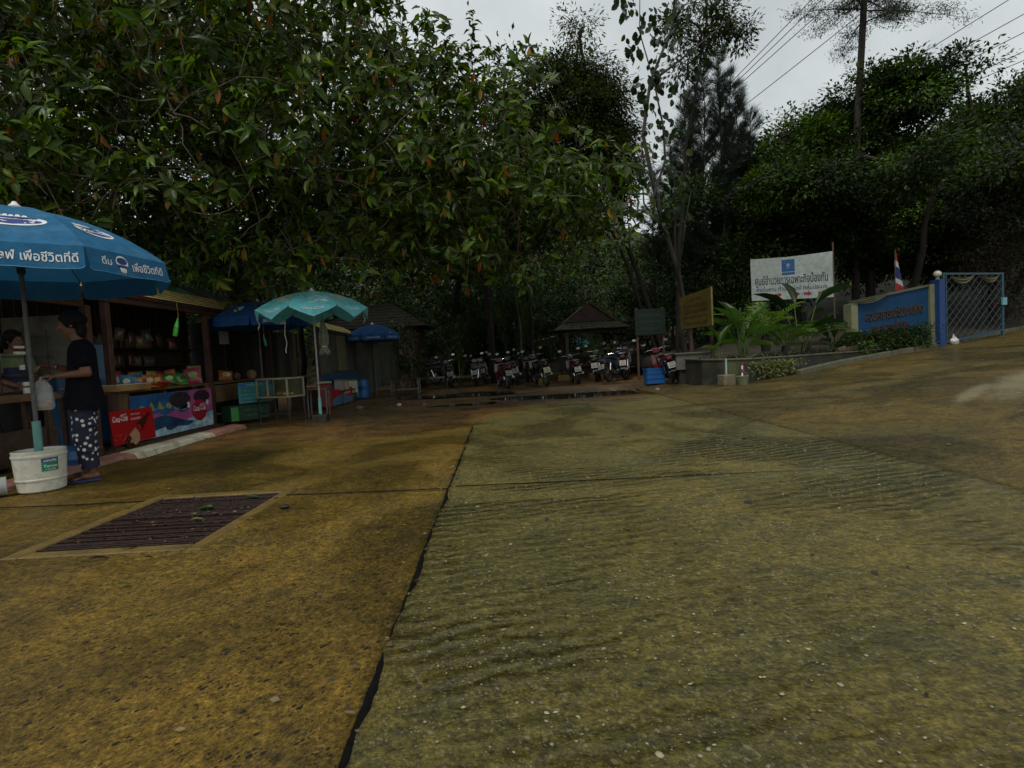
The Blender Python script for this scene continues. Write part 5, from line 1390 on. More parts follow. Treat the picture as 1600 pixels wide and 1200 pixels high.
# yellow notice board
ys = thing('notice_board', 'yellow notice board with faint red rows of writing on two posts', 'sign', (0, 0, 0))
A0, A1 = Vector((4.38, 14.4, 1.41)), Vector((4.69, 13.0, 1.43))
ux = (A1 - A0); W = ux.length; ux.normalize(); nrm = ux.cross(Vector((0, 0, 1)))
H_ = 0.84
mb = MB(); 
q = [A0, A1, A1 + Vector((0, 0, 0.88)), A0 + Vector((0, 0, 0.81))]
mb.add([tuple(p) for p in q] + [tuple(p - nrm * 0.03) for p in q], [(0,1,2,3),(7,6,5,4),(0,4,5,1),(1,5,6,2),(2,6,7,3),(3,7,4,0)])
mb.build('board', mat('yellow_board', (0.085, 0.066, 0.008), 0.6, 0.35, 2.5, dirt=(0.06, 0.042, 0.007), dirt_amt=0.8), ys)
yf = lambda u, v, l=0.0: tuple(A0 + ux * (W / 2 + u) + Vector((0, 0, 0.42 + v)) + nrm * (0.004 + l))
mb = MB()
for i, (t_, w_, h_) in enumerate((('ประกาศ', 0.5, 0.13), ('ห้ามจอดรถยนต์', 1.1, 0.10), ('บริเวณศาลา', 1.0, 0.09), ('ขอบคุณทุกท่าน', 1.1, 0.09), ('ที่ให้ความร่วมมือ', 0.9, 0.08))):
    mb = MB(); text_fit(mb, t_, w_, h_, lambda u, v: yf(u, v + 0.28 - i * 0.145), bold=0.01)
    mb.build('lettering', mat('faded_red_paint', (0.055, 0.016, 0.006), 0.6), ys)
mb = MB(); mb.bar(tuple(A1 + nrm * 0.008 + Vector((0, 0, 0))), tuple(A1 + nrm * 0.008 + Vector((0, 0, 0.885))), 0.03, 0.03, up=(1, 0, 0)); mb.build('edge_strip', mat('pale_edge', (0.16, 0.13, 0.03), 0.6, 0.2), ys)
for k, t_ in ((0.25, 'a'), (0.9, 'b')):
    p = A0 + ux * W * k
    mb = MB(); mb.bar((p.x - nrm.x * 0.06, p.y - nrm.y * 0.06, 0.3), (p.x - nrm.x * 0.06, p.y - nrm.y * 0.06, 2.2), 0.06, 0.06, up=(1, 0, 0)); mb.build('post', M_redwood, ys)

gs = thing('notice_board', 'dark green notice board half lost in the shade left of the yellow one', 'sign', (4.25, 17.0, 0), R(4))
mb = MB(); mb.box(-0.47, 0.47, -0.02, 0.02, 1.38, 2.16); mb.build('board', mat('dark_green_board', (0.005, 0.014, 0.008), 0.85, 0.3, 3), gs, bevel=0.004)
mb = MB()
for i, t_ in enumerate(('ยินดีต้อนรับ', 'สู่ชายหาด', 'รักษาความสะอาด')):
    mb = MB(); text_fit(mb, t_, 0.66, 0.10, lambda u, v: (u, -0.024, v + 1.98 - i * 0.2))
    mb.build('lettering', mat('dim_pale_green', (0.025, 0.055, 0.036), 0.6), gs)
for x in (-0.4, 0.4):
    mb = MB(); mb.box(x - 0.03, x + 0.03, 0.022, 0.082, -0.05, 2.2); mb.build('post', M_wood, gs)

# white cloth banner on two poles
bnr = thing('cloth_banner', 'white cloth banner with blue crest, dark lettering and red arrows above the palms', 'banner', (0, 0, 0))
L0, R0 = Vector((6.90, 16.0, 2.15)), Vector((8.35, 14.5, 2.03))
bux = R0 - L0; BW = bux.length; bux.normalize(); bn_ = bux.cross(Vector((0, 0, 1))).normalized()
def bp(u, v, l=0.0):
    """u 0..1 across, v 0..1 up"""
    base = L0.lerp(R0, u); top = Vector((0, 0, 1.165))
    p = base + top * v
    sag = -0.03 * math.sin(PI * u) * (1 if v > 0.5 else 0.4) * v
    wr = 0.012 * math.sin((u + v * 0.9) * 9) * (u ** 2) * v + 0.012 * math.sin((u - v * 0.8) * 8) * (1 - u) * v
    return p + Vector((0, 0, sag)) + bn_ * (wr + l)
mb = MB(); nu, nv = 40, 20
mb.add([tuple(bp(i / nu, j / nv)) for j in range(nv + 1) for i in range(nu + 1)], [(j*(nu+1)+i, j*(nu+1)+i+1, (j+1)*(nu+1)+i+1, (j+1)*(nu+1)+i) for j in range(nv) for i in range(nu)])
mb.build('cloth', cloth_mat('banner_white', (0.42, 0.47, 0.44), 0.7, 0.15, dirt=(0.25, 0.30, 0.25)), bnr, smooth=True, ang=80)
bb = lambda u, v, l=0.004: tuple(bp(u / BW, v / 1.165, l))
mb = MB(); mb.add([bb(0.40*BW, 0.76), bb(0.56*BW, 0.76), bb(0.56*BW, 1.09), bb(0.40*BW, 1.09)], [(0,1,2,3)]); mb.add([bb(0.40*BW, 0.67), bb(0.56*BW, 0.67), bb(0.56*BW, 0.74), bb(0.40*BW, 0.74)], [(0,1,2,3)])
mb.build('crest_panel', mat('crest_blue', (0.02, 0.09, 0.24), 0.6, 0.25, 8), bnr)
mb = MB(); shape_on(mb, ell(0.48*BW, 0.93, 0.085, 0.085, 18), lambda x, y: bb(x, y, 0.006)); mb.build('crest_ring', mat('crest_pale', (0.10, 0.22, 0.36), 0.6, 0.3), bnr)
mb = MB(); shape_on(mb, [(0.48*BW - 0.03, 0.90), (0.48*BW + 0.03, 0.90), (0.48*BW + 0.045, 0.96), (0.48*BW, 0.99), (0.48*BW - 0.045, 0.96)], lambda x, y: bb(x, y, 0.008)); mb.build('crest_mark', mat('crest_gold', (0.3, 0.28, 0.2), 0.6), bnr)
mb = MB(); text_fit(mb, 'ศูนย์อำนวยการเฉพาะกิจป้องกัน', 1.86, 0.36, lambda u, v: bb(BW/2 + u, 0.52 + v), bold=0.012)
mb.build('lettering', mat('banner_navy', (0.014, 0.02, 0.045), 0.6, 0.2), bnr)
mb = MB(); text_fit(mb, 'หาดในหาน ตำบลราไวย์ กลุ่มประมง', 1.80, 0.16, lambda u, v: bb(BW/2 + u, 0.285 + v, 0.004), bold=0.01)
mb.build('small_lettering', mat('banner_ink', (0.03, 0.035, 0.10), 0.6, 0.2), bnr)
for u0 in (0.30, 0.52, 0.66, 0.83):
    mb = MB(); x = u0 * BW
    shape_on(mb, [(x, 0.10), (x + 0.11, 0.10), (x + 0.11, 0.065), (x + 0.20, 0.13), (x + 0.11, 0.195), (x + 0.11, 0.16), (x, 0.16)], lambda a, b: bb(a, b, 0.005)); mb.build('arrow', mat('arrow_red', (0.26, 0.02, 0.035), 0.6, 0.2), bnr)
for p, tp in ((L0, 3.35), (R0, 3.42)):
    mb = MB(); mb.tube([(p.x - bn_.x * 0.04, p.y - bn_.y * 0.04, 0.5), (p.x - bn_.x * 0.04, p.y - bn_.y * 0.04, tp)], 0.022, 8); mb.build('pole', M_wood, bnr)

# blue name wall, gate, flag, lamp
M_bluewall = mat('blue_wall_paint', (0.008, 0.048, 0.115), 0.75, 0.25, 3.0, spec=0.2, bump=0.2, bscale=25, dirt=(0.012, 0.028, 0.045))
M_cream = mat('cream_paint', (0.17, 0.18, 0.10), 0.65, 0.2, 4.0, dirt=(0.18, 0.18, 0.10))
nw = thing('name_wall', 'blue painted name wall with brown raised letters between cream pillars', 'wall')
WA, WB = Vector((8.95, 14.55, 0)), Vector((11.13, 14.98, 0))
wu = (WB - WA).normalized(); wn_ = wu.cross(Vector((0, 0, 1))).normalized(); WL = (WB - WA).length
def wblock(name, u0, u1, z0a, z0b, z1a, z1b, d0, d1, m, parent):
    mb = MB(); a, b = WA + wu * u0, WA + wu * u1
    pts = []
    for (p, z0, z1) in ((a, z0a, z1a), (b, z0b, z1b)):
        for d in (d0, d1):
            pts += [tuple(p + wn_ * d + Vector((0, 0, z0))), tuple(p + wn_ * d + Vector((0, 0, z1)))]
    # order: a/d0 low,high ; a/d1 low,high ; b/d0 ; b/d1
    mb.add(pts, [(0,2,3,1),(4,5,7,6),(2,6,7,3),(0,1,5,4),(1,3,7,5),(0,4,6,2)])
    return mb.build(name, m, parent)
wblock('wall_panel', 0.0, WL, 0.3, 0.4, 1.86, 2.20, -0.16, 0.0, M_bluewall, nw)
wblock('coping', -0.02, WL + 0.02, 1.862, 2.202, 1.91, 2.25, -0.2, 0.04, M_cop, nw)
wblock('pillar', -0.20, -0.003, 0.3, 0.3, 1.82, 1.85, -0.2, 0.06, M_cream, nw)
wblock('pillar', WL + 0.003, WL + 0.17, 0.4, 0.4, 2.24, 2.26, -0.2, 0.06, M_cream, nw)
wf = lambda u, v: tuple(WA + wu * (WL / 2 + u) + wn_ * 0.006 + Vector((0, 0, 1.2 + v + 0.10 * u)))
M_brownlet = mat('brown_letters', (0.040, 0.024, 0.012), 0.6, 0.3, 10)
for t_, w_, h_, v_, u_ in (('สวนสาธารณะริมชายหาด', 1.75, 0.27, 0.37, 0.05), ('เทศบาลตำบล', 1.1, 0.22, 0.03, -0.1)):
    mb = MB(); text_fit(mb, t_, w_, h_, lambda u, v: wf(u + u_, v + v_), bold=0.02)
    base = [Vector(p) for p in mb.v]; nb = len(base); fs = list(mb.f)
    mb.v += [tuple(p + wn_ * 0.02) for p in base]
    mb.f += [tuple(i + nb for i in f_) for f_ in fs]; mb.m += [0] * len(fs)
    ec = {}
    for f_ in fs:
        for a, b in zip(f_, f_[1:] + f_[:1]): ec[(a, b)] = 1
    for (a, b) in list(ec):
        if (b, a) not in ec: mb.f.append((a, b, b + nb, a + nb)); mb.m.append(0)
    o = mb.build('lettering', M_brownlet, nw)
def swag(parent_or_none, p0, p1, sagv, name, lab=None, m=None, n_=14, rows=4, width=0.16, puff=0.05):
    p0, p1 = Vector(p0), Vector(p1); d = (p1 - p0).normalized(); out_ = d.cross(Vector((0, 0, 1))).normalized()
    mb = MB()
    for r_ in range(rows + 1):
        for i in range(n_ + 1):
            t_ = i / n_
            s = sagv * (0.35 + 0.65 * r_ / rows) * 4 * t_ * (1 - t_)
            z = -s - (width * r_ / rows) * math.sin(PI * t_) * 0.6
            o_ = puff * (0.5 + 0.5 * math.cos(r_ * PI)) * math.sin(PI * t_) + 0.02
            mb.v.append(tuple(p0.lerp(p1, t_) + Vector((0, 0, z)) + out_ * o_))
    for r_ in range(rows):
        for i in range(n_): mb.f.append((r_*(n_+1)+i, (r_+1)*(n_+1)+i, (r_+1)*(n_+1)+i+1, r_*(n_+1)+i+1)); mb.m.append(0)
    o = mb.build(name, m, parent_or_none, smooth=True, ang=80)
    if lab: tag(o, lab, 'drape', 'cream cloth drapes')
    return o
M_drape = cloth_mat('cream_drape', (0.16, 0.155, 0.10), 0.8, 0.15)
swag(None, WA + wu * -0.35 + wn_ * 0.05 + Vector((0, 0, 1.90)), WA + wu * 1.05 + wn_ * 0.05 + Vector((0, 0, 2.12)), 0.10, 'drape', 'cream cloth drape hung along the top of the blue name wall', M_drape, rows=6, width=0.12)
fg = thing('flag', 'small striped flag of red, white and blue drooping on a stick above the blue wall', 'flag', tuple(WA + wu * 1.28 + wn_ * -0.08 + Vector((0, 0, 2.05))))
mb = MB(); mb.tube([(0, 0, 0), (0.02, 0, 1.16)], 0.010, 6); mb.build('stick', M_wood, fg)
FR, FW = mat('flag_red', (0.22, 0.012, 0.012), 0.8), mat('flag_white', (0.36, 0.36, 0.36), 0.8)
cols = [FR, FW, mat('flag_blue', (0.012, 0.018, 0.09), 0.8, 0.2), FW, FR]
hs_ = [0.0, 0.2, 0.33, 0.63, 0.78, 1.0]
for i in range(5):
    mb = MB()
    for v in (hs_[i], hs_[i + 1]):
        for k in range(6):
            t_ = k / 5
            mb.v.append((0.01 + 0.10 * t_ * (1.15 - 0.8 * v) * 2.0, 0.025 * math.sin(t_ * 5 + v * 3), 0.12 + 0.98 * v - 0.16 * t_ * (1 - 0.3 * v) + 0.10 * t_ * 0))
    mb.f += [(k, k + 1, 6 + k + 1, 6 + k) for k in range(5)]; mb.m += [0] * 5
    mb.build('stripe', cols[i], fg, smooth=True, ang=80)

gt = thing('lattice_gate', 'pale blue steel gate with a diamond lattice at the top of the drive', 'gate')
GA, GB = Vector((11.50, 14.97, 0)), Vector((13.5, 15.42, 0))
gu = (GB - GA).normalized(); gn = gu.cross(Vector((0, 0, 1))).normalized(); GL = (GB - GA).length
M_gate = mat('pale_blue_paint', (0.016, 0.065, 0.10), 0.45, 0.25, 8.0, dirt=(0.06, 0.08, 0.08))
M_lat = mat('grey_lattice_bar', (0.07, 0.085, 0.095), 0.45, 0.25, 8.0, metal=0.3)
zb0, zb1, zt0, zt1 = 0.70, 0.95, 2.54, 2.50
def gp_(u, z, d=0.0): return tuple(GA + gu * u + gn * d + Vector((0, 0, z)))
for u, w in ((0.03, 0.06), (GL - 0.03, 0.06)):
    mb = MB(); mb.bar(gp_(u, 0.5), gp_(u, zt0 if u < 1 else zt1), w, 0.06, up=tuple(gn)); mb.build('gate_post', M_gate, gt, bevel=0.004)
mb = MB(); mb.bar(gp_(0.06, zt0 - 0.03), gp_(GL - 0.06, zt1 - 0.03), 0.05, 0.05); mb.build('top_rail', M_gate, gt)
mb = MB(); mb.bar(gp_(0.06, zb0), gp_(GL - 0.06, zb1), 0.05, 0.05); mb.build('bottom_rail', M_gate, gt)
mb = MB(); mb.bar(gp_(0.12, zb0 + 0.05), gp_(0.12, zt0 - 0.06), 0.03, 0.03, up=tuple(gn)); mb.build('inner_stile', M_gate, gt)
def clip_bar(c, s):
    """line z = c + s*u inside the gate"""
    pts = []
    lo = lambda u: zb0 + (zb1 - zb0) * u / GL + 0.02; hi = lambda u: zt0 - 0.06
    us = np.linspace(0.06, GL - 0.06, 400); z = c + s * us
    ok = [(u, zz) for u, zz in zip(us, z) if lo(u) <= zz <= hi(u)]
    return (ok[0], ok[-1]) if len(ok) > 8 else None
for s, d in ((1.05, 0.008), (-1.05, -0.008)):
    for c in np.arange(-2.6, 5.2, 0.235):
        e = clip_bar(c, s)
        if e:
            mb = MB(); mb.bar(gp_(e[0][0], e[0][1], d), gp_(e[1][0], e[1][1], d), 0.024 if s > 0 else 0.018, 0.008, up=tuple(gn.cross(Vector((0, 0, 1)) + gu))); mb.build('lattice_bar', M_lat, gt)
mb = MB(); mb.box(-0.07, 0.07, -0.05, 0.0, -0.10, 0.10, M=Matrix.Translation(GA + gu * (GL - 0.05) + gn * 0.04 + Vector((0, 0, 1.72))) @ Matrix.Rotation(math.atan2(gu.y, gu.x), 4, 'Z')); mb.build('latch_box', mat('latch_blue', (0.16, 0.36, 0.42), 0.5, 0.2), gt)
swag(None, gp_(0.18, 2.44, 0.04), gp_(1.02, 2.46, 0.04), 0.15, 'drape', 'cream cloth drape looped across the left half of the gate top', M_drape, rows=5, width=0.16)
swag(None, gp_(1.22, 2.42, 0.04), gp_(1.85, 2.44, 0.04), 0.13, 'drape', 'cream cloth drape looped across the right half of the gate top', M_drape, rows=5, width=0.14)
gpst = thing('gate_pillar', 'bright blue square pillar with a white globe lamp between name wall and gate', 'pillar', (11.38, 14.97, 0), math.atan2(gu.y, gu.x))
mb = MB(); mb.box(-0.10, 0.085, -0.14, 0.14, 0.3, 2.36); mb.build('shaft', mat('bright_blue_paint', (0.008, 0.042, 0.16), 0.55, 0.2, 4), gpst, bevel=0.01)
mb = MB(); mb.lathe([(0.05, 2.36), (0.045, 2.42), (0.03, 2.43)], 12); mb.build('lamp_neck', M_cream, gpst)
mb = MB(); mb.ball((0, 0, 2.515), 0.09, 16, 12, (1.05, 1.05, 0.95)); mb.build('globe', mat('opal_glass', (0.60, 0.57, 0.46), 0.35, 0.1), gpst, smooth=True)
wb = MB(); r_ = random.Random(8)
wb.ball((0, 0, 0.12), 0.15, 14, 10, (1.1, 0.8, 0.85)); wb.ball((-0.05, 0, 0.27), 0.06, 10, 7, (0.7, 0.7, 1.3))
wb.v = [(x * (1 + 0.22 * r_.uniform(-1, 1)), y * (1 + 0.22 * r_.uniform(-1, 1)), max(0, z * (1 + 0.18 * r_.uniform(-1, 1)))) for x, y, z in wb.v]
o = tag(wb.build('plastic_bag', mat('white_plastic_bag', (0.55, 0.52, 0.48), 0.35, 0.2, 12, bump=0.4), None, smooth=True, ang=60), 'crumpled white plastic bag at the foot of the blue pillar', 'bag'); o.location = (11.42, 14.48, zt(11.4, 14.5)); o.scale = (0.6, 0.6, 0.75)

# ------------------------------------------------------------------ pavilion
pv = thing('pavilion', 'small open pavilion with a tiled two tier roof and sunburst gable', 'pavilion', (3.06, 22.4, 0), R(2))
M_ptile = mat('mossy_tile', (0.07, 0.067, 0.042), 0.7, 0.5, 9, bump=0.3, dirt=(0.16, 0.18, 0.08), dirt_amt=0.6, dirt_scale=5)
M_pdark = mat('pavilion_wood', (0.035, 0.02, 0.014), 0.6, 0.4, 5)
def tier(hw0, hw1, z0, z1, rows, side_tiles):
    for side in range(4):
        M = Matrix.Rotation(side * PI / 2, 4, 'Z')
        for k in range(rows):
            t0, t1 = k / rows, (k + 1) / rows
            a, b = hw0 + (hw1 - hw0) * t0, hw0 + (hw1 - hw0) * t1
            za, zb = z0 + (z1 - z0) * t0, z0 + (z1 - z0) * t1
            nt = side_tiles if side in (0, 1, 3) else 1
            for i in range(nt):
                u0, u1 = -1 + 2 * i / nt, -1 + 2 * (i + 1) / nt - 0.02
                lift = 0.018 + 0.006 * math.sin(i * 7.3 + k * 3.1)
                vs = [(u0 * a, -a - 0.01, za + lift), (u1 * a, -a - 0.01, za + lift), (u1 * b, -b, zb + 0.004), (u0 * b, -b, zb + 0.004)]
                vs += [(x, y, z - 0.02) for x, y, z in vs]
                mb = MB(); mb.add([tuple(M @ Vector(v)) for v in vs], [(0,1,2,3),(7,6,5,4),(0,4,5,1),(1,5,6,2),(2,6,7,3),(3,7,4,0)])
                mb.build('tile', M_ptile, pv)
    mb = MB(); mb.add([(-hw0, -hw0, z0 - 0.02), (hw0, -hw0, z0 - 0.02), (hw0, hw0, z0 - 0.02), (-hw0, hw0, z0 - 0.02), (-hw1, -hw1, z1 - 0.03), (hw1, -hw1, z1 - 0.03), (hw1, hw1, z1 - 0.03), (-hw1, hw1, z1 - 0.03)], [(3,2,1,0),(4,5,6,7),(0,1,5,4),(1,2,6,5),(2,3,7,6),(3,0,4,7)]); mb.build('roof_deck', M_pdark, pv)
tier(1.44, 0.96, 1.83, 2.10, 4, 14)
# steep upper roof with its gable towards the yard
for sgn in (-1, 1):
    for k in range(6):
        t0, t1 = k / 6, (k + 1) / 6 + 0.02
        x0, x1 = 0.98 * (1 - t0), 0.98 * (1 - t1); z0, z1 = 2.11 + 0.70 * t0, 2.11 + 0.70 * t1
        mb = MB(); vs = [(sgn * x0, -1.0, z0 + 0.02), (sgn * x0, 1.0, z0 + 0.02), (sgn * x1, 1.0, z1), (sgn * x1, -1.0, z1)]
        vs += [(x, y, z - 0.025) for x, y, z in vs]
        mb.add(vs, [(0,1,2,3) if sgn > 0 else (3,2,1,0),(7,6,5,4) if sgn > 0 else (4,5,6,7),(0,4,5,1),(1,5,6,2),(2,6,7,3),(3,7,4,0)]); mb.build('tile_row', M_ptile, pv)
    mb = MB(); mb.bar((sgn * 1.02, -1.02, 2.08), (0, -1.02, 2.84), 0.05, 0.06); mb.build('bargeboard', M_redwood, pv)
mb = MB(); mb.add([(-0.93, -0.94, 2.12), (0.93, -0.94, 2.12), (0, -0.94, 2.78), (-0.93, 0.94, 2.12), (0.93, 0.94, 2.12), (0, 0.94, 2.78)], [(0,1,2),(5,4,3),(0,3,4,1),(1,4,5,2),(2,5,3,0)]); mb.build('gable', mat('gable_wood', (0.07, 0.035, 0.022), 0.6, 0.3, 6), pv)
for i in range(9):
    a = PI * (i + 0.5) / 9
    ex, ez = math.cos(a), math.sin(a)
    L = min(0.66 * 0.93 / (0.66 * abs(ex) + 0.93 * ez + 1e-6), 0.9) * 0.93
    mb = MB(); mb.bar((0.12 * ex, -0.955, 2.13 + 0.12 * ez), (L * ex, -0.955, 2.13 + L * ez), 0.022, 0.035, up=(0, 1, 0)); mb.build('sunburst_bar', M_redwood, pv)
for x in (-0.92, 0.92):
    for y in (-0.92, 0.92):
        mb = MB(); mb.box(x - 0.06, x + 0.06, y - 0.06, y + 0.06, -0.05, 1.86); mb.build('post', mat('pavilion_post', (0.06, 0.042, 0.028), 0.6, 0.3, 5), pv)
mb = MB(); mb.box(-1.15, 1.15, -1.15, 1.15, -0.06, 0.10); mb.build('floor', M_darkwall, pv)
for y in (0.82,):
    mb = MB(); mb.box(-0.8, 0.8, y - 0.18, y + 0.15, 0.38, 0.43); mb.build('bench_seat', M_redwood, pv)
    mb = MB(); mb.box(-0.8, 0.8, y + 0.02, y + 0.05, 0.104, 0.38); mb.build('bench_front', M_redwood, pv)
mb = MB(); mb.box(-0.86, 0.86, -0.985, -0.925, 1.66, 1.80); mb.build('beam', M_pdark, pv)
# yellow kerbs and low stone seats behind the scooters
for i, (x, y, L, lab) in enumerate(((2.05, 20.6, 0.75, 'yellow painted kerb left of the dark red scooter below the pavilion'), (1.15, 20.2, 0.4, 'short yellow kerb behind the scooter with the yellow plate'), (3.05, 20.4, 0.5, 'ochre kerb between the two scooters in front of the pavilion'))):
    mb = MB(); mb.box(-L / 2, L / 2, -0.1, 0.1, -0.05, 0.16); o = tag(mb.build('yellow_kerb', mat('yellow_kerb_paint', (0.30, 0.19, 0.03), 0.6, 0.3, 5, dirt=(0.15, 0.1, 0.04)), None, bevel=0.015), lab, 'kerb', 'yellow kerbs at the pavilion'); o.location = (x, y, zt(x, y))
for i, (x, y, L, lab) in enumerate(((-3.2, 21.6, 2.2, 'long grey stone seat behind the leftmost scooters'), (-1.55, 20.6, 0.9, 'short grey stone seat between the left scooters'), (0.3, 21.4, 1.3, 'grey stone seat behind the scooter park in the centre'))):
    t = thing('stone_bench', lab, 'stone seat', (x, y, 0), R(2 * i), 'stone seats behind the scooters')
    mb = MB(); mb.box(-L / 2, L / 2, -0.16, 0.16, 0.26, 0.34); mb.build('seat', mat('seat_stone', (0.13, 0.125, 0.10), 0.6, 0.3, 4, bump=0.3), t, bevel=0.012)
    for s in (-1, 1):
        mb = MB(); mb.box(s * L * 0.36 - 0.08, s * L * 0.36 + 0.08, -0.12, 0.12, -0.06, 0.26); mb.build('leg', M_darkwall, t)
fh = thing('distant_hut', 'pale roofed hut glimpsed through the trees left of the pavilion', 'hut', (1.2, 28.0, 0), R(15))
mb = MB(); mb.bar((-0.9, -0.5, 1.45), (0.9, -0.5, 1.80), 0.9, 0.04); mb.build('roof', mat('pale_roof', (0.36, 0.34, 0.25), 0.6, 0.3, 4), fh)
mb = MB(); mb.box(-0.8, 0.7, -0.3, 0.8, -0.1, 1.35); mb.build('wall', M_pdark, fh)

cb = thing('plastic_crate', 'blue plastic crate on the ground left of the red scooter', 'crate', (3.78, 14.95, 0.045), R(3))
M_cr = mat('crate_blue', (0.010, 0.11, 0.33), 0.45, 0.15, 5)
W2, D2, H2 = 0.24, 0.18, 0.40
for (n_, a) in (('side', (-W2, W2, -D2, -D2 + 0.012, 0.0, H2)), ('side', (-W2, W2, D2 - 0.012, D2, 0.0, H2)), ('side', (-W2, -W2 + 0.012, -D2 + 0.012, D2 - 0.012, 0.0, H2)), ('side', (W2 - 0.012, W2, -D2 + 0.012, D2 - 0.012, 0.0, H2)), ('base', (-W2 + 0.012, W2 - 0.012, -D2 + 0.012, D2 - 0.012, 0.0, 0.015))):
    mb = MB(); mb.box(*a); mb.build(n_, M_cr, cb)
for z in (0.0, 0.13, 0.26, H2 - 0.03):
    mb = MB(); mb.box(-W2 - 0.012, W2 + 0.012, -D2 - 0.012, -D2 - 0.001, z, z + 0.03); mb.build('rib', M_cr, cb)
for x in (-W2 - 0.006, W2 + 0.006):
    mb = MB(); mb.box(x - 0.006, x + 0.005, -D2, D2, H2 - 0.05, H2 + 0.01); mb.build('rim', M_cr, cb)

# ------------------------------------------------------------------ scooters
M_rub = mat('tyre_rubber', (0.014, 0.014, 0.014), 0.75, 0.3, 20)
M_alu = mat('wheel_metal', (0.25, 0.25, 0.25), 0.35, 0.2, 10, metal=0.8)
M_seat = mat('black_vinyl', (0.012, 0.012, 0.013), 0.4, 0.2, 20)
M_chrome = mat('chrome', (0.7, 0.7, 0.7), 0.12, 0.1, 5, metal=1.0)
M_mirror = mat('mirror_glass', (0.8, 0.82, 0.84), 0.04, 0.02, 5, metal=1.0)
M_plate = mat('plate_white', (0.24, 0.24, 0.22), 0.45, 0.1, 10)
M_tail = mat('tail_red', (0.14, 0.01, 0.01), 0.2, 0.2, 10)
M_amber = mat('indicator_amber', (0.16, 0.06, 0.01), 0.25, 0.1)
def loft(mb, secs, n=10, axis='x', p=2.6):
    """secs: (x, zc, half width y, half height z); closed body of superellipse rings along x"""
    b = len(mb.v)
    for (x, zc, hw, hh) in secs:
        for j in range(n):
            a = 2 * PI * j / n
            c, s = math.cos(a), math.sin(a)
            mb.v.append((x, hw * math.copysign(abs(c) ** (2 / p), c), zc + hh * math.copysign(abs(s) ** (2 / p), s)))
    k = len(secs)
    for i in range(k - 1):
        for j in range(n):
            j2 = (j + 1) % n
            mb.f.append((b+i*n+j, b+(i+1)*n+j, b+(i+1)*n+j2, b+i*n+j2)); mb.m.append(0)
    mb.f.append(tuple(b + j for j in range(n))); mb.m.append(0)
    mb.f.append(tuple(b + (k-1)*n + j for j in reversed(range(n)))); mb.m.append(0)

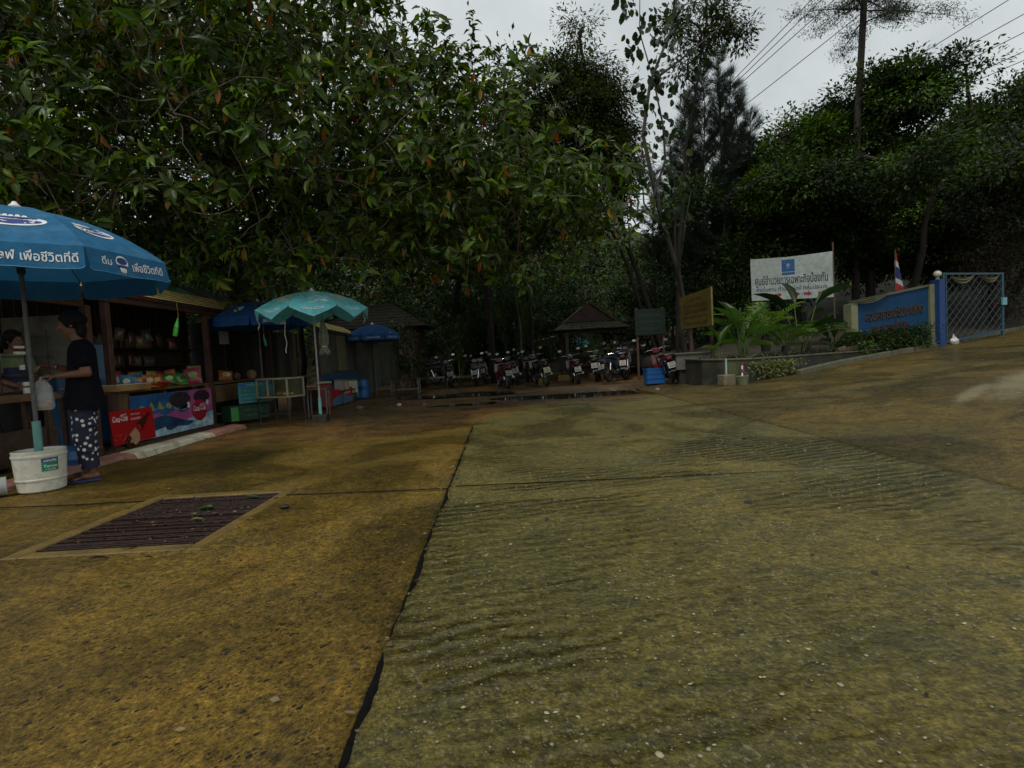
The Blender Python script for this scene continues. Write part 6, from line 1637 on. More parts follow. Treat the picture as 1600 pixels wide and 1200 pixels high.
def make_scooter():
    t = thing('parked_scooter', '-', 'scooter', (0, 0, 0))
    for xw, wr in ((-0.62, 0.275), (0.62, 0.275)):
        mb = MB(); M = Matrix.Translation((xw, 0, wr)) @ Matrix.Rotation(PI / 2, 4, 'X')
        mb.lathe([(wr - 0.055, -0.03), (wr - 0.015, -0.042), (wr, -0.02), (wr, 0.02), (wr - 0.015, 0.042), (wr - 0.055, 0.03), (wr - 0.055, -0.03)], 22, cap=False, M=M)
        w = mb.build('wheel', M_rub, t, smooth=True)
        mb = MB(); mb.lathe([(wr - 0.056, -0.025), (wr - 0.075, -0.02), (wr - 0.075, 0.02), (wr - 0.056, 0.025)], 22, cap=False, M=M)
        mb.lathe([(0.0, -0.05), (0.06, -0.05), (0.065, -0.03), (0.065, 0.03), (0.06, 0.05), (0.0, 0.05)], 12, cap=False, M=M)
        for k in range(5):
            a = 2 * PI * k / 5
            mb.bar((xw + 0.05 * math.cos(a), 0, wr + 0.05 * math.sin(a)), (xw + (wr - 0.07) * math.cos(a), 0, wr + (wr - 0.07) * math.sin(a)), 0.03, 0.022, up=(0, 1, 0))
        mb.build('rim', M_alu, w)
    mb = MB(); loft(mb, [(-0.92, 0.66, 0.03, 0.02), (-0.86, 0.68, 0.10, 0.06), (-0.6, 0.67, 0.135, 0.09), (-0.3, 0.62, 0.13, 0.11), (-0.05, 0.52, 0.10, 0.12), (0.08, 0.42, 0.07, 0.08)]); mb.build('rear_fairing', M_coke, t, smooth=True, ang=50)
    mb = MB(); loft(mb, [(0.10, 0.42, 0.05, 0.06), (0.2, 0.50, 0.06, 0.06), (0.36, 0.70, 0.06, 0.06)]); mb.build('frame_spine', M_black, t, smooth=True, ang=50)
    mb = MB(); mb.prism([(-0.12, 0.0), (0.12, 0.0), (0.19, 0.22), (0.16, 0.5), (-0.16, 0.5), (-0.19, 0.22)], 0.045, M=Matrix.Translation((0.26, 0, 0.33)) @ Matrix.Rotation(R(18), 4, 'Y') @ Matrix(((0, 0, 1, 0), (1, 0, 0, 0), (0, 1, 0, 0), (0, 0, 0, 1)))); mb.build('leg_shield', M_coke, t, bevel=0.015)
    mb = MB(); loft(mb, [(-0.78, 0.775, 0.07, 0.025), (-0.6, 0.785, 0.12, 0.035), (-0.25, 0.755, 0.13, 0.045), (0.02, 0.72, 0.10, 0.04), (0.1, 0.70, 0.06, 0.02)]); mb.build('seat', M_seat, t, smooth=True, ang=60)
    mb = MB()
    for i in range(8):
        a0_, a1_ = R(60 + i * 13), R(60 + (i + 1) * 13)
        pts = []
        for a_ in (a0_, a1_):
            for y_, r_ in ((-0.07, 0.30), (0.0, 0.325), (0.07, 0.30)): pts.append((0.62 - r_ * math.cos(a_) * -1, y_, 0.275 + r_ * math.sin(a_)))
        mb.add(pts, [(0, 1, 4, 3), (1, 2, 5, 4)])
    mb.build('front_mudguard', M_coke, t, smooth=True, ang=60)
    mb = MB(); mb.add([(-0.78, -0.085, 0.62), (-0.78, 0.085, 0.62), (-0.99, 0.07, 0.33), (-0.99, -0.07, 0.33), (-0.76, -0.085, 0.60), (-0.76, 0.085, 0.60), (-0.97, 0.07, 0.32), (-0.97, -0.07, 0.32)], [(0,1,2,3),(7,6,5,4),(0,4,5,1),(1,5,6,2),(2,6,7,3),(3,7,4,0)]); mb.build('rear_mudguard', M_black, t)
    pl = MB(); pl.box(-0.008, 0.008, -0.10, 0.10, -0.085, 0.085, M=Matrix.Translation((-0.965, 0, 0.50)) @ Matrix.Rotation(R(26), 4, 'Y')); plate = pl.build('number_plate', M_plate, t)
    pl = MB(); Mpl = Matrix.Translation((-0.965, 0, 0.50)) @ Matrix.Rotation(R(26), 4, 'Y')
    for j, (tx_, w_, h_, dz) in enumerate((('กจง', 0.10, 0.035, 0.045), ('452', 0.15, 0.06, -0.03))): text_fit(pl, tx_, w_, h_, lambda u, v: tuple(Mpl @ Vector((-0.0105, -u, v + dz))), bold=0.02)
    pl.build('lettering', M_black, plate)
    mb = MB(); mb.box(-0.935, -0.895, -0.07, 0.07, 0.655, 0.70); mb.build('tail_light', M_tail, t, bevel=0.01)
    for s in (-1, 1):
        mb = MB(); mb.ball((-0.90, s * 0.13, 0.62), 0.032, 8, 6, (1.2, 1, 0.8)); mb.build('indicator', M_amber, t, smooth=True)
        mb = MB(); mb.tube([(0.62, s * 0.075, 0.275), (0.47, s * 0.075, 0.66)], [0.024, 0.026], 8); mb.build('fork_leg', M_alu, t, smooth=True)
        mb = MB(); mb.tube([(-0.62, s * 0.10, 0.28), (-0.5, s * 0.115, 0.58)], 0.028, 8); mb.build('shock_absorber', M_chrome, t, smooth=True)
        mb = MB(); mb.tube([(-0.62, s * 0.07, 0.275), (-0.05, s * 0.07, 0.30)], 0.02, 6); mb.build('swing_arm', M_black, t)
    hb_ = MB(); hb_.tube([(0.26, -0.33, 0.93), (0.33, -0.22, 0.95), (0.39, -0.08, 0.93), (0.40, 0.0, 0.92), (0.39, 0.08, 0.93), (0.33, 0.22, 0.95), (0.26, 0.33, 0.93)], 0.012, 8); hbar = hb_.build('handlebar', M_chrome, t, smooth=True)
    mb = MB(); loft(mb, [(0.30, 0.90, 0.10, 0.05), (0.40, 0.92, 0.13, 0.075), (0.50, 0.90, 0.10, 0.07), (0.54, 0.88, 0.05, 0.04)]); mb.build('headlamp_shell', M_coke, t, smooth=True, ang=50)
    mb = MB(); mb.ball((0.525, 0, 0.885), 0.055, 10, 7, (0.5, 1.3, 0.9)); mb.build('headlamp', M_mirror, t, smooth=True)
    for s in (-1, 1):
        mb = MB(); mb.tube([(0.29, s * 0.27, 0.945), (0.24, s * 0.36, 0.925)], 0.019, 8); mb.build('grip', M_black, hbar)
        mb = MB(); mb.tube([(0.32, s * 0.22, 0.95), (0.33, s * 0.27, 1.06), (0.32, s * 0.30, 1.11)], 0.007, 6)
        mb.ball((0.325, s * 0.31, 1.14), 0.06, 12, 7, (0.35, 1.15, 0.75)); mb.build('mirror', M_black, hbar, smooth=True)
        mb = MB(); Mm = Matrix.Translation((0.302, s * 0.31, 1.14)) @ Matrix.Rotation(R(-8), 4, 'Y'); mb.add([tuple(Mm @ Vector((0.0, 0.062 * math.cos(a), 0.040 * math.sin(a)))) for a in np.linspace(0, 2 * PI, 14, endpoint=False)], [tuple(reversed(range(14)))]); mb.build('mirror_glass', M_mirror, hbar)
    mb = MB(); mb.tube([(0.0, -0.09, 0.24), (-0.25, -0.12, 0.22), (-0.45, -0.14, 0.26), (-0.85, -0.15, 0.36)], [0.02, 0.022, 0.045, 0.042], 8); mb.build('exhaust', M_steel, t, smooth=True)
    mb = MB(); loft(mb, [(-0.12, 0.30, 0.07, 0.07), (0.02, 0.30, 0.10, 0.09), (0.18, 0.31, 0.09, 0.07), (0.24, 0.31, 0.06, 0.05)]); mb.build('engine', M_alu, t, smooth=True, ang=40)
    mb = MB(); mb.tube([(0.0, 0.10, 0.26), (-0.06, 0.30, -0.02)], 0.011, 6); mb.build('side_stand', M_steel, t)
    mb = MB(); mb.tube([(-0.80, -0.13, 0.74), (-0.93, -0.10, 0.79), (-0.93, 0.10, 0.79), (-0.80, 0.13, 0.74)], 0.011, 6); mb.build('grab_rail', M_steel, t)
    return t
BODY = {'red': (0.10, 0.007, 0.009), 'black': (0.015, 0.015, 0.017), 'grey': (0.10, 0.10, 0.11), 'maroon': (0.04, 0.008, 0.010), 'blue': (0.014, 0.026, 0.065), 'green': (0.02, 0.05, 0.03), 'white': (0.2, 0.2, 0.19)}
for k_, c_ in BODY.items(): mat('scooter_paint_' + k_, c_, 0.25, 0.1, 4, coat=0.4)
def paint(t, key, plate=None):
    for o in kids(t):
        if o.name.split('.')[0] in ('rear_fairing', 'leg_shield', 'front_mudguard', 'headlamp_shell'):
            o.material_slots[0].link = 'OBJECT'; o.material_slots[0].material = MATS['scooter_paint_' + key]
        if plate and o.name.startswith('number_plate'):
            o.material_slots[0].link = 'OBJECT'; o.material_slots[0].material = plate
sc0 = make_scooter()
M_plY = mat('plate_pale_yellow', (0.40, 0.37, 0.2), 0.45, 0.1, 10)
spots = [(-2.2, 19.3, 100, 'black', None, 'black scooter farthest left in the row, its tail towards the yard'),
         (-1.25, 19.5, 97, 'grey', None, 'grey scooter second from the left end of the parked row'),
         (-1.0, 20.9, 85, 'white', None, 'white panelled scooter tucked in behind the left part of the row'),
         (-0.27, 17.2, 105, 'red', None, 'red scooter in the middle of the row right of the grey one'),
         (0.12, 18.5, 102, 'black', None, 'black scooter close behind the middle red scooter'),
         (0.68, 20.0, 92, 'green', None, 'dark green scooter set back behind the yellow plated one'),
         (0.95, 17.3, 107, 'black', M_plY, 'black scooter with a pale yellow plate near the puddle'),
         (2.06, 17.3, 95, 'maroon', None, 'dark maroon scooter standing left below the pavilion'),
         (2.9, 17.9, 70, 'green', None, 'dark green scooter turned right in front of the pavilion post'),
         (3.35, 17.0, 60, 'blue', None, 'dull blue scooter behind the blue crate'),
         (3.75, 17.5, 75, 'maroon', None, 'maroon scooter farthest back beside the dull blue one'),
         (4.16, 14.2, 82, 'red', None, 'bright red scooter nearest the planter wall, right of the blue crate'),
         (-3.7, 23.0, 175, 'grey', None, 'grey scooter seen side on far behind the low table')]
for i, (x, y, a, key, pl_, lab) in enumerate(spots):
    t = sc0 if i == 0 else copy_tree(sc0)
    t.location = (x, y + 0.9 * math.sin(R(a)), zt(x, y) - 0.02)
    t.rotation_euler = (R(-7 + 5 * math.sin(i * 2.7)), 0, R(a + 7 * math.sin(i * 4.1)))
    t.scale = (1, 1, 1 + 0.05 * math.sin(i * 3.3))
    t['label'] = lab; t['group'] = 'scooters parked in a row'
    paint(t, key, pl_)
# ------------------------------------------------------------------ foliage builders
def np_mesh(name, V, T, tint, m):
    """vertices V (n,3), triangles T (k,3), per-vertex tint"""
    me = bpy.data.meshes.new(name)
    me.vertices.add(len(V)); me.vertices.foreach_set('co', np.ascontiguousarray(V, np.float32).ravel())
    k = len(T)
    me.loops.add(k * 3); me.loops.foreach_set('vertex_index', np.ascontiguousarray(T, np.int32).ravel())
    me.polygons.add(k); me.polygons.foreach_set('loop_start', np.arange(0, 3 * k, 3, dtype=np.int32))
    at = me.attributes.new('tint', 'FLOAT_COLOR', 'POINT')
    c4 = np.ones((len(V), 4), np.float32); c4[:, :3] = tint
    at.data.foreach_set('color', c4.ravel())
    me.materials.append(m)
    me.update(calc_edges=True)
    me.polygons.foreach_set('use_smooth', np.ones(k, bool))
    return me

def _tmpl(stations, droop, fold):
    v = [(0.0, 0.0, 0.0)]
    for t, w in stations:
        for q in (-1, 0, 1): v.append((t, q * w, -droop * t * t + (fold * w if q else 0)))
    v.append((1.0, 0.0, -droop))
    k = len(stations); tip = 1 + 3 * k
    T = [(0, 1, 2), (0, 2, 3)]
    for i in range(k - 1):
        a = 1 + 3 * i
        for q in (0, 1):
            T += [(a+q, a+3+q, a+4+q), (a+q, a+4+q, a+1+q)]
    a = 1 + 3 * (k - 1)
    T += [(a, tip, a+1), (a+1, tip, a+2)]
    return np.array(v), np.array(T)
T_BIG = _tmpl([(0.14, 0.35), (0.40, 1.0), (0.74, 0.72)], 0.26, 0.10)
T_BIG2 = _tmpl([(0.14, 0.4), (0.42, 1.0), (0.76, 0.66)], 0.55, 0.16)
T_BIG3 = _tmpl([(0.16, 0.3), (0.36, 0.95), (0.70, 0.8)], 0.06, 0.05)
T_MED = _tmpl([(0.38, 1.0)], 0.15, 0.10)
T_ROUND = _tmpl([(0.12, 0.55), (0.42, 1.0), (0.75, 0.8)], 0.12, 0.10)
T_LONG = _tmpl([(0.08, 0.35), (0.3, 0.95), (0.55, 1.0), (0.8, 0.7)], 0.35, 0.18)
T_SMALL = (np.array([(0, 0, 0), (0.45, -1, 0.05), (1, 0, -0.06), (0.45, 1, 0.05)]), np.array([(0, 1, 2), (0, 2, 3)]))
T_NEEDLE = (np.array([(0, -0.5, 0), (0, 0.5, 0), (1, 0, -0.12)]), np.array([(0, 1, 2)]))

def unit(a): return a / np.maximum(np.linalg.norm(a, axis=-1, keepdims=True), 1e-9)

def leaf_arrays(tm, C, D, N, L, W):
    tv, tt = tm
    D = unit(D); S = unit(np.cross(D, N)); U = np.cross(S, D)
    n = len(C)
    V = (C[:, None] + D[:, None] * (tv[None, :, 0:1] * L[:, None, None]) + S[:, None] * (tv[None, :, 1:2] * W[:, None, None] / 2)
         + U[:, None] * (tv[None, :, 2:3] * L[:, None, None]))
    T = tt[None] + (np.arange(n) * len(tv))[:, None, None]
    return V.reshape(-1, 3), T.reshape(-1, 3), len(tv)

def tints(n, base, spread, r, dead=0.0):
    """per-leaf colours: base list mixed, brightness jitter, a share of yellow and orange leaves"""
    b = np.array(base)[r.integers(0, len(base), n)]
    t = b * np.exp(r.normal(0, spread, (n, 1))) * np.exp(r.normal(0, 0.08, (n, 3)))
    if dead > 0:
        k = r.random(n) < dead
        dc = np.array([(0.36, 0.13, 0.02), (0.28, 0.08, 0.015), (0.42, 0.28, 0.03), (0.22, 0.09, 0.025)])[r.integers(0, 4, n)]
        t[k] = dc[k] * np.exp(r.normal(0, 0.25, (int(k.sum()), 1)))
        return t, k
    return t, np.zeros(n, bool)

def rand_dirs(n, r):
    v = r.normal(size=(n, 3)); return unit(v)

M_leaf_big = leaf_mat('glossy_leaf', 0.34, 0.28, spec=0.28)
M_leaf_dull = leaf_mat('dull_leaf', 0.5, 0.22, spec=0.2)
M_leaf_fine = leaf_mat('fine_leaf', 0.42, 0.25, spec=0.3)
M_bark = mat('dark_bark', (0.026, 0.020, 0.015), 0.85, 0.5, 6, bump=0.7, bscale=22, stretch=(1, 1, 0.25))
M_bark2 = mat('grey_bark', (0.06, 0.052, 0.04), 0.8, 0.45, 5, bump=0.6, bscale=18, stretch=(1, 1, 0.3))
M_twig = mat('pale_twig', (0.13, 0.11, 0.07), 0.7, 0.4, 10)

def curve_pts(a, b, bow=(0, 0, 0), n=7, jit=0.0, r=None):
    a, b, bow = Vector(a), Vector(b), Vector(bow)
    out = []
    for i in range(n):
        t = i / (n - 1)
        p = a.lerp(b, t) + bow * 4 * t * (1 - t)
        if jit and 0 < i < n - 1: p += Vector((r.normal(0, jit), r.normal(0, jit), r.normal(0, jit)))
        out.append(p)
    return out

def trunk_part(parent, pts, r0, r1, m=M_bark, name='trunk', n=10):
    mb = MB(); k = len(pts)
    mb.tube(pts, [r0 + (r1 - r0) * (i / (k - 1)) ** 0.8 for i in range(k)], n)
    return mb.build(name, m, parent, smooth=True, ang=70)

G1 = [(0.042, 0.082, 0.005), (0.058, 0.112, 0.006), (0.026, 0.052, 0.005), (0.120, 0.190, 0.014), (0.062, 0.078, 0.008)]
G2 = [(0.026, 0.044, 0.008), (0.038, 0.060, 0.009), (0.056, 0.078, 0.011), (0.020, 0.032, 0.008)]
G3 = [(0.018, 0.038, 0.005), (0.030, 0.060, 0.007), (0.056, 0.096, 0.011), (0.013, 0.026, 0.005)]
G4 = [(0.04, 0.085, 0.016), (0.06, 0.11, 0.022), (0.03, 0.07, 0.015)]

# ------------------------------------------------------------------ the great rubber tree that overhangs the stalls
rt = np.random.default_rng(21)
def make_rubber_tree():
    base = Vector((-6.6, 13.8, 0))
    t = thing('rubber_tree', 'huge broad leaved tree with scattered orange leaves overhanging the stalls', 'tree', tuple(base))
    lim = lambda z: np.interp(z, [2.6, 3.2, 4.0, 4.8, 5.6, 6.4, 6.9, 7.4, 8.0, 8.6, 10], [1.2, 2.5, 2.6, 1.7, 1.0, 0.45, -0.2, -1.3, -2.1, -2.6, -3.2])
    cs = []
    tries = 0
    while len(cs) < 640 and tries < 90000:
        tries += 1
        y = 7.6 + 5.2 * rt.random() ** 0.85
        x = rt.uniform(-0.98 * y - 1.0, 2.6); z = rt.uniform(2.4, 1 + 0.74 * y + 0.8)
        if x > lim(z) - 0.25: continue
        floor = 2.75 if x > -7.5 else 3.0
        if y < 9.2: floor = 3.2 + (9.2 - y) * 0.25
        if y < 9.5 and x > -1.6 - 1.0 * (y < 8.6): continue
        if z < floor: continue
        p = np.array((x, y, z))
        if all(np.sum((p - q) ** 2 * np.array([1, 0.7, 1])) > 0.27 ** 2 for q in cs[-300:]): cs.append(p)
    cs = np.array(cs)
    # rosettes
    P, A = [], []
    for c in cs:
        k = rt.integers(8, 14)
        o = rt.normal(0, 0.33, (k, 3)) * np.array([1.15, 0.9, 0.9])
        P.append(c + o)
        A.append(unit(o * np.array([0.7, 0.7, 0.4]) + np.array([0, -0.28, 0.35]) + rt.normal(0, 0.25, (k, 3))))
    P, A = np.concatenate(P), np.concatenate(A)
    ok = P[:, 0] < lim(P[:, 2]) + 0.1
    P, A = P[ok], A[ok]
    nl = rt.integers(6, 11, len(P))
    idx = np.repeat(np.arange(len(P)), nl)
    n = len(idx)
    a = rt.uniform(0, 2 * PI, n)
    ax = A[idx]
    p1 = unit(np.cross(ax, rand_dirs(len(P), rt)[idx])); p2 = np.cross(ax, p1)
    th = rt.uniform(0.75, 1.75, n)
    D = ax * np.cos(th)[:, None] + (p1 * np.cos(a)[:, None] + p2 * np.sin(a)[:, None]) * np.sin(th)[:, None]
    D[:, 2] -= rt.uniform(0.05, 0.45, n); D = unit(D)
    tint, dead = tints(n, G1, 0.30, rt, dead=0.024)
    D[dead] = unit(D[dead] * 0.3 + np.array([0, 0, -1.0]))
    N = unit(ax + rt.normal(0, 0.25, (n, 3)))
    N[dead] = unit(rt.normal(size=(int(dead.sum()), 3)) + np.array([0, -1, 0]))
    L = np.clip(rt.normal(0.19, 0.05, n), 0.08, 0.31); W = L * rt.uniform(0.26, 0.48, n)
    C = P[idx] + D * 0.02
    # upright sprigs that stand against the sky along the right edge
    stems = []
    for (x, y, z0, z1, lx) in ((-0.42, 11, 5.9, 7.55, 0.06), (-0.75, 11.2, 5.9, 7.1, -0.12), (-1.35, 11.3, 6.3, 7.7, 0.1), (-1.65, 11, 6.3, 7.95, -0.15), (-1.05, 10.8, 6.0, 7.0, 0.2), (-0.05, 11.2, 5.6, 6.95, 0.18), (0.12, 11.4, 5.3, 6.35, 0.22), (-2.0, 11, 6.8, 8.2, 0.1), (-0.25, 11.5, 5.8, 6.8, 0.0), (-1.9, 11.6, 7.0, 8.1, -0.2), (-0.62, 10.9, 5.6, 6.6, 0.25)):
        pts = [Vector((x + lx * s * s + 0.02 * math.sin(s * 9), y, z0 + (z1 - z0) * s)) for s in np.linspace(0, 1, 9)]
        stems.append(pts)
        m_ = int((z1 - z0) / 0.028)
        s = np.linspace(0.12, 1, m_)
        pc = np.array([(x + lx * q * q, y, z0 + (z1 - z0) * q) for q in s]) + rt.normal(0, 0.05, (m_, 3)) * np.array([1, 1, 0.3])
        aa = np.arange(m_) * 2.4 + rt.normal(0, 0.3, m_)
        dd = np.stack([np.cos(aa), np.sin(aa), rt.uniform(0.1, 0.9, m_)], -1)
        C = np.concatenate([C, pc]); D = np.concatenate([D, unit(dd)]); N = np.concatenate([N, np.tile([0, 0, 1.0], (m_, 1)) + rt.normal(0, 0.2, (m_, 3))])
        l_ = rt.uniform(0.11, 0.19, m_); L = np.concatenate([L, l_]); W = np.concatenate([W, l_ * 0.38]); tint = np.concatenate([tint, tints(m_, G2, 0.2, rt)[0]])
        dead = np.concatenate([dead, np.zeros(m_, bool)])
    # the leaves that show largest become parts of their own
    rel = C - np.array([0, 0, 1.0])
    ang = L / np.linalg.norm(rel, axis=1)
    inframe = (np.abs(C[:, 0] / C[:, 1]) < 0.88) & ((C[:, 2] - 1) / C[:, 1] < 0.62) & (C[:, 1] < 9.6)
    order = np.argsort(-(ang * inframe) - 0.006 * (dead & inframe))[:300]
    single = np.zeros(len(C), bool); single[order] = True
    tv, tt = T_BIG
    variants = []
    palette = [(0.058, 0.112, 0.006), (0.034, 0.068, 0.006), (0.105, 0.170, 0.014), (0.36, 0.13, 0.02), (0.42, 0.28, 0.03)]
    for ci, c in enumerate(palette):
        v2 = tv.copy(); v2[:, 1] *= 0.5 * 0.36
        v2[:, 2] *= 1.0
        variants.append(np_mesh('leaf', v2, tt, np.tile(c, (len(v2), 1)), M_leaf_big))
    for i in order:
        if dead[i]: vi = 3 if tint[i, 1] < 0.17 else 4
        else: vi = int(rt.integers(0, 3))
        d = Vector(D[i]); s = d.cross(Vector(N[i])).normalized(); u = s.cross(d)
        o = meshobj('leaf', variants[vi], t)
        p = Vector(C[i]) - base
        l_ = L[i]
        o.matrix_local = Matrix(((d.x*l_, s.x*l_, u.x*l_, p.x), (d.y*l_, s.y*l_, u.y*l_, p.y), (d.z*l_, s.z*l_, u.z*l_, p.z), (0, 0, 0, 1)))
    k = ~single
    grp = rt.integers(0, 3, len(C)); Vs, Ts, Cs, nv0 = [], [], [], 0
    for gi, tm in enumerate((T_BIG, T_BIG2, T_BIG3)):
        kk = k & (grp == gi); V, T, nv = leaf_arrays(tm, C[kk], D[kk], N[kk], L[kk], W[kk])
        Vs.append(V); Ts.append(T + nv0); Cs.append(np.repeat(tint[kk], nv, 0)); nv0 += len(V)
    f = meshobj('crown', np_mesh('crown', np.concatenate(Vs) - np.array(base), np.concatenate(Ts), np.concatenate(Cs), M_leaf_big), t)
    f['kind'] = 'stuff'
    # trunk, limbs, twigs
    loc = lambda pts: [Vector(p) - base for p in pts]
    trunk_part(t, loc(curve_pts((-6.6, 13.8, -0.2), (-6.4, 13.4, 3.4), (0.12, 0, 0), 7)), 0.30, 0.20)
    fork = Vector((-6.4, 13.4, 3.3))
    ends = [(-9.5, 9.5, 5.5), (-7.5, 9.0, 6.5), (-5.0, 8.8, 5.2), (-3.2, 9.6, 4.4), (-1.0, 10.6, 4.6), (1.4, 11.6, 3.9), (-0.6, 11.0, 6.0), (-2.0, 11.0, 6.9), (-4.5, 10.2, 7.6), (-10.5, 11.5, 4.4), (-6.0, 9.0, 4.0), (-2.6, 10.4, 3.3)]
    limbs = []
    for e in ends:
        pts = curve_pts(fork, e, (0, 0, 0.5 + 0.3 * rt.random()), 9, 0.10, rt)
        limbs.append(pts); trunk_part(t, loc(pts), 0.10, 0.022, M_bark, 'limb', 7)
    lp = [p for pts in limbs for p in pts]
    tw = MB()
    for c in cs:
        cv = Vector(c)
        q = min(lp, key=lambda p: (p - cv).length)
        tw.tube(loc(curve_pts(q, cv, (0, 0, -0.12), 5, 0.04, rt)), [0.014, 0.012, 0.010, 0.008, 0.005], 4, cap=False)
        for _ in range(3):
            e = cv + Vector(rt.normal(0, 0.32, 3)); tw.tube(loc(curve_pts(cv, e, (0, 0, 0.05), 3)), [0.006, 0.005, 0.003], 4, cap=False)
    for pts in stems: tw.tube(loc(pts), [0.010 - 0.0008 * i for i in range(len(pts))], 5, cap=False)
    # long pale aerial roots that loop below the branches
    for (a, b, s) in (((-4.9, 8.6, 3.55), (-3.7, 8.6, 3.75), -0.28), ((-3.3, 9.4, 4.6), (-2.7, 9.5, 3.5), 0.1), ((-4.2, 9.0, 4.5), (-3.9, 9.2, 3.3), 0.08), ((-1.5, 10.3, 4.4), (-0.7, 10.4, 3.6), 0.05), ((-6.6, 8.2, 4.1), (-6.2, 8.2, 3.1), -0.1), ((-2.0, 10.0, 3.9), (-1.5, 10.2, 3.0), 0.06)):
        tw.tube(loc(curve_pts(a, b, (0.05, 0, s), 9)), 0.007, 4, cap=False)
    tw.build('twigs', M_twig, t)['kind'] = 'stuff'
    return t
make_rubber_tree()

# ------------------------------------------------------------------ other trees: clumps of leaves over a real branch frame
def leafy_tree(name, label, cat, base, blobs, n, Lr, asp, greens, seed, tm=T_SMALL, trunk_r=0.16, m=M_leaf_fine, group=None, clump=0.32, droop=0.15, fill=0.5, spread=0.35, bark=M_bark, stems=1, crown='crown', dead=0.0, updir=0.25, nclump=None, limb_r=None):
    """blobs: (x, y, z, rx, ry, rz) crown masses in world coordinates"""
    r = np.random.default_rng(seed)
    base = Vector(base)
    t = thing(name, label, cat, tuple(base), 0, group)
    B = np.array(blobs, float)
    vol = B[:, 3] * B[:, 4] * B[:, 5]; pr = vol ** 0.8 / np.sum(vol ** 0.8)
    K = nclump or max(12, int(n / 90))
    bi = r.choice(len(B), K, p=pr)
    d = rand_dirs(K, r)
    rad = (fill + (1 - fill) * r.random(K)) ** 0.6
    cen = B[bi, :3] + d * B[bi, 3:] * rad[:, None]
    ci = r.integers(0, K, n)
    csz = clump * r.uniform(0.6, 1.5, K)
    off = np.clip(r.normal(size=(n, 3)), -1.55, 1.55) * csz[ci][:, None] * np.array([1, 1, 0.62])
    C = cen[ci] + off
    D = unit(off / csz[ci][:, None] * 0.8 + d[ci] * 0.5 + rand_dirs(n, r) * 0.8 + np.array([0, 0, -droop * 2]))
    N = unit(rand_dirs(n, r) * 0.7 + np.array([0, 0, 1.0]) + d[ci] * updir)
    L = r.uniform(Lr[0], Lr[1], n)
    W = L * asp * r.uniform(0.75, 1.25, n)
    cb = np.exp(r.normal(0, spread, K))[ci]
    tint = tints(n, greens, 0.22, r, dead)[0] * cb[:, None]
    V, T, nv = leaf_arrays(tm, C, D, N, L, W)
    f = meshobj(crown, np_mesh(crown, V - np.array(base), T, np.repeat(tint, nv, 0), m), t)
    f['kind'] = 'stuff'
    top = Vector(tuple(B[:, :3].mean(0)))
    loc = lambda pts: [p - base for p in pts]
    nodes = []
    for s in range(stems):
        b0 = base + Vector((r.normal(0, 0.25) if s else 0, r.normal(0, 0.2) if s else 0, -0.25))
        tgt = Vector(tuple(B[s % len(B), :3])) if stems > 1 else top
        pts = curve_pts(b0, tgt, (r.normal(0, 0.2), 0, 0), 8, 0.05, r)
        trunk_part(t, loc(pts), trunk_r * (1 if s == 0 else 0.7), trunk_r * 0.35, bark)
        nodes += pts[3:]
    tw = MB()
    for b in B:
        c = Vector(tuple(b[:3])); q = min(nodes, key=lambda p: (p - c).length + 0.3 * max(0, p.z - c.z))
        pts = curve_pts(q, c, (0, 0, 0.2), 6, 0.06, r)
        tw.tube(loc(pts), [trunk_r * 0.42 * (1 - 0.12 * i) for i in range(6)], 6, cap=False)
        nodes += pts[2:]
    for c in cen[:160]:
        c = Vector(tuple(c)); q = min(nodes, key=lambda p: (p - c).length)
        tw.tube(loc(curve_pts(q, c, (0, 0, 0.08), 4, 0.03, r)), [0.022, 0.017, 0.012, 0.006], 4, cap=False)
    tw.build('branches', bark, t)['kind'] = 'stuff'
    return t

def blobs_in(n, x, y, z, rr, seed, top=None):
    r = np.random.default_rng(seed); out = []
    while len(out) < n:
        p = (r.uniform(*x), r.uniform(*y), r.uniform(*z))
        if top is not None and p[2] > top(p[0]): continue
        q = r.uniform(*rr); out.append((*p, q * 1.15, q, q * 0.8))
    return out

BG = 'trees behind the stalls and the scooter park'
# dark smaller leaved trees that close the view behind the rubber tree
leafy_tree('shade_tree', 'dark small leaved tree seen through gaps behind the rubber tree at the far left', 'tree', (-14.0, 17.5, 0), blobs_in(26, (-21, -9), (16, 20), (2.5, 13), (1.2, 2.0), 1), 46000, (0.10, 0.18), 0.45, G3, 101, tm=T_SMALL, trunk_r=0.25, group=BG, clump=0.42)
leafy_tree('shade_tree', 'dark small leaved tree standing behind the tiled hut and the stalls', 'tree', (-8.2, 20.0, 0), blobs_in(26, (-11.5, -3.4), (18.5, 22.5), (2.8, 13), (1.1, 1.8), 2), 46000, (0.10, 0.18), 0.45, G3, 102, trunk_r=0.25, group=BG, clump=0.42)
leafy_tree('shade_tree', 'dark spreading tree above the left end of the scooter row', 'tree', (-2.6, 24.5, 0), blobs_in(24, (-6.0, 1.8), (22, 26), (4.0, 11.5), (1.1, 1.8), 3, top=lambda x: 10.6 - 0.35 * x), 46000, (0.10, 0.19), 0.45, G3, 103, trunk_r=0.22, group=BG, clump=0.45)
def blobs_cone(n, x, y, z, tz, rr, seed):
    r = np.random.default_rng(seed); out = []
    while len(out) < n:
        yy = r.uniform(*y); xx = r.uniform(*x); p = (xx, yy, r.uniform(z, max(z + 0.4, 1 + yy * tz * (0.86 + 0.2 * math.sin(xx * 1.7) + 0.1 * math.sin(xx * 4.1))))); q = r.uniform(*rr); out.append((*p, q * 1.2, q, q * 0.6))
    return out
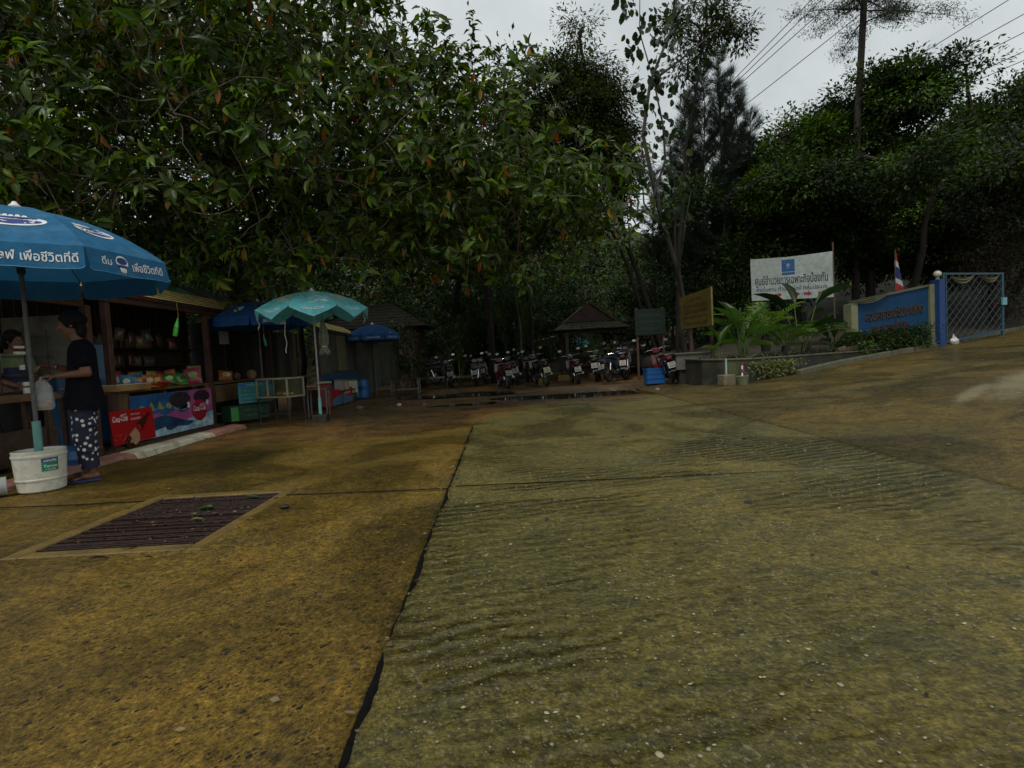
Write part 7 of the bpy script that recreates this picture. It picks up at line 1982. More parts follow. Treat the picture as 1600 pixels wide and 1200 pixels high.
leafy_tree('shade_tree', 'dark tree whose boughs roof the scooter row in the middle of the yard', 'tree', (-0.6, 21.4, 0), blobs_cone(22, (-5.0, 1.9), (14.5, 20.5), 4.9, 0.42, (0.8, 1.3), 4), 30000, (0.11, 0.19), 0.45, G3, 107, trunk_r=0.16, group=BG, clump=0.40)
leafy_tree('shade_tree', 'dark tree whose boughs hang over the banner, the name wall and the gate', 'tree', (12.6, 18.4, 0.8), blobs_cone(26, (6.6, 17.0), (14.6, 18.0), 5.2, 0.33, (0.5, 1.1), 5), 34000, (0.09, 0.17), 0.48, G3, 108, trunk_r=0.16, group=BG, clump=0.30, spread=0.6, nclump=190)
# olive tree with narrow leaves against the sky
leafy_tree('olive_green_tree', 'tall olive green tree with fine narrow leaves against the sky behind the pavilion', 'tree', (5.6, 19.6, 0),
           [(2.55, 17, 10.2, 0.5, 0.5, 0.7), (2.5, 17, 9.3, 0.75, 0.7, 0.5), (1.75, 17, 8.9, 0.7, 0.6, 0.45), (3.2, 17.2, 9.0, 0.55, 0.6, 0.6), (2.3, 17, 8.2, 1.0, 0.9, 0.6), (3.2, 17, 7.9, 0.8, 0.8, 0.6), (1.5, 17, 7.6, 0.8, 0.8, 0.6), (2.5, 17, 7.1, 1.1, 1.0, 0.7), (3.3, 17, 6.6, 0.7, 0.8, 0.7), (1.3, 17, 6.4, 0.9, 0.8, 0.7), (2.4, 17, 5.8, 1.0, 0.9, 0.7), (0.6, 17.3, 6.6, 0.6, 0.7, 0.6), (0.4, 17.3, 5.4, 0.8, 0.8, 0.6), (0.9, 17, 7.9, 0.6, 0.6, 0.5), (3.7, 17.2, 8.4, 0.4, 0.5, 0.5), (1.3, 17, 9.3, 0.35, 0.4, 0.3), (0.5, 17, 7.2, 0.6, 0.6, 0.5), (3.6, 17.3, 5.6, 0.5, 0.6, 0.5), (0.2, 17.4, 8.0, 0.5, 0.5, 0.4), (1.0, 17.2, 8.6, 0.5, 0.5, 0.4), (3.9, 17.4, 7.4, 0.5, 0.5, 0.5), (4.0, 17.6, 6.4, 0.5, 0.5, 0.6), (1.9, 17.1, 9.6, 0.45, 0.4, 0.35), (0.9, 17.2, 5.2, 0.8, 0.7, 0.5), (2.6, 17.4, 4.9, 0.9, 0.7, 0.4)],
           74000, (0.09, 0.17), 0.30, G2 + [(0.05, 0.06, 0.016)], 104, trunk_r=0.11, stems=3, clump=0.22, fill=0.2, droop=0.35, bark=M_bark, nclump=560)
# casuarina with drooping needles
def casuarina(label, base, trunks, n, seed, zlo, spread_r):
    r = np.random.default_rng(seed); base = Vector(base)
    t = thing('casuarina_tree', label, 'tree', tuple(base))
    P, Dd = [], []
    tw = MB()
    for (x, y, zt_, rr) in trunks:
        pts = curve_pts((x + r.normal(0, 0.1), y, -0.2), (x + 0.1, y, zt_), (r.normal(0, 0.12), 0, 0), 9, 0.04, r)
        trunk_part(t, [p - base for p in pts], 0.075, 0.012, M_bark, 'trunk', 7)
        nb = int((zt_ - zlo) / 0.06)
        for i in range(nb):
            z = zlo + (zt_ - zlo) * (i + r.random()) / nb
            s = (z - zlo) / (zt_ - zlo)
            Lb = rr * (1.05 - 0.75 * s) * r.uniform(0.6, 1.25)
            a = r.uniform(0, 2 * PI)
            p0 = np.array((x + 0.1 * z / zt_, y, z))
            dirb = np.array((math.cos(a), math.sin(a), r.uniform(0.5, 1.2)))
            dirb /= np.linalg.norm(dirb)
            tw.tube([Vector(p0) - base, Vector(p0 + dirb * Lb * 0.55) - base, Vector(p0 + dirb * Lb + np.array((0, 0, 0.05))) - base], [0.012, 0.008, 0.004], 4, cap=False)
            k = int(n * Lb)
            q = r.random(k) ** 0.7
            P.append(p0 + dirb * (q * Lb)[:, None] + r.normal(0, 0.04, (k, 3)))
            Dd.append(unit(dirb * 0.9 + r.normal(0, 0.42, (k, 3)) + np.array((0, 0, 0.12))))
    P, Dd = np.concatenate(P), np.concatenate(Dd)
    n_ = len(P)
    V, T, nv = leaf_arrays(T_NEEDLE, P, Dd, rand_dirs(n_, r), r.uniform(0.18, 0.38, n_), np.full(n_, 0.021))
    f = meshobj('crown', np_mesh('crown', V - np.array(base), T, np.repeat(tints(n_, [(0.028, 0.042, 0.026), (0.02, 0.03, 0.02), (0.04, 0.055, 0.035)], 0.25, r)[0], nv, 0), M_leaf_dull), t)
    f['kind'] = 'stuff'
    tw.build('branches', M_bark, t)['kind'] = 'stuff'
    return t
casuarina('feathery grey green casuarina with thin upright trunks right of the olive tree', (7.2, 20, 0), [(6.4, 20, 9.4, 0.95), (7.1, 20.2, 10.6, 1.05), (7.55, 19.8, 11.0, 1.1), (8.1, 20.1, 10.2, 1.05), (8.7, 20, 9.0, 0.95), (5.9, 20.1, 8.2, 0.8), (5.4, 20.4, 7.2, 0.9), (6.7, 20.5, 9.9, 1.0), (8.4, 20.5, 9.6, 1.0), (9.2, 20.2, 7.8, 0.9)], 230, 105, 3.2, 1.0)

# slender climber with large round leaves
rv = np.random.default_rng(33)
def round_leaf_tree():
    base = Vector((5.45, 16.6, 0.5))
    t = thing('round_leaf_tree', 'slender crooked tree with large hanging round leaves in front of the casuarina', 'tree', tuple(base))
    loc = lambda pts: [Vector(p) - base for p in pts]
    paths = [[(5.45, 16.6, 0.2), (4.75, 15.6, 2.9), (3.95, 14.5, 4.6), (3.55, 14.1, 6.2), (3.75, 14, 7.4), (4.3, 14, 8.6), (4.6, 14, 9.8)],
             [(3.75, 14.4, 4.6), (4.1, 14.2, 5.6), (4.05, 14.1, 6.4), (3.85, 14, 7.4), (3.55, 14, 8.6), (3.6, 14, 9.6)],
             [(3.75, 14, 7.4), (4.5, 14, 7.9), (5.2, 14, 8.4), (5.9, 14, 8.9)],
             [(4.55, 15.3, 3.4), (4.4, 14.5, 4.6), (4.3, 14.2, 5.4)], [(4.3, 14.9, 3.9), (3.55, 14.3, 4.6), (3.5, 14.2, 5.4)], [(4.7, 15.5, 3.0), (4.6, 14.4, 4.1), (4.75, 14.3, 4.9)]]
    for i, p in enumerate(paths): 
        k = len(p); mb = MB(); mb.tube(loc(p), [(0.075 if i == 0 else 0.035) * (1 - 0.75 * j / (k - 1)) for j in range(k)], 8); mb.build('trunk' if i == 0 else 'limb', M_bark2, t, smooth=True, ang=70)
    cl = [(3.25, 14, 9.3, 0.35, 22), (3.7, 14, 8.9, 0.4, 26), (3.35, 14, 8.3, 0.35, 18), (4.15, 14, 8.4, 0.4, 26), (4.4, 14, 9.2, 0.4, 24), (3.9, 14, 7.6, 0.4, 28), (4.25, 14, 7.2, 0.35, 20), (3.6, 14, 7.1, 0.35, 20), (4.0, 14.1, 6.6, 0.35, 18), (3.75, 14.1, 6.1, 0.3, 12), (4.3, 14.2, 5.6, 0.32, 14), (4.55, 14.2, 6.5, 0.3, 9), (4.65, 14.3, 5.0, 0.4, 16), (3.5, 14.2, 5.3, 0.3, 10), (4.8, 14, 7.9, 0.35, 16), (4.35, 14.3, 4.5, 0.35, 14), (3.9, 14.3, 4.3, 0.3, 10)]
    cols = [(0.016, 0.034, 0.010), (0.025, 0.05, 0.012), (0.05, 0.075, 0.015)]
    tv, tt = T_ROUND
    var = []
    for c in cols:
        v2 = tv.copy(); v2[:, 1] *= 0.5 * 0.72; var.append(np_mesh('leaf', v2, tt, np.tile(c, (len(v2), 1)), M_leaf_big))
    n_ = 0
    for (x, y, z, s, k) in cl:
        for _ in range(k):
            p = Vector((x, y, z)) + Vector(rv.normal(0, s * 0.5, 3)); d = Vector((rv.normal(0, 0.5), rv.normal(0, 0.5), -0.75)).normalized()
            u0 = Vector((rv.normal(0, 0.6), -0.8, 0.3)).normalized(); sd = d.cross(u0).normalized(); u = sd.cross(d)
            l_ = rv.uniform(0.13, 0.24); p -= base
            o = meshobj('leaf', var[int(rv.integers(0, 3)) if rv.random() < 0.25 else int(rv.integers(0, 2))], t)
            o.matrix_local = Matrix(((d.x*l_, sd.x*l_, u.x*l_, p.x), (d.y*l_, sd.y*l_, u.y*l_, p.y), (d.z*l_, sd.z*l_, u.z*l_, p.z), (0, 0, 0, 1))); n_ += 1
    return t
round_leaf_tree()
leafy_tree('narrow_leaf_tree', 'narrow leaved tree top leaning right against the sky above the casuarina', 'tree', (5.2, 17.2, 0),
           [(5.9, 15, 9.35, 0.5, 0.4, 0.45), (6.35, 15, 8.85, 0.40, 0.4, 0.4), (5.4, 15, 8.7, 0.5, 0.4, 0.4), (4.9, 15, 8.2, 0.5, 0.4, 0.35), (5.6, 15, 9.9, 0.6, 0.5, 0.4), (4.8, 15.2, 9.4, 0.4, 0.4, 0.4)], 5200, (0.08, 0.16), 0.30, G2, 106, trunk_r=0.07, clump=0.16, fill=0.2, droop=0.3, nclump=80)

# the wood on the slope to the right
RW = 'trees of the dark wood above the gate'
def topR(x): return 0.55 * math.sin(x * 2.9) + 0.35 * math.sin(x * 5.3 + 1) + float(np.interp(x, [8.5, 9.6, 10.2, 11.0, 12.5, 14.0, 15.5, 17, 18.5, 22], [7.0, 7.8, 9.3, 9.7, 9.6, 10.0, 10.0, 9.3, 9.4, 9.5]))
for i, (x, y, lab, rng_, n_, gg) in enumerate(((10.6, 21.0, 'bushy dark tree at the left edge of the wood behind the banner', (9.0, 12.0), 24000, G3), (13.4, 20.5, 'dense dark tree rising behind the blue name wall', (11.6, 15.0), 26000, G3 + [(0.03, 0.05, 0.012)]), (16.4, 22.0, 'tall dense tree at the top of the wood behind the gate', (14.4, 18.2), 26000, G3 + [(0.045, 0.07, 0.018)]), (19.6, 22.5, 'broad tree at the right edge of the wood', (17.6, 22.0), 24000, G3 + [(0.03, 0.05, 0.012)]))):
    leafy_tree('wood_tree', lab, 'tree', (x, y, zt(x, y)), blobs_in(36, rng_, (18.6, 22.5), (3.2, 10.4), (0.5, 1.3), 40 + i, top=lambda q: topR(q) - 0.3), int(n_ * 2.4), (0.10, 0.19), 0.48, gg, 110 + i, trunk_r=0.22, group=RW, clump=0.30, fill=0.35, spread=0.65, nclump=260)
leafy_tree('pale_leaf_tree', 'tree with silvery pale leaves at the right edge above the gate', 'tree', (15.0, 17.8, zt(15, 17.8)), [(14.4, 17.0, 5.6, 1.0, 0.8, 0.7), (15.4, 17.2, 5.0, 1.0, 0.8, 0.8), (14.6, 17.0, 4.5, 1.1, 0.8, 0.6), (15.4, 17.3, 6.4, 0.9, 0.8, 0.6), (16.4, 17.5, 5.8, 1.0, 0.8, 0.9)], 11000, (0.08, 0.15), 0.5, [(0.05, 0.065, 0.04), (0.03, 0.045, 0.022), (0.075, 0.09, 0.06)], 115, trunk_r=0.12, clump=0.3)
leafy_tree('brown_shrub_tree', 'reddish brown thin leaved small tree right of the gate', 'tree', (14.4, 17.3, zt(14.4, 17.3)), [(14.4, 16.8, 3.4, 0.9, 0.6, 0.8), (15.3, 17.2, 3.0, 0.9, 0.6, 0.9), (14.0, 16.7, 2.5, 0.6, 0.5, 0.6), (15.4, 17.2, 1.9, 0.8, 0.5, 0.6)], 6000, (0.06, 0.12), 0.35, [(0.05, 0.035, 0.025), (0.03, 0.035, 0.015), (0.065, 0.045, 0.035)], 116, trunk_r=0.05, clump=0.25, stems=3)
# tall pale pine with a straight trunk through the wood
def tall_pine():
    r = np.random.default_rng(61); base = Vector((12.0, 19.6, 0.8))
    t = thing('tall_tree', 'tall straight trunk with a thin feathery crown rising above the wood on the right', 'tree', tuple(base))
    pts = [Vector((12.0, 19.6, 0.4)), Vector((12.1, 19.6, 4)), Vector((12.26, 19.6, 8.3)), Vector((12.5, 19.6, 11.2)), Vector((12.7, 19.6, 13.8)), Vector((12.9, 19.6, 17))]
    trunk_part(t, [p - base for p in pts], 0.13, 0.09, M_bark, 'trunk', 10)
    P, Dd = [], []; tw = MB()
    for i in range(34):
        z = r.uniform(11.3, 17); a = r.uniform(0, 2 * PI); Lb = r.uniform(1.5, 3.6)
        p0 = np.array((12.5 + (z - 11) * 0.07, 19.6, z)); d = np.array((math.cos(a), 0.6 * math.sin(a), r.uniform(-0.15, 0.15)))
        bp_ = [p0 + d * Lb * s + np.array((0, 0, -0.28 * s * s * Lb * 0.4)) for s in np.linspace(0, 1, 6)]
        tw.tube([Vector(p) - base for p in bp_], [0.03, 0.024, 0.018, 0.013, 0.009, 0.005], 5, cap=False)
        for s in np.linspace(0.2, 1, 12):
            c = p0 + d * Lb * s + np.array((0, 0, -0.11 * s * s * Lb)) + r.normal(0, 0.12, 3)
            k = 75; P.append(c + r.normal(0, 0.15, (k, 3)) * np.array([1.4, 1.2, 0.6])); Dd.append(unit(r.normal(0, 0.6, (k, 3)) + d * 0.5 + np.array((0.2, 0, -0.25))))
    P, Dd = np.concatenate(P), np.concatenate(Dd); n_ = len(P)
    V, T, nv = leaf_arrays(T_SMALL, P, Dd, rand_dirs(n_, r), r.uniform(0.07, 0.15, n_), np.full(n_, 0.022))
    f = meshobj('crown', np_mesh('crown', V - np.array(base), T, np.repeat(tints(n_, [(0.03, 0.045, 0.022), (0.045, 0.06, 0.025), (0.03, 0.032, 0.02)], 0.3, r)[0], nv, 0), M_leaf_dull), t); f['kind'] = 'stuff'
    tw.build('branches', M_bark, t)['kind'] = 'stuff'
tall_pine()

# shrubs and bamboo under the trees in the middle
US = 'shrubs under the trees behind the scooters'
for i, (x, y, h, w, lab, gg, asp) in enumerate(((-3.6, 19.6, 1.9, 0.7, 'bright leafed sapling right of the tarpaulin stall', G4, 0.45), (-2.0, 25.5, 3.4, 1.7, 'tall dark bush behind the left scooters', G3, 0.45), (0.3, 25.5, 3.6, 1.6, 'dark bush between the left scooters and the pavilion', G3, 0.4), (-0.6, 23.2, 2.3, 0.9, 'lime tinted bush behind the middle scooters', [(0.045, 0.075, 0.016), (0.03, 0.055, 0.012)], 0.4), (-5.4, 26.0, 4.2, 1.8, 'dark bush rising right behind the tiled hut', G3, 0.45), (5.2, 22.0, 3.6, 1.3, 'dark bush right of the pavilion', G3, 0.45), (6.6, 19.6, 3.6, 1.4, 'dark bush behind the yellow notice board', G3, 0.45), (8.4, 19.0, 4.0, 1.5, 'dark bush behind the white cloth banner', G3, 0.5), (3.2, 26.0, 4.4, 2.0, 'dense dark bush behind the pavilion roof', G3, 0.45))):
    bl = [(x + 0.5 * w * math.sin(k * 2.4), y + 0.3 * w * math.cos(k * 2.4), 0.35 + h * (k + 0.5) / 6, w * 0.75, w * 0.6, h * 0.16) for k in range(6)]
    leafy_tree('bush', lab, 'bush', (x, y, zt(x, y)), bl, 7000 if h > 2 else 1600, (0.10, 0.2) if h > 2 else (0.09, 0.16), asp, gg, 130 + i, trunk_r=0.05, group=US, stems=3, clump=0.3, bark=M_bark)
def bamboo(label, x, y, seed, h=3.2):
    r = np.random.default_rng(seed); base = Vector((x, y, 0))
    t = thing('bamboo', label, 'bamboo', tuple(base), 0, 'bamboo behind the scooters')
    P, Dd = [], []
    for i in range(9):
        a = r.uniform(0, 2 * PI); top = np.array((0.6 * math.cos(a), 0.5 * math.sin(a), h * r.uniform(0.8, 1.15)))
        pts = [Vector((0.12 * math.cos(a), 0.12 * math.sin(a), -0.1)).lerp(Vector(top), s) + Vector((0.5 * math.cos(a) * s ** 3, 0.4 * math.sin(a) * s ** 3, -0.25 * s ** 4)) for s in np.linspace(0, 1, 8)]
        mb = MB(); mb.tube(pts, [0.018 - 0.0015 * j for j in range(8)], 6, cap=False); mb.build('cane', mat('bamboo_cane', (0.08, 0.10, 0.03), 0.5, 0.3), t, smooth=True)
        for s in r.uniform(0.35, 1.0, 34):
            j = min(6, int(s * 7)); c = np.array(pts[j].lerp(pts[j + 1], s * 7 - j)); k = 5
            P.append(c + r.normal(0, 0.07, (k, 3))); Dd.append(unit(r.normal(0, 0.7, (k, 3)) + np.array((0, -0.2, -0.45))))
    P, Dd = np.concatenate(P), np.concatenate(Dd); n_ = len(P)
    V, T, nv = leaf_arrays(T_MED, P, Dd, rand_dirs(n_, r) + np.array([0, 0, 1.0]), r.uniform(0.16, 0.3, n_), r.uniform(0.022, 0.034, n_))
    f = meshobj('foliage', np_mesh('foliage', V, T, np.repeat(tints(n_, [(0.05, 0.10, 0.018), (0.035, 0.075, 0.016), (0.07, 0.12, 0.03)], 0.3, r)[0], nv, 0), M_leaf_fine), t); f['kind'] = 'stuff'
bamboo('bright green bamboo clump left of the middle of the yard', -2.1, 22.6, 71, 3.0); bamboo('tall bamboo clump behind the middle scooters', 0.1, 22.4, 72, 3.8); bamboo('bamboo clump at the left corner of the pavilion', 1.0, 24.0, 73, 4.2)
# thin bare trunks between the stalls and the pavilion
for i, (x, y, h, rr, lab) in enumerate(((0.55, 20.6, 5.2, 0.045, 'thin pale sapling trunk left of the pavilion'), (0.95, 22.3, 6.0, 0.09, 'dark straight trunk close left of the pavilion'), (-5.9, 15.9, 5.0, 0.13, 'dark trunk rising behind the turquoise parasol'), (5.6, 17.6, 5.5, 0.12, 'dark trunk behind the yellow notice board'))):
    r = np.random.default_rng(80 + i)
    leafy_tree('slim_tree', lab, 'tree', (x, y, 0), [(x + 0.1, y, h, 0.8, 0.7, 0.5), (x - 0.4, y, h - 0.5, 0.6, 0.5, 0.4)], 2200, (0.1, 0.18), 0.4, G3, 140 + i, trunk_r=rr, group='slim trunks under the canopy', clump=0.25, bark=M_bark2 if i == 0 else M_bark)

# wooded hill that closes the distance
hx = np.linspace(-90, 110, 90); hy = np.linspace(27.5, 140, 40)
HX, HY = np.meshgrid(hx, hy)
HZ = -0.4 + np.clip((HY - 29) * 0.42, -0.3, 24) * (0.85 + 0.25 * vnoise(HX, HY, 0.08, 51)) + vnoise(HX, HY, 0.4, 52) * 0.4
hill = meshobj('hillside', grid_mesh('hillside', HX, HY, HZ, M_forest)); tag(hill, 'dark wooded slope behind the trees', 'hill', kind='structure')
def forest_mass():
    r = np.random.default_rng(91); n = 150000
    K = 2300
    cx = r.uniform(-44, 46, K); cy = r.uniform(29.0, 41, K)
    topz = 7.6 + 1.0 * np.sin(cx * 0.5) + 0.9 * np.sin(cx * 1.3 + 1) + np.clip(np.abs(cx - 4) - 6, 0, 20) * 0.22 + (cy - 29) * 0.12
    cz = r.random(K) ** 0.75 * topz
    ci = r.integers(0, K, n)
    off = r.normal(0, 0.55, (n, 3)) * np.array([1.2, 1, 0.7])
    C = np.stack([cx, cy, cz], -1)[ci] + off
    D = unit(off + rand_dirs(n, r) * 0.6 + np.array([0, -0.2, -0.2])); N = rand_dirs(n, r) + np.array([0, -0.2, 0.9])
    L = r.uniform(0.22, 0.42, n)
    tint = tints(n, G3, 0.3, r)[0] * np.exp(r.normal(0, 0.35, K))[ci][:, None]
    V, T, nv = leaf_arrays(T_SMALL, C, D, N, L, L * 0.5)
    o = meshobj('forest', np_mesh('forest', V, T, np.repeat(tint, nv, 0), M_leaf_dull)); tag(o, 'dense dark wood far behind the clearing', 'forest', kind='stuff')
forest_mass()

# ------------------------------------------------------------------ plants of the bed
def frond(parent, base, d, up, L, nleaf, lw, m, tint, seed, arch=0.55, leaflet=0.26):
    """arching feather frond: a midrib with leaflets on both sides"""
    r = np.random.default_rng(seed)
    d, up = Vector(d).normalized(), Vector(up)
    pts = [Vector(base) + d * L * s + Vector((0, 0, L * (0.55 * s - arch * 1.5 * s * s))) for s in np.linspace(0, 1, 9)]
    mb = MB(); mb.tube(pts, [0.011 - 0.001 * i for i in range(9)], 5, cap=False)
    rib = mb.build('frond', mat('frond_rib', (0.10, 0.13, 0.03), 0.5, 0.2), parent, smooth=True)
    C, D, N, Ls = [], [], [], []
    for i in range(nleaf):
        s = 0.14 + 0.85 * i / nleaf; q = s * 8; j = min(7, int(q)); p = pts[j].lerp(pts[j + 1], q - j); tg = (pts[j + 1] - pts[j]).normalized()
        sd = tg.cross(Vector((0, 0, 1))).normalized(); nn = sd.cross(tg)
        for sg in (-1, 1):
            C.append(p); D.append(sd * sg * 0.9 + tg * 0.55 + nn * 0.28 + Vector(r.normal(0, 0.06, 3))); N.append(nn); Ls.append(leaflet * math.sin(PI * (0.12 + 0.82 * s)) * r.uniform(0.9, 1.1))
    C, D, N, Ls = np.array(C), np.array(D), np.array(N), np.array(Ls)
    V, T, nv = leaf_arrays(T_MED, C, D, N, Ls, np.full(len(C), lw))
    f = meshobj('leaflets', np_mesh('leaflets', V, T, np.repeat(tints(len(C), [tint], 0.15, r)[0], nv, 0), m), rib); f['kind'] = 'stuff'
def palm(label, x, y, z, seed, nf, L, tint, arch=0.5, leaflet=0.26, face=None):
    r = np.random.default_rng(seed)
    t = thing('feather_palm', label, 'palm', (x, y, z), 0, 'feather palms in the planted bed')
    mb = MB(); mb.lathe([(0.10, -0.15), (0.12, 0.05), (0.09, 0.22), (0.04, 0.28)], 10); mb.build('stump', M_bark, t, smooth=True)
    for i in range(nf):
        a = 2 * PI * i / nf + r.normal(0, 0.2)
        frond(t, (0.05 * math.cos(a), 0.05 * math.sin(a), 0.22), (math.cos(a), math.sin(a), r.uniform(0.25, 1.1)), (0, 0, 1), L * r.uniform(0.8, 1.15), 15, 0.032, M_leaf_fine, tint, seed * 31 + i, arch * r.uniform(0.8, 1.2), leaflet)
palm('lime green feather palm arching in front of the white banner', 6.05, 13.35, 0.9, 5, 11, 1.15, (0.13, 0.24, 0.03), 0.42)
palm('low feather palm drooping over the middle of the mossy wall', 6.55, 13.4, 0.62, 6, 12, 0.95, (0.09, 0.18, 0.025), 0.5)
palm('darker feather palm right of the lime one below the banner', 7.35, 14.0, 0.7, 7, 10, 1.05, (0.05, 0.105, 0.018), 0.5)
def paddle_plant(label, x, y, z, spec, seed, tint, group='broad leaved plants of the bed'):
    """spec: (azimuth deg, tilt from vertical deg, stalk, leaf length, leaf width)"""
    r = np.random.default_rng(seed)
    t = thing('broad_leaf_plant', label, 'plant', (x, y, z), 0, group)
    tv, tt = T_LONG
    for (az, ti, st, L, W) in spec:
        a, ti_ = R(az), R(ti)
        d = Vector((math.sin(ti_) * math.cos(a), math.sin(ti_) * math.sin(a), math.cos(ti_)))
        d0 = Vector((d.x * 0.45, d.y * 0.45, 1)).normalized()
        p0, p1 = Vector((0.03 * math.cos(a), 0.03 * math.sin(a), -0.05)), d0 * st
        mb = MB(); mb.tube([p0, p0.lerp(p1, 0.5) + Vector((0, 0, 0.02)), p1], [0.017, 0.014, 0.009], 6); mb.build('stalk', mat('plant_stalk', (0.07, 0.11, 0.025), 0.5, 0.2), t, smooth=True)
        n0 = Vector((0, 0, 1)) if ti > 25 else Vector((-math.cos(a), -math.sin(a), 0.2))
        V, T, nv = leaf_arrays(T_LONG, np.array([p1]), np.array([d]), np.array([n0]), np.array([L]), np.array([W]))
        meshobj('leaf', np_mesh('leaf', V, T, np.tile(np.array(tint) * math.exp(r.normal(0, 0.2)), (len(V), 1)), M_leaf_big), t)
paddle_plant('broad paddle leaved plant left of the palms with leaves spread like a fan', 5.35, 12.95, 0.58, [(180, 55, 0.45, 0.75, 0.19), (160, 38, 0.6, 0.8, 0.20), (200, 70, 0.4, 0.6, 0.17), (120, 20, 0.75, 0.85, 0.2), (20, 30, 0.7, 0.8, 0.2), (340, 55, 0.5, 0.75, 0.19), (250, 60, 0.4, 0.7, 0.19), (290, 45, 0.5, 0.75, 0.18), (60, 42, 0.55, 0.8, 0.2), (230, 30, 0.7, 0.75, 0.19), (310, 75, 0.35, 0.6, 0.16), (185, 25, 0.7, 0.75, 0.18)], 1, (0.07, 0.14, 0.03))
paddle_plant('young banana like plant with three upright leaves at the left end of the wall', 4.75, 12.75, 0.6, [(200, 60, 0.25, 0.45, 0.09), (10, 12, 0.3, 0.62, 0.15), (170, 14, 0.42, 0.45, 0.08)], 2, (0.09, 0.16, 0.03))
paddle_plant('dark plant whose long leaf bends over in front of the banner', 7.0, 13.6, 0.6, [(0, 48, 1.25, 1.0, 0.17), (180, 40, 1.1, 0.9, 0.17), (90, 25, 1.2, 0.9, 0.18), (30, 55, 0.9, 0.8, 0.16), (330, 65, 0.7, 0.7, 0.15)], 3, (0.02, 0.042, 0.012))
paddle_plant('broad leaved plant in the shade below the right banner pole', 8.2, 14.3, 0.6, [(180, 45, 0.4, 0.6, 0.2), (120, 30, 0.5, 0.6, 0.2), (30, 40, 0.45, 0.6, 0.2), (330, 60, 0.35, 0.55, 0.18), (250, 50, 0.4, 0.6, 0.18), (210, 70, 0.3, 0.5, 0.16)], 4, (0.03, 0.06, 0.014))
# tufted border plants along the wall top
wl = np.array(wall_pts[1:]); seg = np.linspace(0.3, 5.6, 17)
protoT = None
for i, s in enumerate(seg):
    j = int(s); q = wl[j] * (1 - (s - j)) + wl[min(j + 1, len(wl) - 1)] * (s - j)
    x, y = q[0] + 0.05, q[1] + 0.33 + 0.12 * math.sin(i * 2.3)
    lab = 'pale spiky tuft on the planter wall top, %s from the left end' % ORD[i]
    r = np.random.default_rng(200 + i % 4)
    if i < 4:
        t = thing('border_plant', lab, 'plant', (x, y, 0.60), 0, 'spiky border plants along the mossy wall')
        n_ = 26; a = r.uniform(0, 2 * PI, n_)
        D = np.stack([np.cos(a), np.sin(a), r.uniform(0.3, 1.6, n_)], -1); C = np.zeros((n_, 3)) + np.stack([np.cos(a), np.sin(a), a * 0], -1) * 0.03
        V, T, nv = leaf_arrays(T_MED, C, D, np.tile([0, 0, 1.0], (n_, 1)), r.uniform(0.13, 0.24, n_), np.full(n_, 0.026))
        meshobj('leaves', np_mesh('leaves', V, T, np.repeat(tints(n_, [(0.10, 0.12, 0.06), (0.05, 0.075, 0.025), (0.16, 0.17, 0.10)], 0.25, r)[0], nv, 0), M_leaf_fine), t)['kind'] = 'stuff'
        mb = MB(); mb.lathe([(0.03, -0.05), (0.04, 0.0), (0.02, 0.05)], 7); mb.build('crown_base', M_bark2, t)
        protoT = (protoT or []) + [t]
    else:
        t = copy_tree(protoT[i % 4]); t['label'] = lab; t.location = (x, y, 0.60); t.rotation_euler = (0, 0, i * 1.7); k = 0.8 + 0.5 * r.random(); t.scale = (k, k, k)
cr_ = thing('creeper', 'yellow green creeper hanging over the face of the mossy wall', 'creeper', (5.75, 12.2, 0.6))
r = np.random.default_rng(77); n_ = 420
C = np.stack([r.normal(0, 0.30, n_), r.normal(-0.02, 0.025, n_), -np.abs(r.normal(0, 0.20, n_))], -1); C[:, 1] += C[:, 0] * 0.30
V, T, nv = leaf_arrays(T_SMALL, C, unit(np.stack([r.normal(0, 0.5, n_), np.full(n_, -0.5), r.normal(-0.6, 0.4, n_)], -1)), np.tile([0, -0.8, 0.6], (n_, 1)), r.uniform(0.05, 0.09, n_), np.full(n_, 0.045))
meshobj('foliage', np_mesh('foliage', V, T, np.repeat(tints(n_, [(0.14, 0.15, 0.02), (0.08, 0.10, 0.02)], 0.3, r)[0], nv, 0), M_leaf_fine), cr_)['kind'] = 'stuff'
mb = MB()
for i in range(9): mb.tube([(-0.4 + i * 0.1, 0.05 - 0.12 + (i * 0.1 - 0.4) * 0.3, 0.04), (-0.4 + i * 0.1, -0.16 + 0.11 + (i * 0.1 - 0.4) * 0.3, -0.05), (-0.38 + i * 0.1, -0.05 + (i * 0.1 - 0.4) * 0.3, -0.3)], 0.004, 4)
mb.build('stems', M_twig, cr_)
for i, (x, y, h, w, lab) in enumerate(((9.3, 14.4, 0.55, 0.45, 'low dark shrub in front of the left half of the blue name wall'), (10.0, 14.55, 0.6, 0.5, 'rounded dark shrub in front of the middle of the blue name wall'), (10.65, 14.7, 0.5, 0.4, 'low dark shrub near the right cream pillar'), (8.6, 14.2, 0.35, 0.35, 'small grey green shrub beside the fallen log'))):
    bl = [(x + 0.4 * w * math.sin(k * 2.4), y - 0.05 + 0.15 * math.cos(k * 2.4), 0.62 + h * (k + 0.5) / 4.5, w * 0.6, 0.18, h * 0.22) for k in range(4)]
    leafy_tree('shrub', lab, 'shrub', (x, y, 0.6), bl, 1500, (0.05, 0.10), 0.5, G3, 160 + i, trunk_r=0.02, group='shrubs in front of the name wall', stems=3, clump=0.10)
lg = thing('log', 'brown fallen log lying on the bed left of the blue name wall', 'log', (8.35, 13.95, 0.66), R(20))
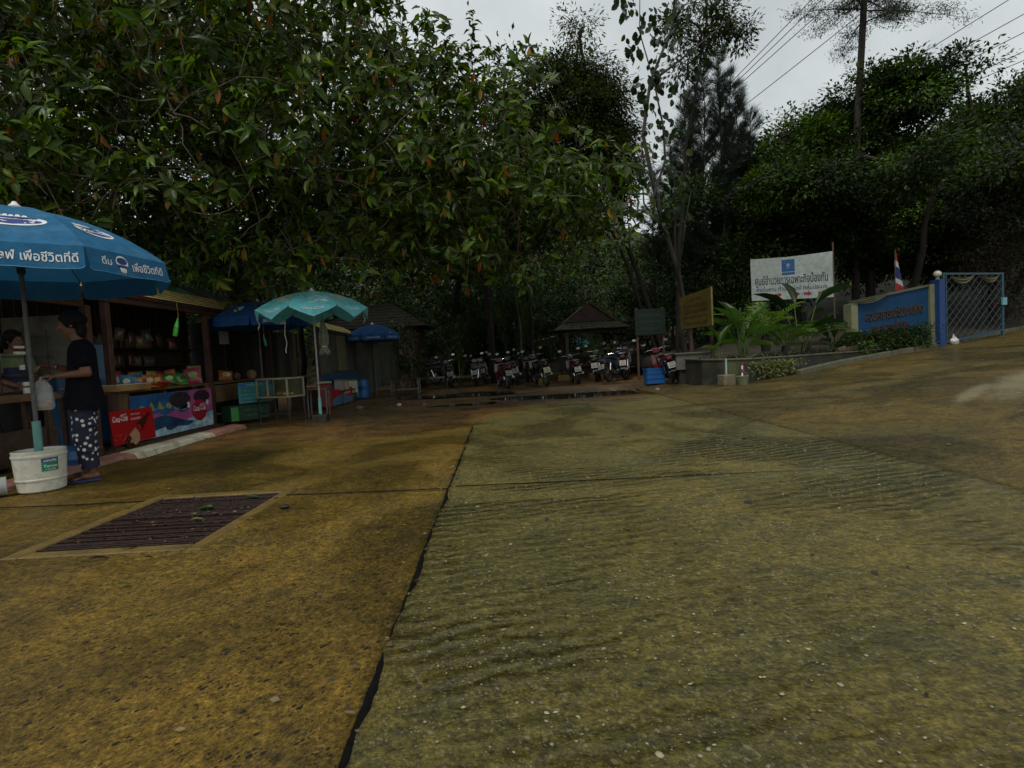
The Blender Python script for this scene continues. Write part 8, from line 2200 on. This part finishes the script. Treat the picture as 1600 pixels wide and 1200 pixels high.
mb = MB(); mb.tube([(-0.35, 0, 0), (-0.1, 0.02, 0.03), (0.15, 0, 0.03), (0.38, 0, 0.06)], [0.07, 0.08, 0.075, 0.06], 10); mb.build('stem', mat('log_bark', (0.11, 0.075, 0.045), 0.8, 0.5, 6, bump=0.6, bscale=14), lg, smooth=True)
mb = MB(); mb.tube([(0.1, 0, 0.05), (0.28, -0.06, 0.14)], [0.03, 0.015], 7); mb.build('branch_stub', M_bark2, lg)

# ------------------------------------------------------------------ power lines
M_wire = mat('wire', (0.01, 0.01, 0.01), 0.5, 0.1)
wl_ = [((8.2, 22.0, 10.2), (15.5, 12.0, 16.6), 0.3, 'steepest wire of the left bundle of power lines'), ((8.35, 22.0, 10.2), (16.2, 12.0, 16.6), 0.35, 'second wire of the left bundle of power lines'), ((8.4, 22.0, 10.1), (16.9, 12.0, 16.4), 0.4, 'third wire of the left bundle of power lines'), ((9.0, 22.0, 9.7), (18.0, 12.0, 15.6), 0.45, 'lowest wire of the left bundle of power lines'),
       ((12.9, 20.0, 9.6), (21.0, 14.0, 13.8), 0.2, 'upper wire crossing behind the tall trunk towards the right'), ((13.6, 20.0, 9.5), (22.0, 14.0, 13.2), 0.2, 'middle wire crossing towards the right top corner'), ((14.3, 20.0, 9.4), (23.0, 14.0, 12.8), 0.2, 'third wire crossing towards the right edge'), ((16.0, 20.0, 9.6), (24.0, 14.0, 12.2), 0.15, 'highest wire of the low bundle at the right edge'), ((16.4, 20.0, 9.5), (24.4, 14.0, 11.9), 0.15, 'lowest wire of the low bundle at the right edge')]
for a, b, s, lab in wl_:
    mb = MB(); a, b = Vector(a), Vector(b)
    ext = a.lerp(b, 2.0)
    mb.tube([a.lerp(ext, i / 24) + Vector((0, 0, -s * 4 * (i / 24) * (1 - i / 24))) for i in range(25)], 0.013, 5)
    tag(mb.build('power_line', M_wire, None), lab, 'power line', 'power lines above the wood')

# ------------------------------------------------------------------ litter on the ground
def fallen(label, x, y, L, W, c, rz, z=None, cat='fallen leaf', name='fallen_leaf'):
    z = (zt(x, y) + 0.016) if z is None else z
    V, T, nv = leaf_arrays(T_BIG, np.array([(0, 0, 0.006)]), np.array([(math.cos(rz), math.sin(rz), 0.08)]), np.array([(0.1, 0.1, 1.0)]), np.array([L]), np.array([W]))
    o = meshobj(name, np_mesh(name, V, T, np.tile(c, (len(V), 1)), M_leaf_dull)); o.location = (x, y, z); tag(o, label, cat, 'fallen leaves on the concrete')
fallen('green leaf lying near the far right corner of the drain grate', -2.12, 4.32, 0.11, 0.05, (0.05, 0.16, 0.04), 0.2)
fallen('larger green leaf lying in the middle right of the drain grate', -2.22, 4.05, 0.13, 0.06, (0.09, 0.20, 0.04), 2.9)
fallen('yellow green leaf nearest the right rim of the drain grate', -2.20, 3.72, 0.09, 0.05, (0.20, 0.22, 0.08), 0.6)
fallen('small tan leaf beside the yellow green leaf on the grate', -2.12, 3.86, 0.05, 0.025, (0.2, 0.13, 0.05), 1.4)
fallen('green leaf lying alone on the brown slab left of the joint', -1.92, 2.62, 0.06, 0.03, (0.07, 0.12, 0.02), 0.3)
fallen('dark curled leaf at the near rim of the drain grate', -2.28, 3.17, 0.09, 0.03, (0.03, 0.018, 0.012), 0.9)
fallen('thin black leaf below the near rim of the drain grate', -2.36, 3.02, 0.10, 0.018, (0.02, 0.014, 0.01), 0.5)
fallen('small black leaf on the slab right of the thin one', -2.05, 3.0, 0.06, 0.02, (0.02, 0.015, 0.01), 0.2)
lump = MB(); lump.ball((0, 0, 0.012), 0.03, 10, 6, (1.3, 0.9, 0.5)); o = tag(lump.build('dark_clod', mat('black_clod', (0.012, 0.01, 0.008), 0.6, 0.3), None, smooth=True), 'small black clod right of the drain grate', 'clod'); o.location = (-1.66, 3.95, 0.01)
for i, (x, y, s, c, lab) in enumerate(((-2.62, 12.9, 0.05, (0.5, 0.45, 0.36), 'pale stone on the sand beyond the sand heap'), (-2.0, 12.6, 0.04, (0.18, 0.14, 0.08), 'small brown stone near the sand heap'), (3.25, 12.6, 0.05, (0.32, 0.27, 0.2), 'pale stone below the planter wall'), (-3.4, 12.4, 0.08, (0.16, 0.10, 0.05), 'brown clod of earth beside the turquoise parasol base'))):
    mb = MB(); mb.ball((0, 0, 0), s, 8, 6, (1.2, 0.9, 0.75)); o = tag(mb.build('stone', mat('stone_%d' % i, c, 0.7, 0.3, 20), None), lab, 'stone', 'stones on the wet earth'); o.location = (x, y, zt(x, y) - 0.01 + s * 0.4)
# ------------------------------------------------------------------ people
def capsule(mb, p0, r0, p1, r1, n=12, sq=1.0, side=None):
    """tapered limb with round ends; sq flattens it across the given side axis"""
    p0, p1 = Vector(p0), Vector(p1)
    d = p1 - p0; L = d.length; d.normalize()
    s = side.normalized() if side is not None else d.orthogonal().normalized()
    s = (s - d * s.dot(d)).normalized(); u = d.cross(s)
    rings = []
    for i in range(5):
        a = PI / 2 * i / 5; rings.append((-r0 * math.cos(a), r0 * math.sin(a)))
    rings += [(0, r0), (L * 0.5, (r0 + r1) / 2), (L, r1)]
    for i in range(1, 6):
        a = PI / 2 * i / 5; rings.append((L + r1 * math.sin(a), r1 * math.cos(a)))
    b = len(mb.v)
    for (t, r) in rings:
        r = max(r, 1e-4)
        for j in range(n):
            a = 2 * PI * j / n
            mb.v.append(tuple(p0 + d * t + s * (r * math.cos(a)) + u * (r * sq * math.sin(a))))
    k = len(rings)
    for i in range(k - 1):
        for j in range(n):
            mb.f.append((b+i*n+j, b+i*n+(j+1) % n, b+(i+1)*n+(j+1) % n, b+(i+1)*n+j)); mb.m.append(0)
    mb.f.append(tuple(b + j for j in reversed(range(n)))); mb.m.append(0)
    mb.f.append(tuple(b + (k-1)*n + j for j in range(n))); mb.m.append(0)

def fuse(mb, voxel, name, m, parent, smooth=4, cut=None):
    """one continuous surface from overlapping volumes"""
    me = mb.mesh(name + '_parts')
    o = link(bpy.data.objects.new(name + '_parts', me))
    md = o.modifiers.new('r', 'REMESH'); md.mode = 'VOXEL'; md.voxel_size = voxel
    dg = bpy.context.evaluated_depsgraph_get()
    out = bpy.data.meshes.new_from_object(o.evaluated_get(dg))
    bpy.data.objects.remove(o); bpy.data.meshes.remove(me)
    bm = bmesh.new(); bm.from_mesh(out)
    for _ in range(smooth): bmesh.ops.smooth_vert(bm, verts=bm.verts, factor=0.5, use_axis_x=True, use_axis_y=True, use_axis_z=True)
    for (co, no) in (cut or []):
        bmesh.ops.bisect_plane(bm, geom=bm.verts[:] + bm.edges[:] + bm.faces[:], plane_co=co, plane_no=no, clear_outer=True)
    for f in bm.faces: f.smooth = True
    bm.to_mesh(out); bm.free()
    out.name = name; out.materials.clear(); out.materials.append(m)
    return meshobj(name, out, parent)

M_skin = mat('brown_skin', (0.17, 0.072, 0.036), 0.5, 0.12, 12, bump=0.05, bscale=60)
M_hair = mat('black_hair', (0.008, 0.007, 0.006), 0.7, 0.4, 40, bump=0.6, bscale=90, stretch=(1, 1, 0.2), spec=0.2)

def hand(mb, wrist, d, palm_n, size=1.0, curl=0.6, thumb=1):
    """palm, four bent fingers of different lengths and a side thumb; d points from wrist to fingers, palm_n out of the palm"""
    d, pn = Vector(d).normalized(), Vector(palm_n).normalized()
    s = d.cross(pn).normalized()
    w = Vector(wrist)
    c0 = w + d * 0.045 * size
    capsule(mb, w, 0.024 * size, w + d * 0.085 * size, 0.036 * size, 10, 0.5, s)
    for i, (off, L) in enumerate(((-0.030, 0.066), (-0.010, 0.076), (0.010, 0.072), (0.029, 0.056))):
        p = w + d * 0.09 * size + s * off * size
        a = 0.25 * curl
        for sl in (0.45, 0.32, 0.26):
            dd = (d * math.cos(a) + pn * math.sin(a)).normalized()
            q = p + dd * L * sl * size; capsule(mb, p, 0.0095 * size, q, 0.0088 * size, 8); p = q; a += 0.75 * curl
    p = w + d * 0.03 * size + s * thumb * -0.03 * size
    q = p + (d * 0.6 - s * thumb * 0.6 + pn * 0.35).normalized() * 0.035 * size; capsule(mb, p, 0.012 * size, q, 0.0105 * size, 8)
    q2 = q + (d * 0.85 - s * thumb * 0.1 + pn * 0.5).normalized() * 0.032 * size; capsule(mb, q, 0.0105 * size, q2, 0.0095 * size, 8)

def head(mb, c, fwd, size=1.0):
    """skull, jaw, nose, brow, lips and ears; c is the middle of the head"""
    f = Vector(fwd).normalized(); up = Vector((0, 0, 1)); up = (up - f * up.dot(f)).normalized(); s = f.cross(up)
    Mh = Matrix((( f.x, s.x, up.x), (f.y, s.y, up.y), (f.z, s.z, up.z)))
    P = lambda a, b, k: Vector(c) + Mh @ (Vector((a, b, k)) * size)
    mb.ball(P(-0.012, 0, 0.03), 0.098 * size, 16, 12, (1.0, 0.80, 0.95), M=Mh)
    mb.ball(P(0.022, 0, -0.035), 0.075 * size, 14, 10, (0.95, 0.80, 1.05), M=Mh)
    mb.ball(P(0.052, 0, -0.085), 0.030 * size, 10, 8, (0.9, 1.15, 0.8), M=Mh)
    capsule(mb, P(0.090, 0, 0.018), 0.010 * size, P(0.112, 0, -0.018), 0.015 * size, 8)
    mb.ball(P(0.082, 0, 0.030), 0.02 * size, 8, 6, (0.6, 2.2, 0.5), M=Mh)
    mb.ball(P(0.090, 0, -0.052), 0.014 * size, 8, 6, (0.8, 1.6, 0.7), M=Mh)
    for k in (-1, 1):
        mb.ball(P(-0.005, 0.078 * k, -0.005), 0.022 * size, 8, 7, (0.75, 0.35, 1.4), M=Mh)
        mb.ball(P(0.07, 0.034 * k, -0.012), 0.024 * size, 8, 6, (0.6, 0.9, 0.8), M=Mh)
    return P, Mh

def eyes(parent, P, Mh, size=1.0):
    for k in (-1, 1):
        mb = MB(); mb.ball(P(0.080, 0.032 * k, 0.008), 0.011 * size, 8, 6, (0.7, 1.2, 0.8), M=Mh); mb.build('eye', mat('eye_white', (0.5, 0.48, 0.45), 0.25, 0.1), parent, smooth=True)
        mb = MB(); mb.ball(P(0.0875, 0.031 * k, 0.008), 0.0055 * size, 8, 6, (0.5, 1, 1), M=Mh); mb.build('iris', mat('eye_dark', (0.01, 0.006, 0.004), 0.15, 0.1), parent, smooth=True)

# --- the customer: standing, facing left towards the stall, forearm raised, a plastic bag in the hand
def customer():
    t = thing('person', 'standing customer in a black top and spotted navy trousers holding a clear bag', 'person', (-4.22, 5.56, 0.0), math.atan2(-0.50, -0.866))
    # local axes: +x forward, +y the person's left side (towards the camera)
    hipz, shz = 0.86, 1.32
    body = MB()
    capsule(body, (0.0, 0.0, 0.92), 0.135, (0.0, 0.0, 1.05), 0.125, 16, 0.78, Vector((0, 1, 0)))
    capsule(body, (0.0, 0.0, 1.05), 0.125, (-0.01, 0.0, 1.26), 0.135, 16, 0.72, Vector((0, 1, 0)))
    capsule(body, (-0.01, -0.13, 1.315), 0.06, (-0.01, 0.13, 1.315), 0.06, 12)
    capsule(body, (0.0, 0, 1.33), 0.055, (0.035, 0, 1.44), 0.050, 12)
    P, Mh = head(body, (0.055, 0.0, 1.53), (0.95, 0.0, -0.25), 1.02)
    for k in (-1, 1):
        capsule(body, (0.0, 0.085 * k, 0.86), 0.105, (0.02, 0.085 * k, 0.47), 0.066, 12)
        capsule(body, (0.02, 0.085 * k, 0.47), 0.062, (-0.02 + 0.03 * (k < 0), 0.085 * k, 0.09), 0.038, 12)
        # feet
        fx = 0.03 * (k < 0)
        capsule(body, (-0.045 + fx, 0.085 * k, 0.052), 0.032, (0.05 + fx, 0.090 * k, 0.048), 0.034, 10)
        capsule(body, (0.05 + fx, 0.09 * k, 0.046), 0.036, (0.13 + fx, 0.095 * k, 0.034), 0.028, 10, 0.6, Vector((0, 1, 0)))
        for j in range(5): capsule(body, (0.135 + fx - 0.006 * j, (0.072 + 0.0125 * j) * k, 0.032), 0.0105 - 0.001 * (j > 0), (0.172 + fx - 0.011 * j, (0.071 + 0.0135 * j) * k, 0.029), 0.0095 - 0.001 * (j > 0), 7)
    # left arm (near the camera): elbow low, forearm forward
    capsule(body, (-0.01, 0.175, 1.30), 0.052, (-0.06, 0.215, 1.06), 0.044, 12)
    capsule(body, (-0.06, 0.215, 1.06), 0.044, (0.16, 0.20, 1.045), 0.027, 12)
    hand(body, (0.16, 0.20, 1.045), (0.97, -0.10, 0.04), (0, -0.35, -0.93), 0.95, 1.15, thumb=-1)
    # right arm: reaches higher, hand near the chest
    capsule(body, (-0.01, -0.175, 1.30), 0.052, (0.06, -0.215, 1.08), 0.044, 12)
    capsule(body, (0.06, -0.215, 1.08), 0.044, (0.24, -0.12, 1.14), 0.027, 12)
    hand(body, (0.24, -0.12, 1.14), (0.85, 0.45, 0.1), (0, 0.4, -0.9), 0.95, 1.0, thumb=1)
    fuse(body, 0.0075, 'body', M_skin, t, 3)
    eyes(t, P, Mh, 1.02)
    hr = MB()
    hr.ball(P(-0.025, 0, 0.045), 0.112, 18, 14, (1.0, 0.88, 0.92), M=Mh)
    hr.ball(P(-0.085, 0, 0.035), 0.062, 12, 9, (1.0, 1.05, 1.0), M=Mh)
    hr.ball(P(-0.07, 0, -0.05), 0.06, 12, 9, (0.7, 1.15, 1.1), M=Mh)
    for k in (-1, 1): hr.ball(P(0.0, 0.068 * k, 0.025), 0.045, 10, 8, (1.0, 0.5, 1.0), M=Mh)
    hr.ball(P(-0.05, 0, -0.085), 0.055, 12, 9, (0.7, 1.25, 1.1), M=Mh)
    fuse(hr, 0.008, 'hair', M_hair, t, 2, cut=[(P(0.062, 0, 0.05), Mh @ Vector((0.9, 0, -0.42)))])
    top = MB()
    capsule(top, (0.0, 0, 0.70), 0.226, (0.0, 0.0, 0.96), 0.178, 18, 0.80, Vector((0, 1, 0)))
    capsule(top, (0.0, 0.0, 0.96), 0.172, (-0.01, 0.0, 1.25), 0.152, 18, 0.78, Vector((0, 1, 0)))
    capsule(top, (-0.01, -0.14, 1.31), 0.068, (-0.01, 0.14, 1.31), 0.068, 12)
    capsule(top, (0.0, 0, 1.32), 0.078, (0.005, 0, 1.36), 0.064, 12)
    for k in (-1, 1): capsule(top, (-0.01, 0.165 * k, 1.31), 0.068, ((-0.045 if k > 0 else 0.02), 0.205 * k, 1.16), 0.066, 12)
    fuse(top, 0.011, 'top', mat('black_cotton', (0.005, 0.005, 0.008), 0.9, 0.4, 14, bump=0.5, bscale=9, spec=0.15), t, 3, cut=[((0, 0, 0.71), (0.05, 0, -1)), ((-0.045, 0.2, 1.175), (0, 0.28, -0.96)) if False else ((0, 0, 0.71), (0, 0, -1)), ((0.01, 0, 1.385), (0.15, 0, 1))])
    pm = mat('spotted_navy', (0.012, 0.014, 0.035), 0.8, 0.2, 14)
    n_, l_ = pm.node_tree.nodes, pm.node_tree.links
    pb = [x for x in n_ if x.type == 'BSDF_PRINCIPLED'][0]
    vo = n_.new('ShaderNodeTexVoronoi'); vo.inputs['Scale'].default_value = 20; vo.inputs['Randomness'].default_value = 0.75
    tcd = n_.new('ShaderNodeTexCoord'); l_.new(tcd.outputs['Object'], vo.inputs['Vector'])
    rpd = n_.new('ShaderNodeValToRGB'); rpd.color_ramp.elements[0].position = 0.30; rpd.color_ramp.elements[0].color = (1, 1, 1, 1); rpd.color_ramp.elements[1].position = 0.33; rpd.color_ramp.elements[1].color = (0, 0, 0, 1)
    l_.new(vo.outputs['Distance'], rpd.inputs[0])
    src = pb.inputs['Base Color'].links[0].from_socket
    mxd = n_.new('ShaderNodeMix'); mxd.data_type = 'RGBA'; l_.new(rpd.outputs[0], mxd.inputs['Factor']); l_.new(src, mxd.inputs['A']); mxd.inputs['B'].default_value = (0.62, 0.60, 0.58, 1)
    l_.new(mxd.outputs['Result'], pb.inputs['Base Color'])
    tr = MB()
    capsule(tr, (0, 0, 0.80), 0.145, (0, 0, 0.92), 0.138, 16, 0.84, Vector((0, 1, 0)))
    for k in (-1, 1):
        fx = 0.03 * (k < 0)
        capsule(tr, (0.0, 0.080 * k, 0.82), 0.108, (0.025, 0.088 * k, 0.46), 0.094, 14)
        capsule(tr, (0.025, 0.088 * k, 0.46), 0.094, (-0.012 + fx, 0.088 * k, 0.10), 0.076, 14)
        for z, dx in ((0.40, 0.012), (0.30, -0.012), (0.20, 0.014), (0.55, -0.01), (0.65, 0.012)): tr.ball((0.005 + fx * 0.5 + dx, 0.088 * k, z), 0.093 - 0.02 * (z < 0.3), 12, 6, (1.08, 1.05, 0.22))
    fuse(tr, 0.010, 'trousers', pm, t, 2, cut=[((0, 0, 0.125), (-0.15, 0, -1))])
    for k in (-1, 1):
        fx = 0.03 * (k < 0)
        sl = MB(); out_ = []
        for i in range(20):
            a = 2 * PI * i / 20; x = 0.055 + 0.140 * math.cos(a); w_ = 0.044 + 0.012 * math.cos(a)
            out_.append((x + fx, 0.088 * k + w_ * math.sin(a)))
        sl.prism(out_, 0.022); sl2_ = sl.build('flip_flop', mat('blue_rubber', (0.02, 0.05, 0.14), 0.5, 0.3, 20), t, bevel=0.004)
        st = MB()
        for q in (-1, 1): st.tube([(0.135 + fx, 0.092 * k, 0.022), (0.125 + fx, (0.092) * k, 0.058), (0.08 + fx, 0.088 * k + 0.034 * q, 0.066), (0.02 + fx, 0.088 * k + 0.044 * q, 0.024)], 0.006, 6)
        st.build('strap', M_black, sl2_, smooth=True)
    wt = MB(); Mw = Matrix.Translation((0.225, -0.128, 1.135)) @ (Vector((0.85, 0.45, 0.28)).to_track_quat('Z', 'X').to_matrix().to_4x4()); wt.lathe([(0.031, -0.008), (0.034, -0.006), (0.034, 0.006), (0.031, 0.008)], 16, M=Mw, cap=False); wt.build('bracelet', M_chrome, t, smooth=True)
    M4 = Matrix.Translation((-4.22, 5.56, 0.0)) @ Matrix.Rotation(math.atan2(-0.50, -0.866), 4, 'Z')
    hp = M4 @ Vector((0.285, 0.185, 1.03))
    b = thing('carrier_bag', 'clear plastic bag with yellow food held by the standing customer', 'bag', tuple(hp - Vector((0, 0, 0.30))))
    mb = MB(); rr = random.Random(4)
    prof = [(0.0, 0.0), (0.075, 0.005), (0.092, 0.04), (0.09, 0.12), (0.078, 0.2), (0.055, 0.26), (0.02, 0.295), (0.018, 0.315)]
    for r_, z in prof:
        for j in range(20):
            a = 2 * PI * j / 20; q = r_ * (1 + 0.12 * math.sin(a * 5 + z * 30) * (z > 0.03)); mb.v.append((q * math.cos(a), q * 0.6 * math.sin(a), z))
    for i in range(len(prof) - 1):
        for j in range(20): mb.f.append((i*20+j, i*20+(j+1)%20, (i+1)*20+(j+1)%20, (i+1)*20+j)); mb.m.append(0)
    bagm = bpy.data.materials.new('clear_film'); bagm.use_nodes = True
    nt = bagm.node_tree; pbs = nt.nodes['Principled BSDF']; pbs.inputs['Base Color'].default_value = (0.55, 0.6, 0.6, 1); pbs.inputs['Roughness'].default_value = 0.2
    trn = nt.nodes.new('ShaderNodeBsdfTransparent'); mxs = nt.nodes.new('ShaderNodeMixShader'); mxs.inputs[0].default_value = 0.32
    nt.links.new(trn.outputs[0], mxs.inputs[1]); nt.links.new(pbs.outputs[0], mxs.inputs[2]); nt.links.new(mxs.outputs[0], nt.nodes['Material Output'].inputs[0])
    mb.build('film', bagm, b, smooth=True)
    mb = MB()
    for i in range(7): mb.ball((rr.uniform(-0.045, 0.045), rr.uniform(-0.02, 0.02), 0.03 + rr.uniform(0, 0.06)), 0.022, 8, 6, (1.2, 1, 0.9))
    mb.build('food', mat('yellow_food', (0.45, 0.27, 0.04), 0.5, 0.4, 30), b, smooth=True)
customer()

# --- the seller behind the nearest counter
def seller():
    loc = (-6.22, 7.06, 0.0)
    t = thing('person', 'stall keeper in a green and navy print shirt behind the leftmost counter', 'person', loc, R(-8))
    body = MB()
    capsule(body, (0, 0, 0.92), 0.15, (0, 0, 1.08), 0.14, 16, 0.8, Vector((0, 1, 0)))
    capsule(body, (0, 0, 1.08), 0.14, (0, 0, 1.25), 0.145, 16, 0.75, Vector((0, 1, 0)))
    capsule(body, (0, -0.15, 1.31), 0.062, (0, 0.15, 1.31), 0.062, 12)
    capsule(body, (0, 0, 1.33), 0.055, (0.03, 0, 1.43), 0.05, 12)
    P, Mh = head(body, (0.05, 0, 1.52), (0.97, 0.1, -0.2), 1.0)
    for k in (-1, 1):
        capsule(body, (0, 0.09 * k, 0.88), 0.11, (0.01, 0.09 * k, 0.46), 0.07, 12); capsule(body, (0.01, 0.09 * k, 0.46), 0.064, (-0.02, 0.09 * k, 0.08), 0.04, 12)
        capsule(body, (-0.03, 0.09 * k, 0.04), 0.035, (0.14, 0.10 * k, 0.032), 0.03, 10)
        capsule(body, (0, 0.19 * k, 1.30), 0.055, (0.02, 0.24 * k, 1.05), 0.045, 12); capsule(body, (0.02, 0.24 * k, 1.05), 0.044, (0.24, 0.17 * k, 0.96), 0.028, 12)
        hand(body, (0.24, 0.17 * k, 0.96), (0.9, -0.25 * k, -0.2), (0, -0.3 * k, -0.95), 0.95, 0.8, thumb=-k)
    fuse(body, 0.009, 'body', M_skin, t, 3)
    eyes(t, P, Mh)
    hr = MB(); hr.ball(P(-0.025, 0, 0.045), 0.112, 16, 12, (1, 0.88, 0.92), M=Mh); hr.ball(P(-0.075, 0, -0.03), 0.075, 12, 9, (0.8, 1.1, 1.2), M=Mh)
    fuse(hr, 0.009, 'hair', M_hair, t, 2, cut=[(P(0.062, 0, 0.05), Mh @ Vector((0.9, 0, -0.42)))])
    sh = MB()
    capsule(sh, (0, 0, 0.86), 0.168, (0, 0, 1.06), 0.158, 18, 0.84, Vector((0, 1, 0))); capsule(sh, (0, 0, 1.06), 0.158, (0, 0, 1.245), 0.16, 18, 0.8, Vector((0, 1, 0)))
    capsule(sh, (0, -0.155, 1.305), 0.072, (0, 0.155, 1.305), 0.072, 12); capsule(sh, (0, 0, 1.32), 0.08, (0, 0, 1.35), 0.07, 12)
    for k in (-1, 1): capsule(sh, (0, 0.185 * k, 1.30), 0.072, (0.012, 0.222 * k, 1.14), 0.07, 12)
    s_ = fuse(sh, 0.011, 'shirt', mat('print_navy', (0.015, 0.02, 0.055), 0.8, 0.3, 10), t, 3, cut=[((0, 0, 0.87), (0, 0, -1)), ((0, 0, 1.375), (0.12, 0, 1))])
    me = s_.data; me.materials.append(mat('print_pale_green', (0.14, 0.17, 0.08), 0.8, 0.25, 10)); me.materials.append(mat('print_rust', (0.11, 0.035, 0.025), 0.8, 0.3, 12)); me.materials.append(mat('print_ring', (0.16, 0.17, 0.17), 0.8, 0.8, 26))
    mi = np.zeros(len(me.polygons), np.int32)
    cz = np.array([p.center[:] for p in me.polygons])
    mi[cz[:, 2] > 1.19] = 1; mi[(np.abs(cz[:, 1]) > 0.17) & (cz[:, 2] > 1.12)] = 1
    mi[(cz[:, 2] > 1.09) & (cz[:, 2] < 1.105)] = 2; mi[(cz[:, 2] > 0.90) & (cz[:, 2] < 0.915)] = 2
    ring = (np.abs(((np.arctan2(cz[:, 1], cz[:, 0]) * 0.16 + 10) % 0.075) - 0.0375) ** 2 + (cz[:, 2] - 0.98) ** 2) ** 0.5
    mi[(ring > 0.014) & (ring < 0.028)] = 3
    me.polygons.foreach_set('material_index', mi)
    sk = MB(); capsule(sk, (0, 0, 0.80), 0.15, (0, 0, 0.92), 0.15, 16, 0.84, Vector((0, 1, 0)))
    for k in (-1, 1): capsule(sk, (0, 0.088 * k, 0.84), 0.122, (0.01, 0.09 * k, 0.46), 0.095, 14); capsule(sk, (0.01, 0.09 * k, 0.46), 0.09, (-0.015, 0.09 * k, 0.14), 0.07, 14)
    fuse(sk, 0.012, 'trousers', mat('dark_trousers', (0.014, 0.013, 0.015), 0.85, 0.3), t, 2, cut=[((0, 0, 0.12), (0, 0, -1))])
seller()
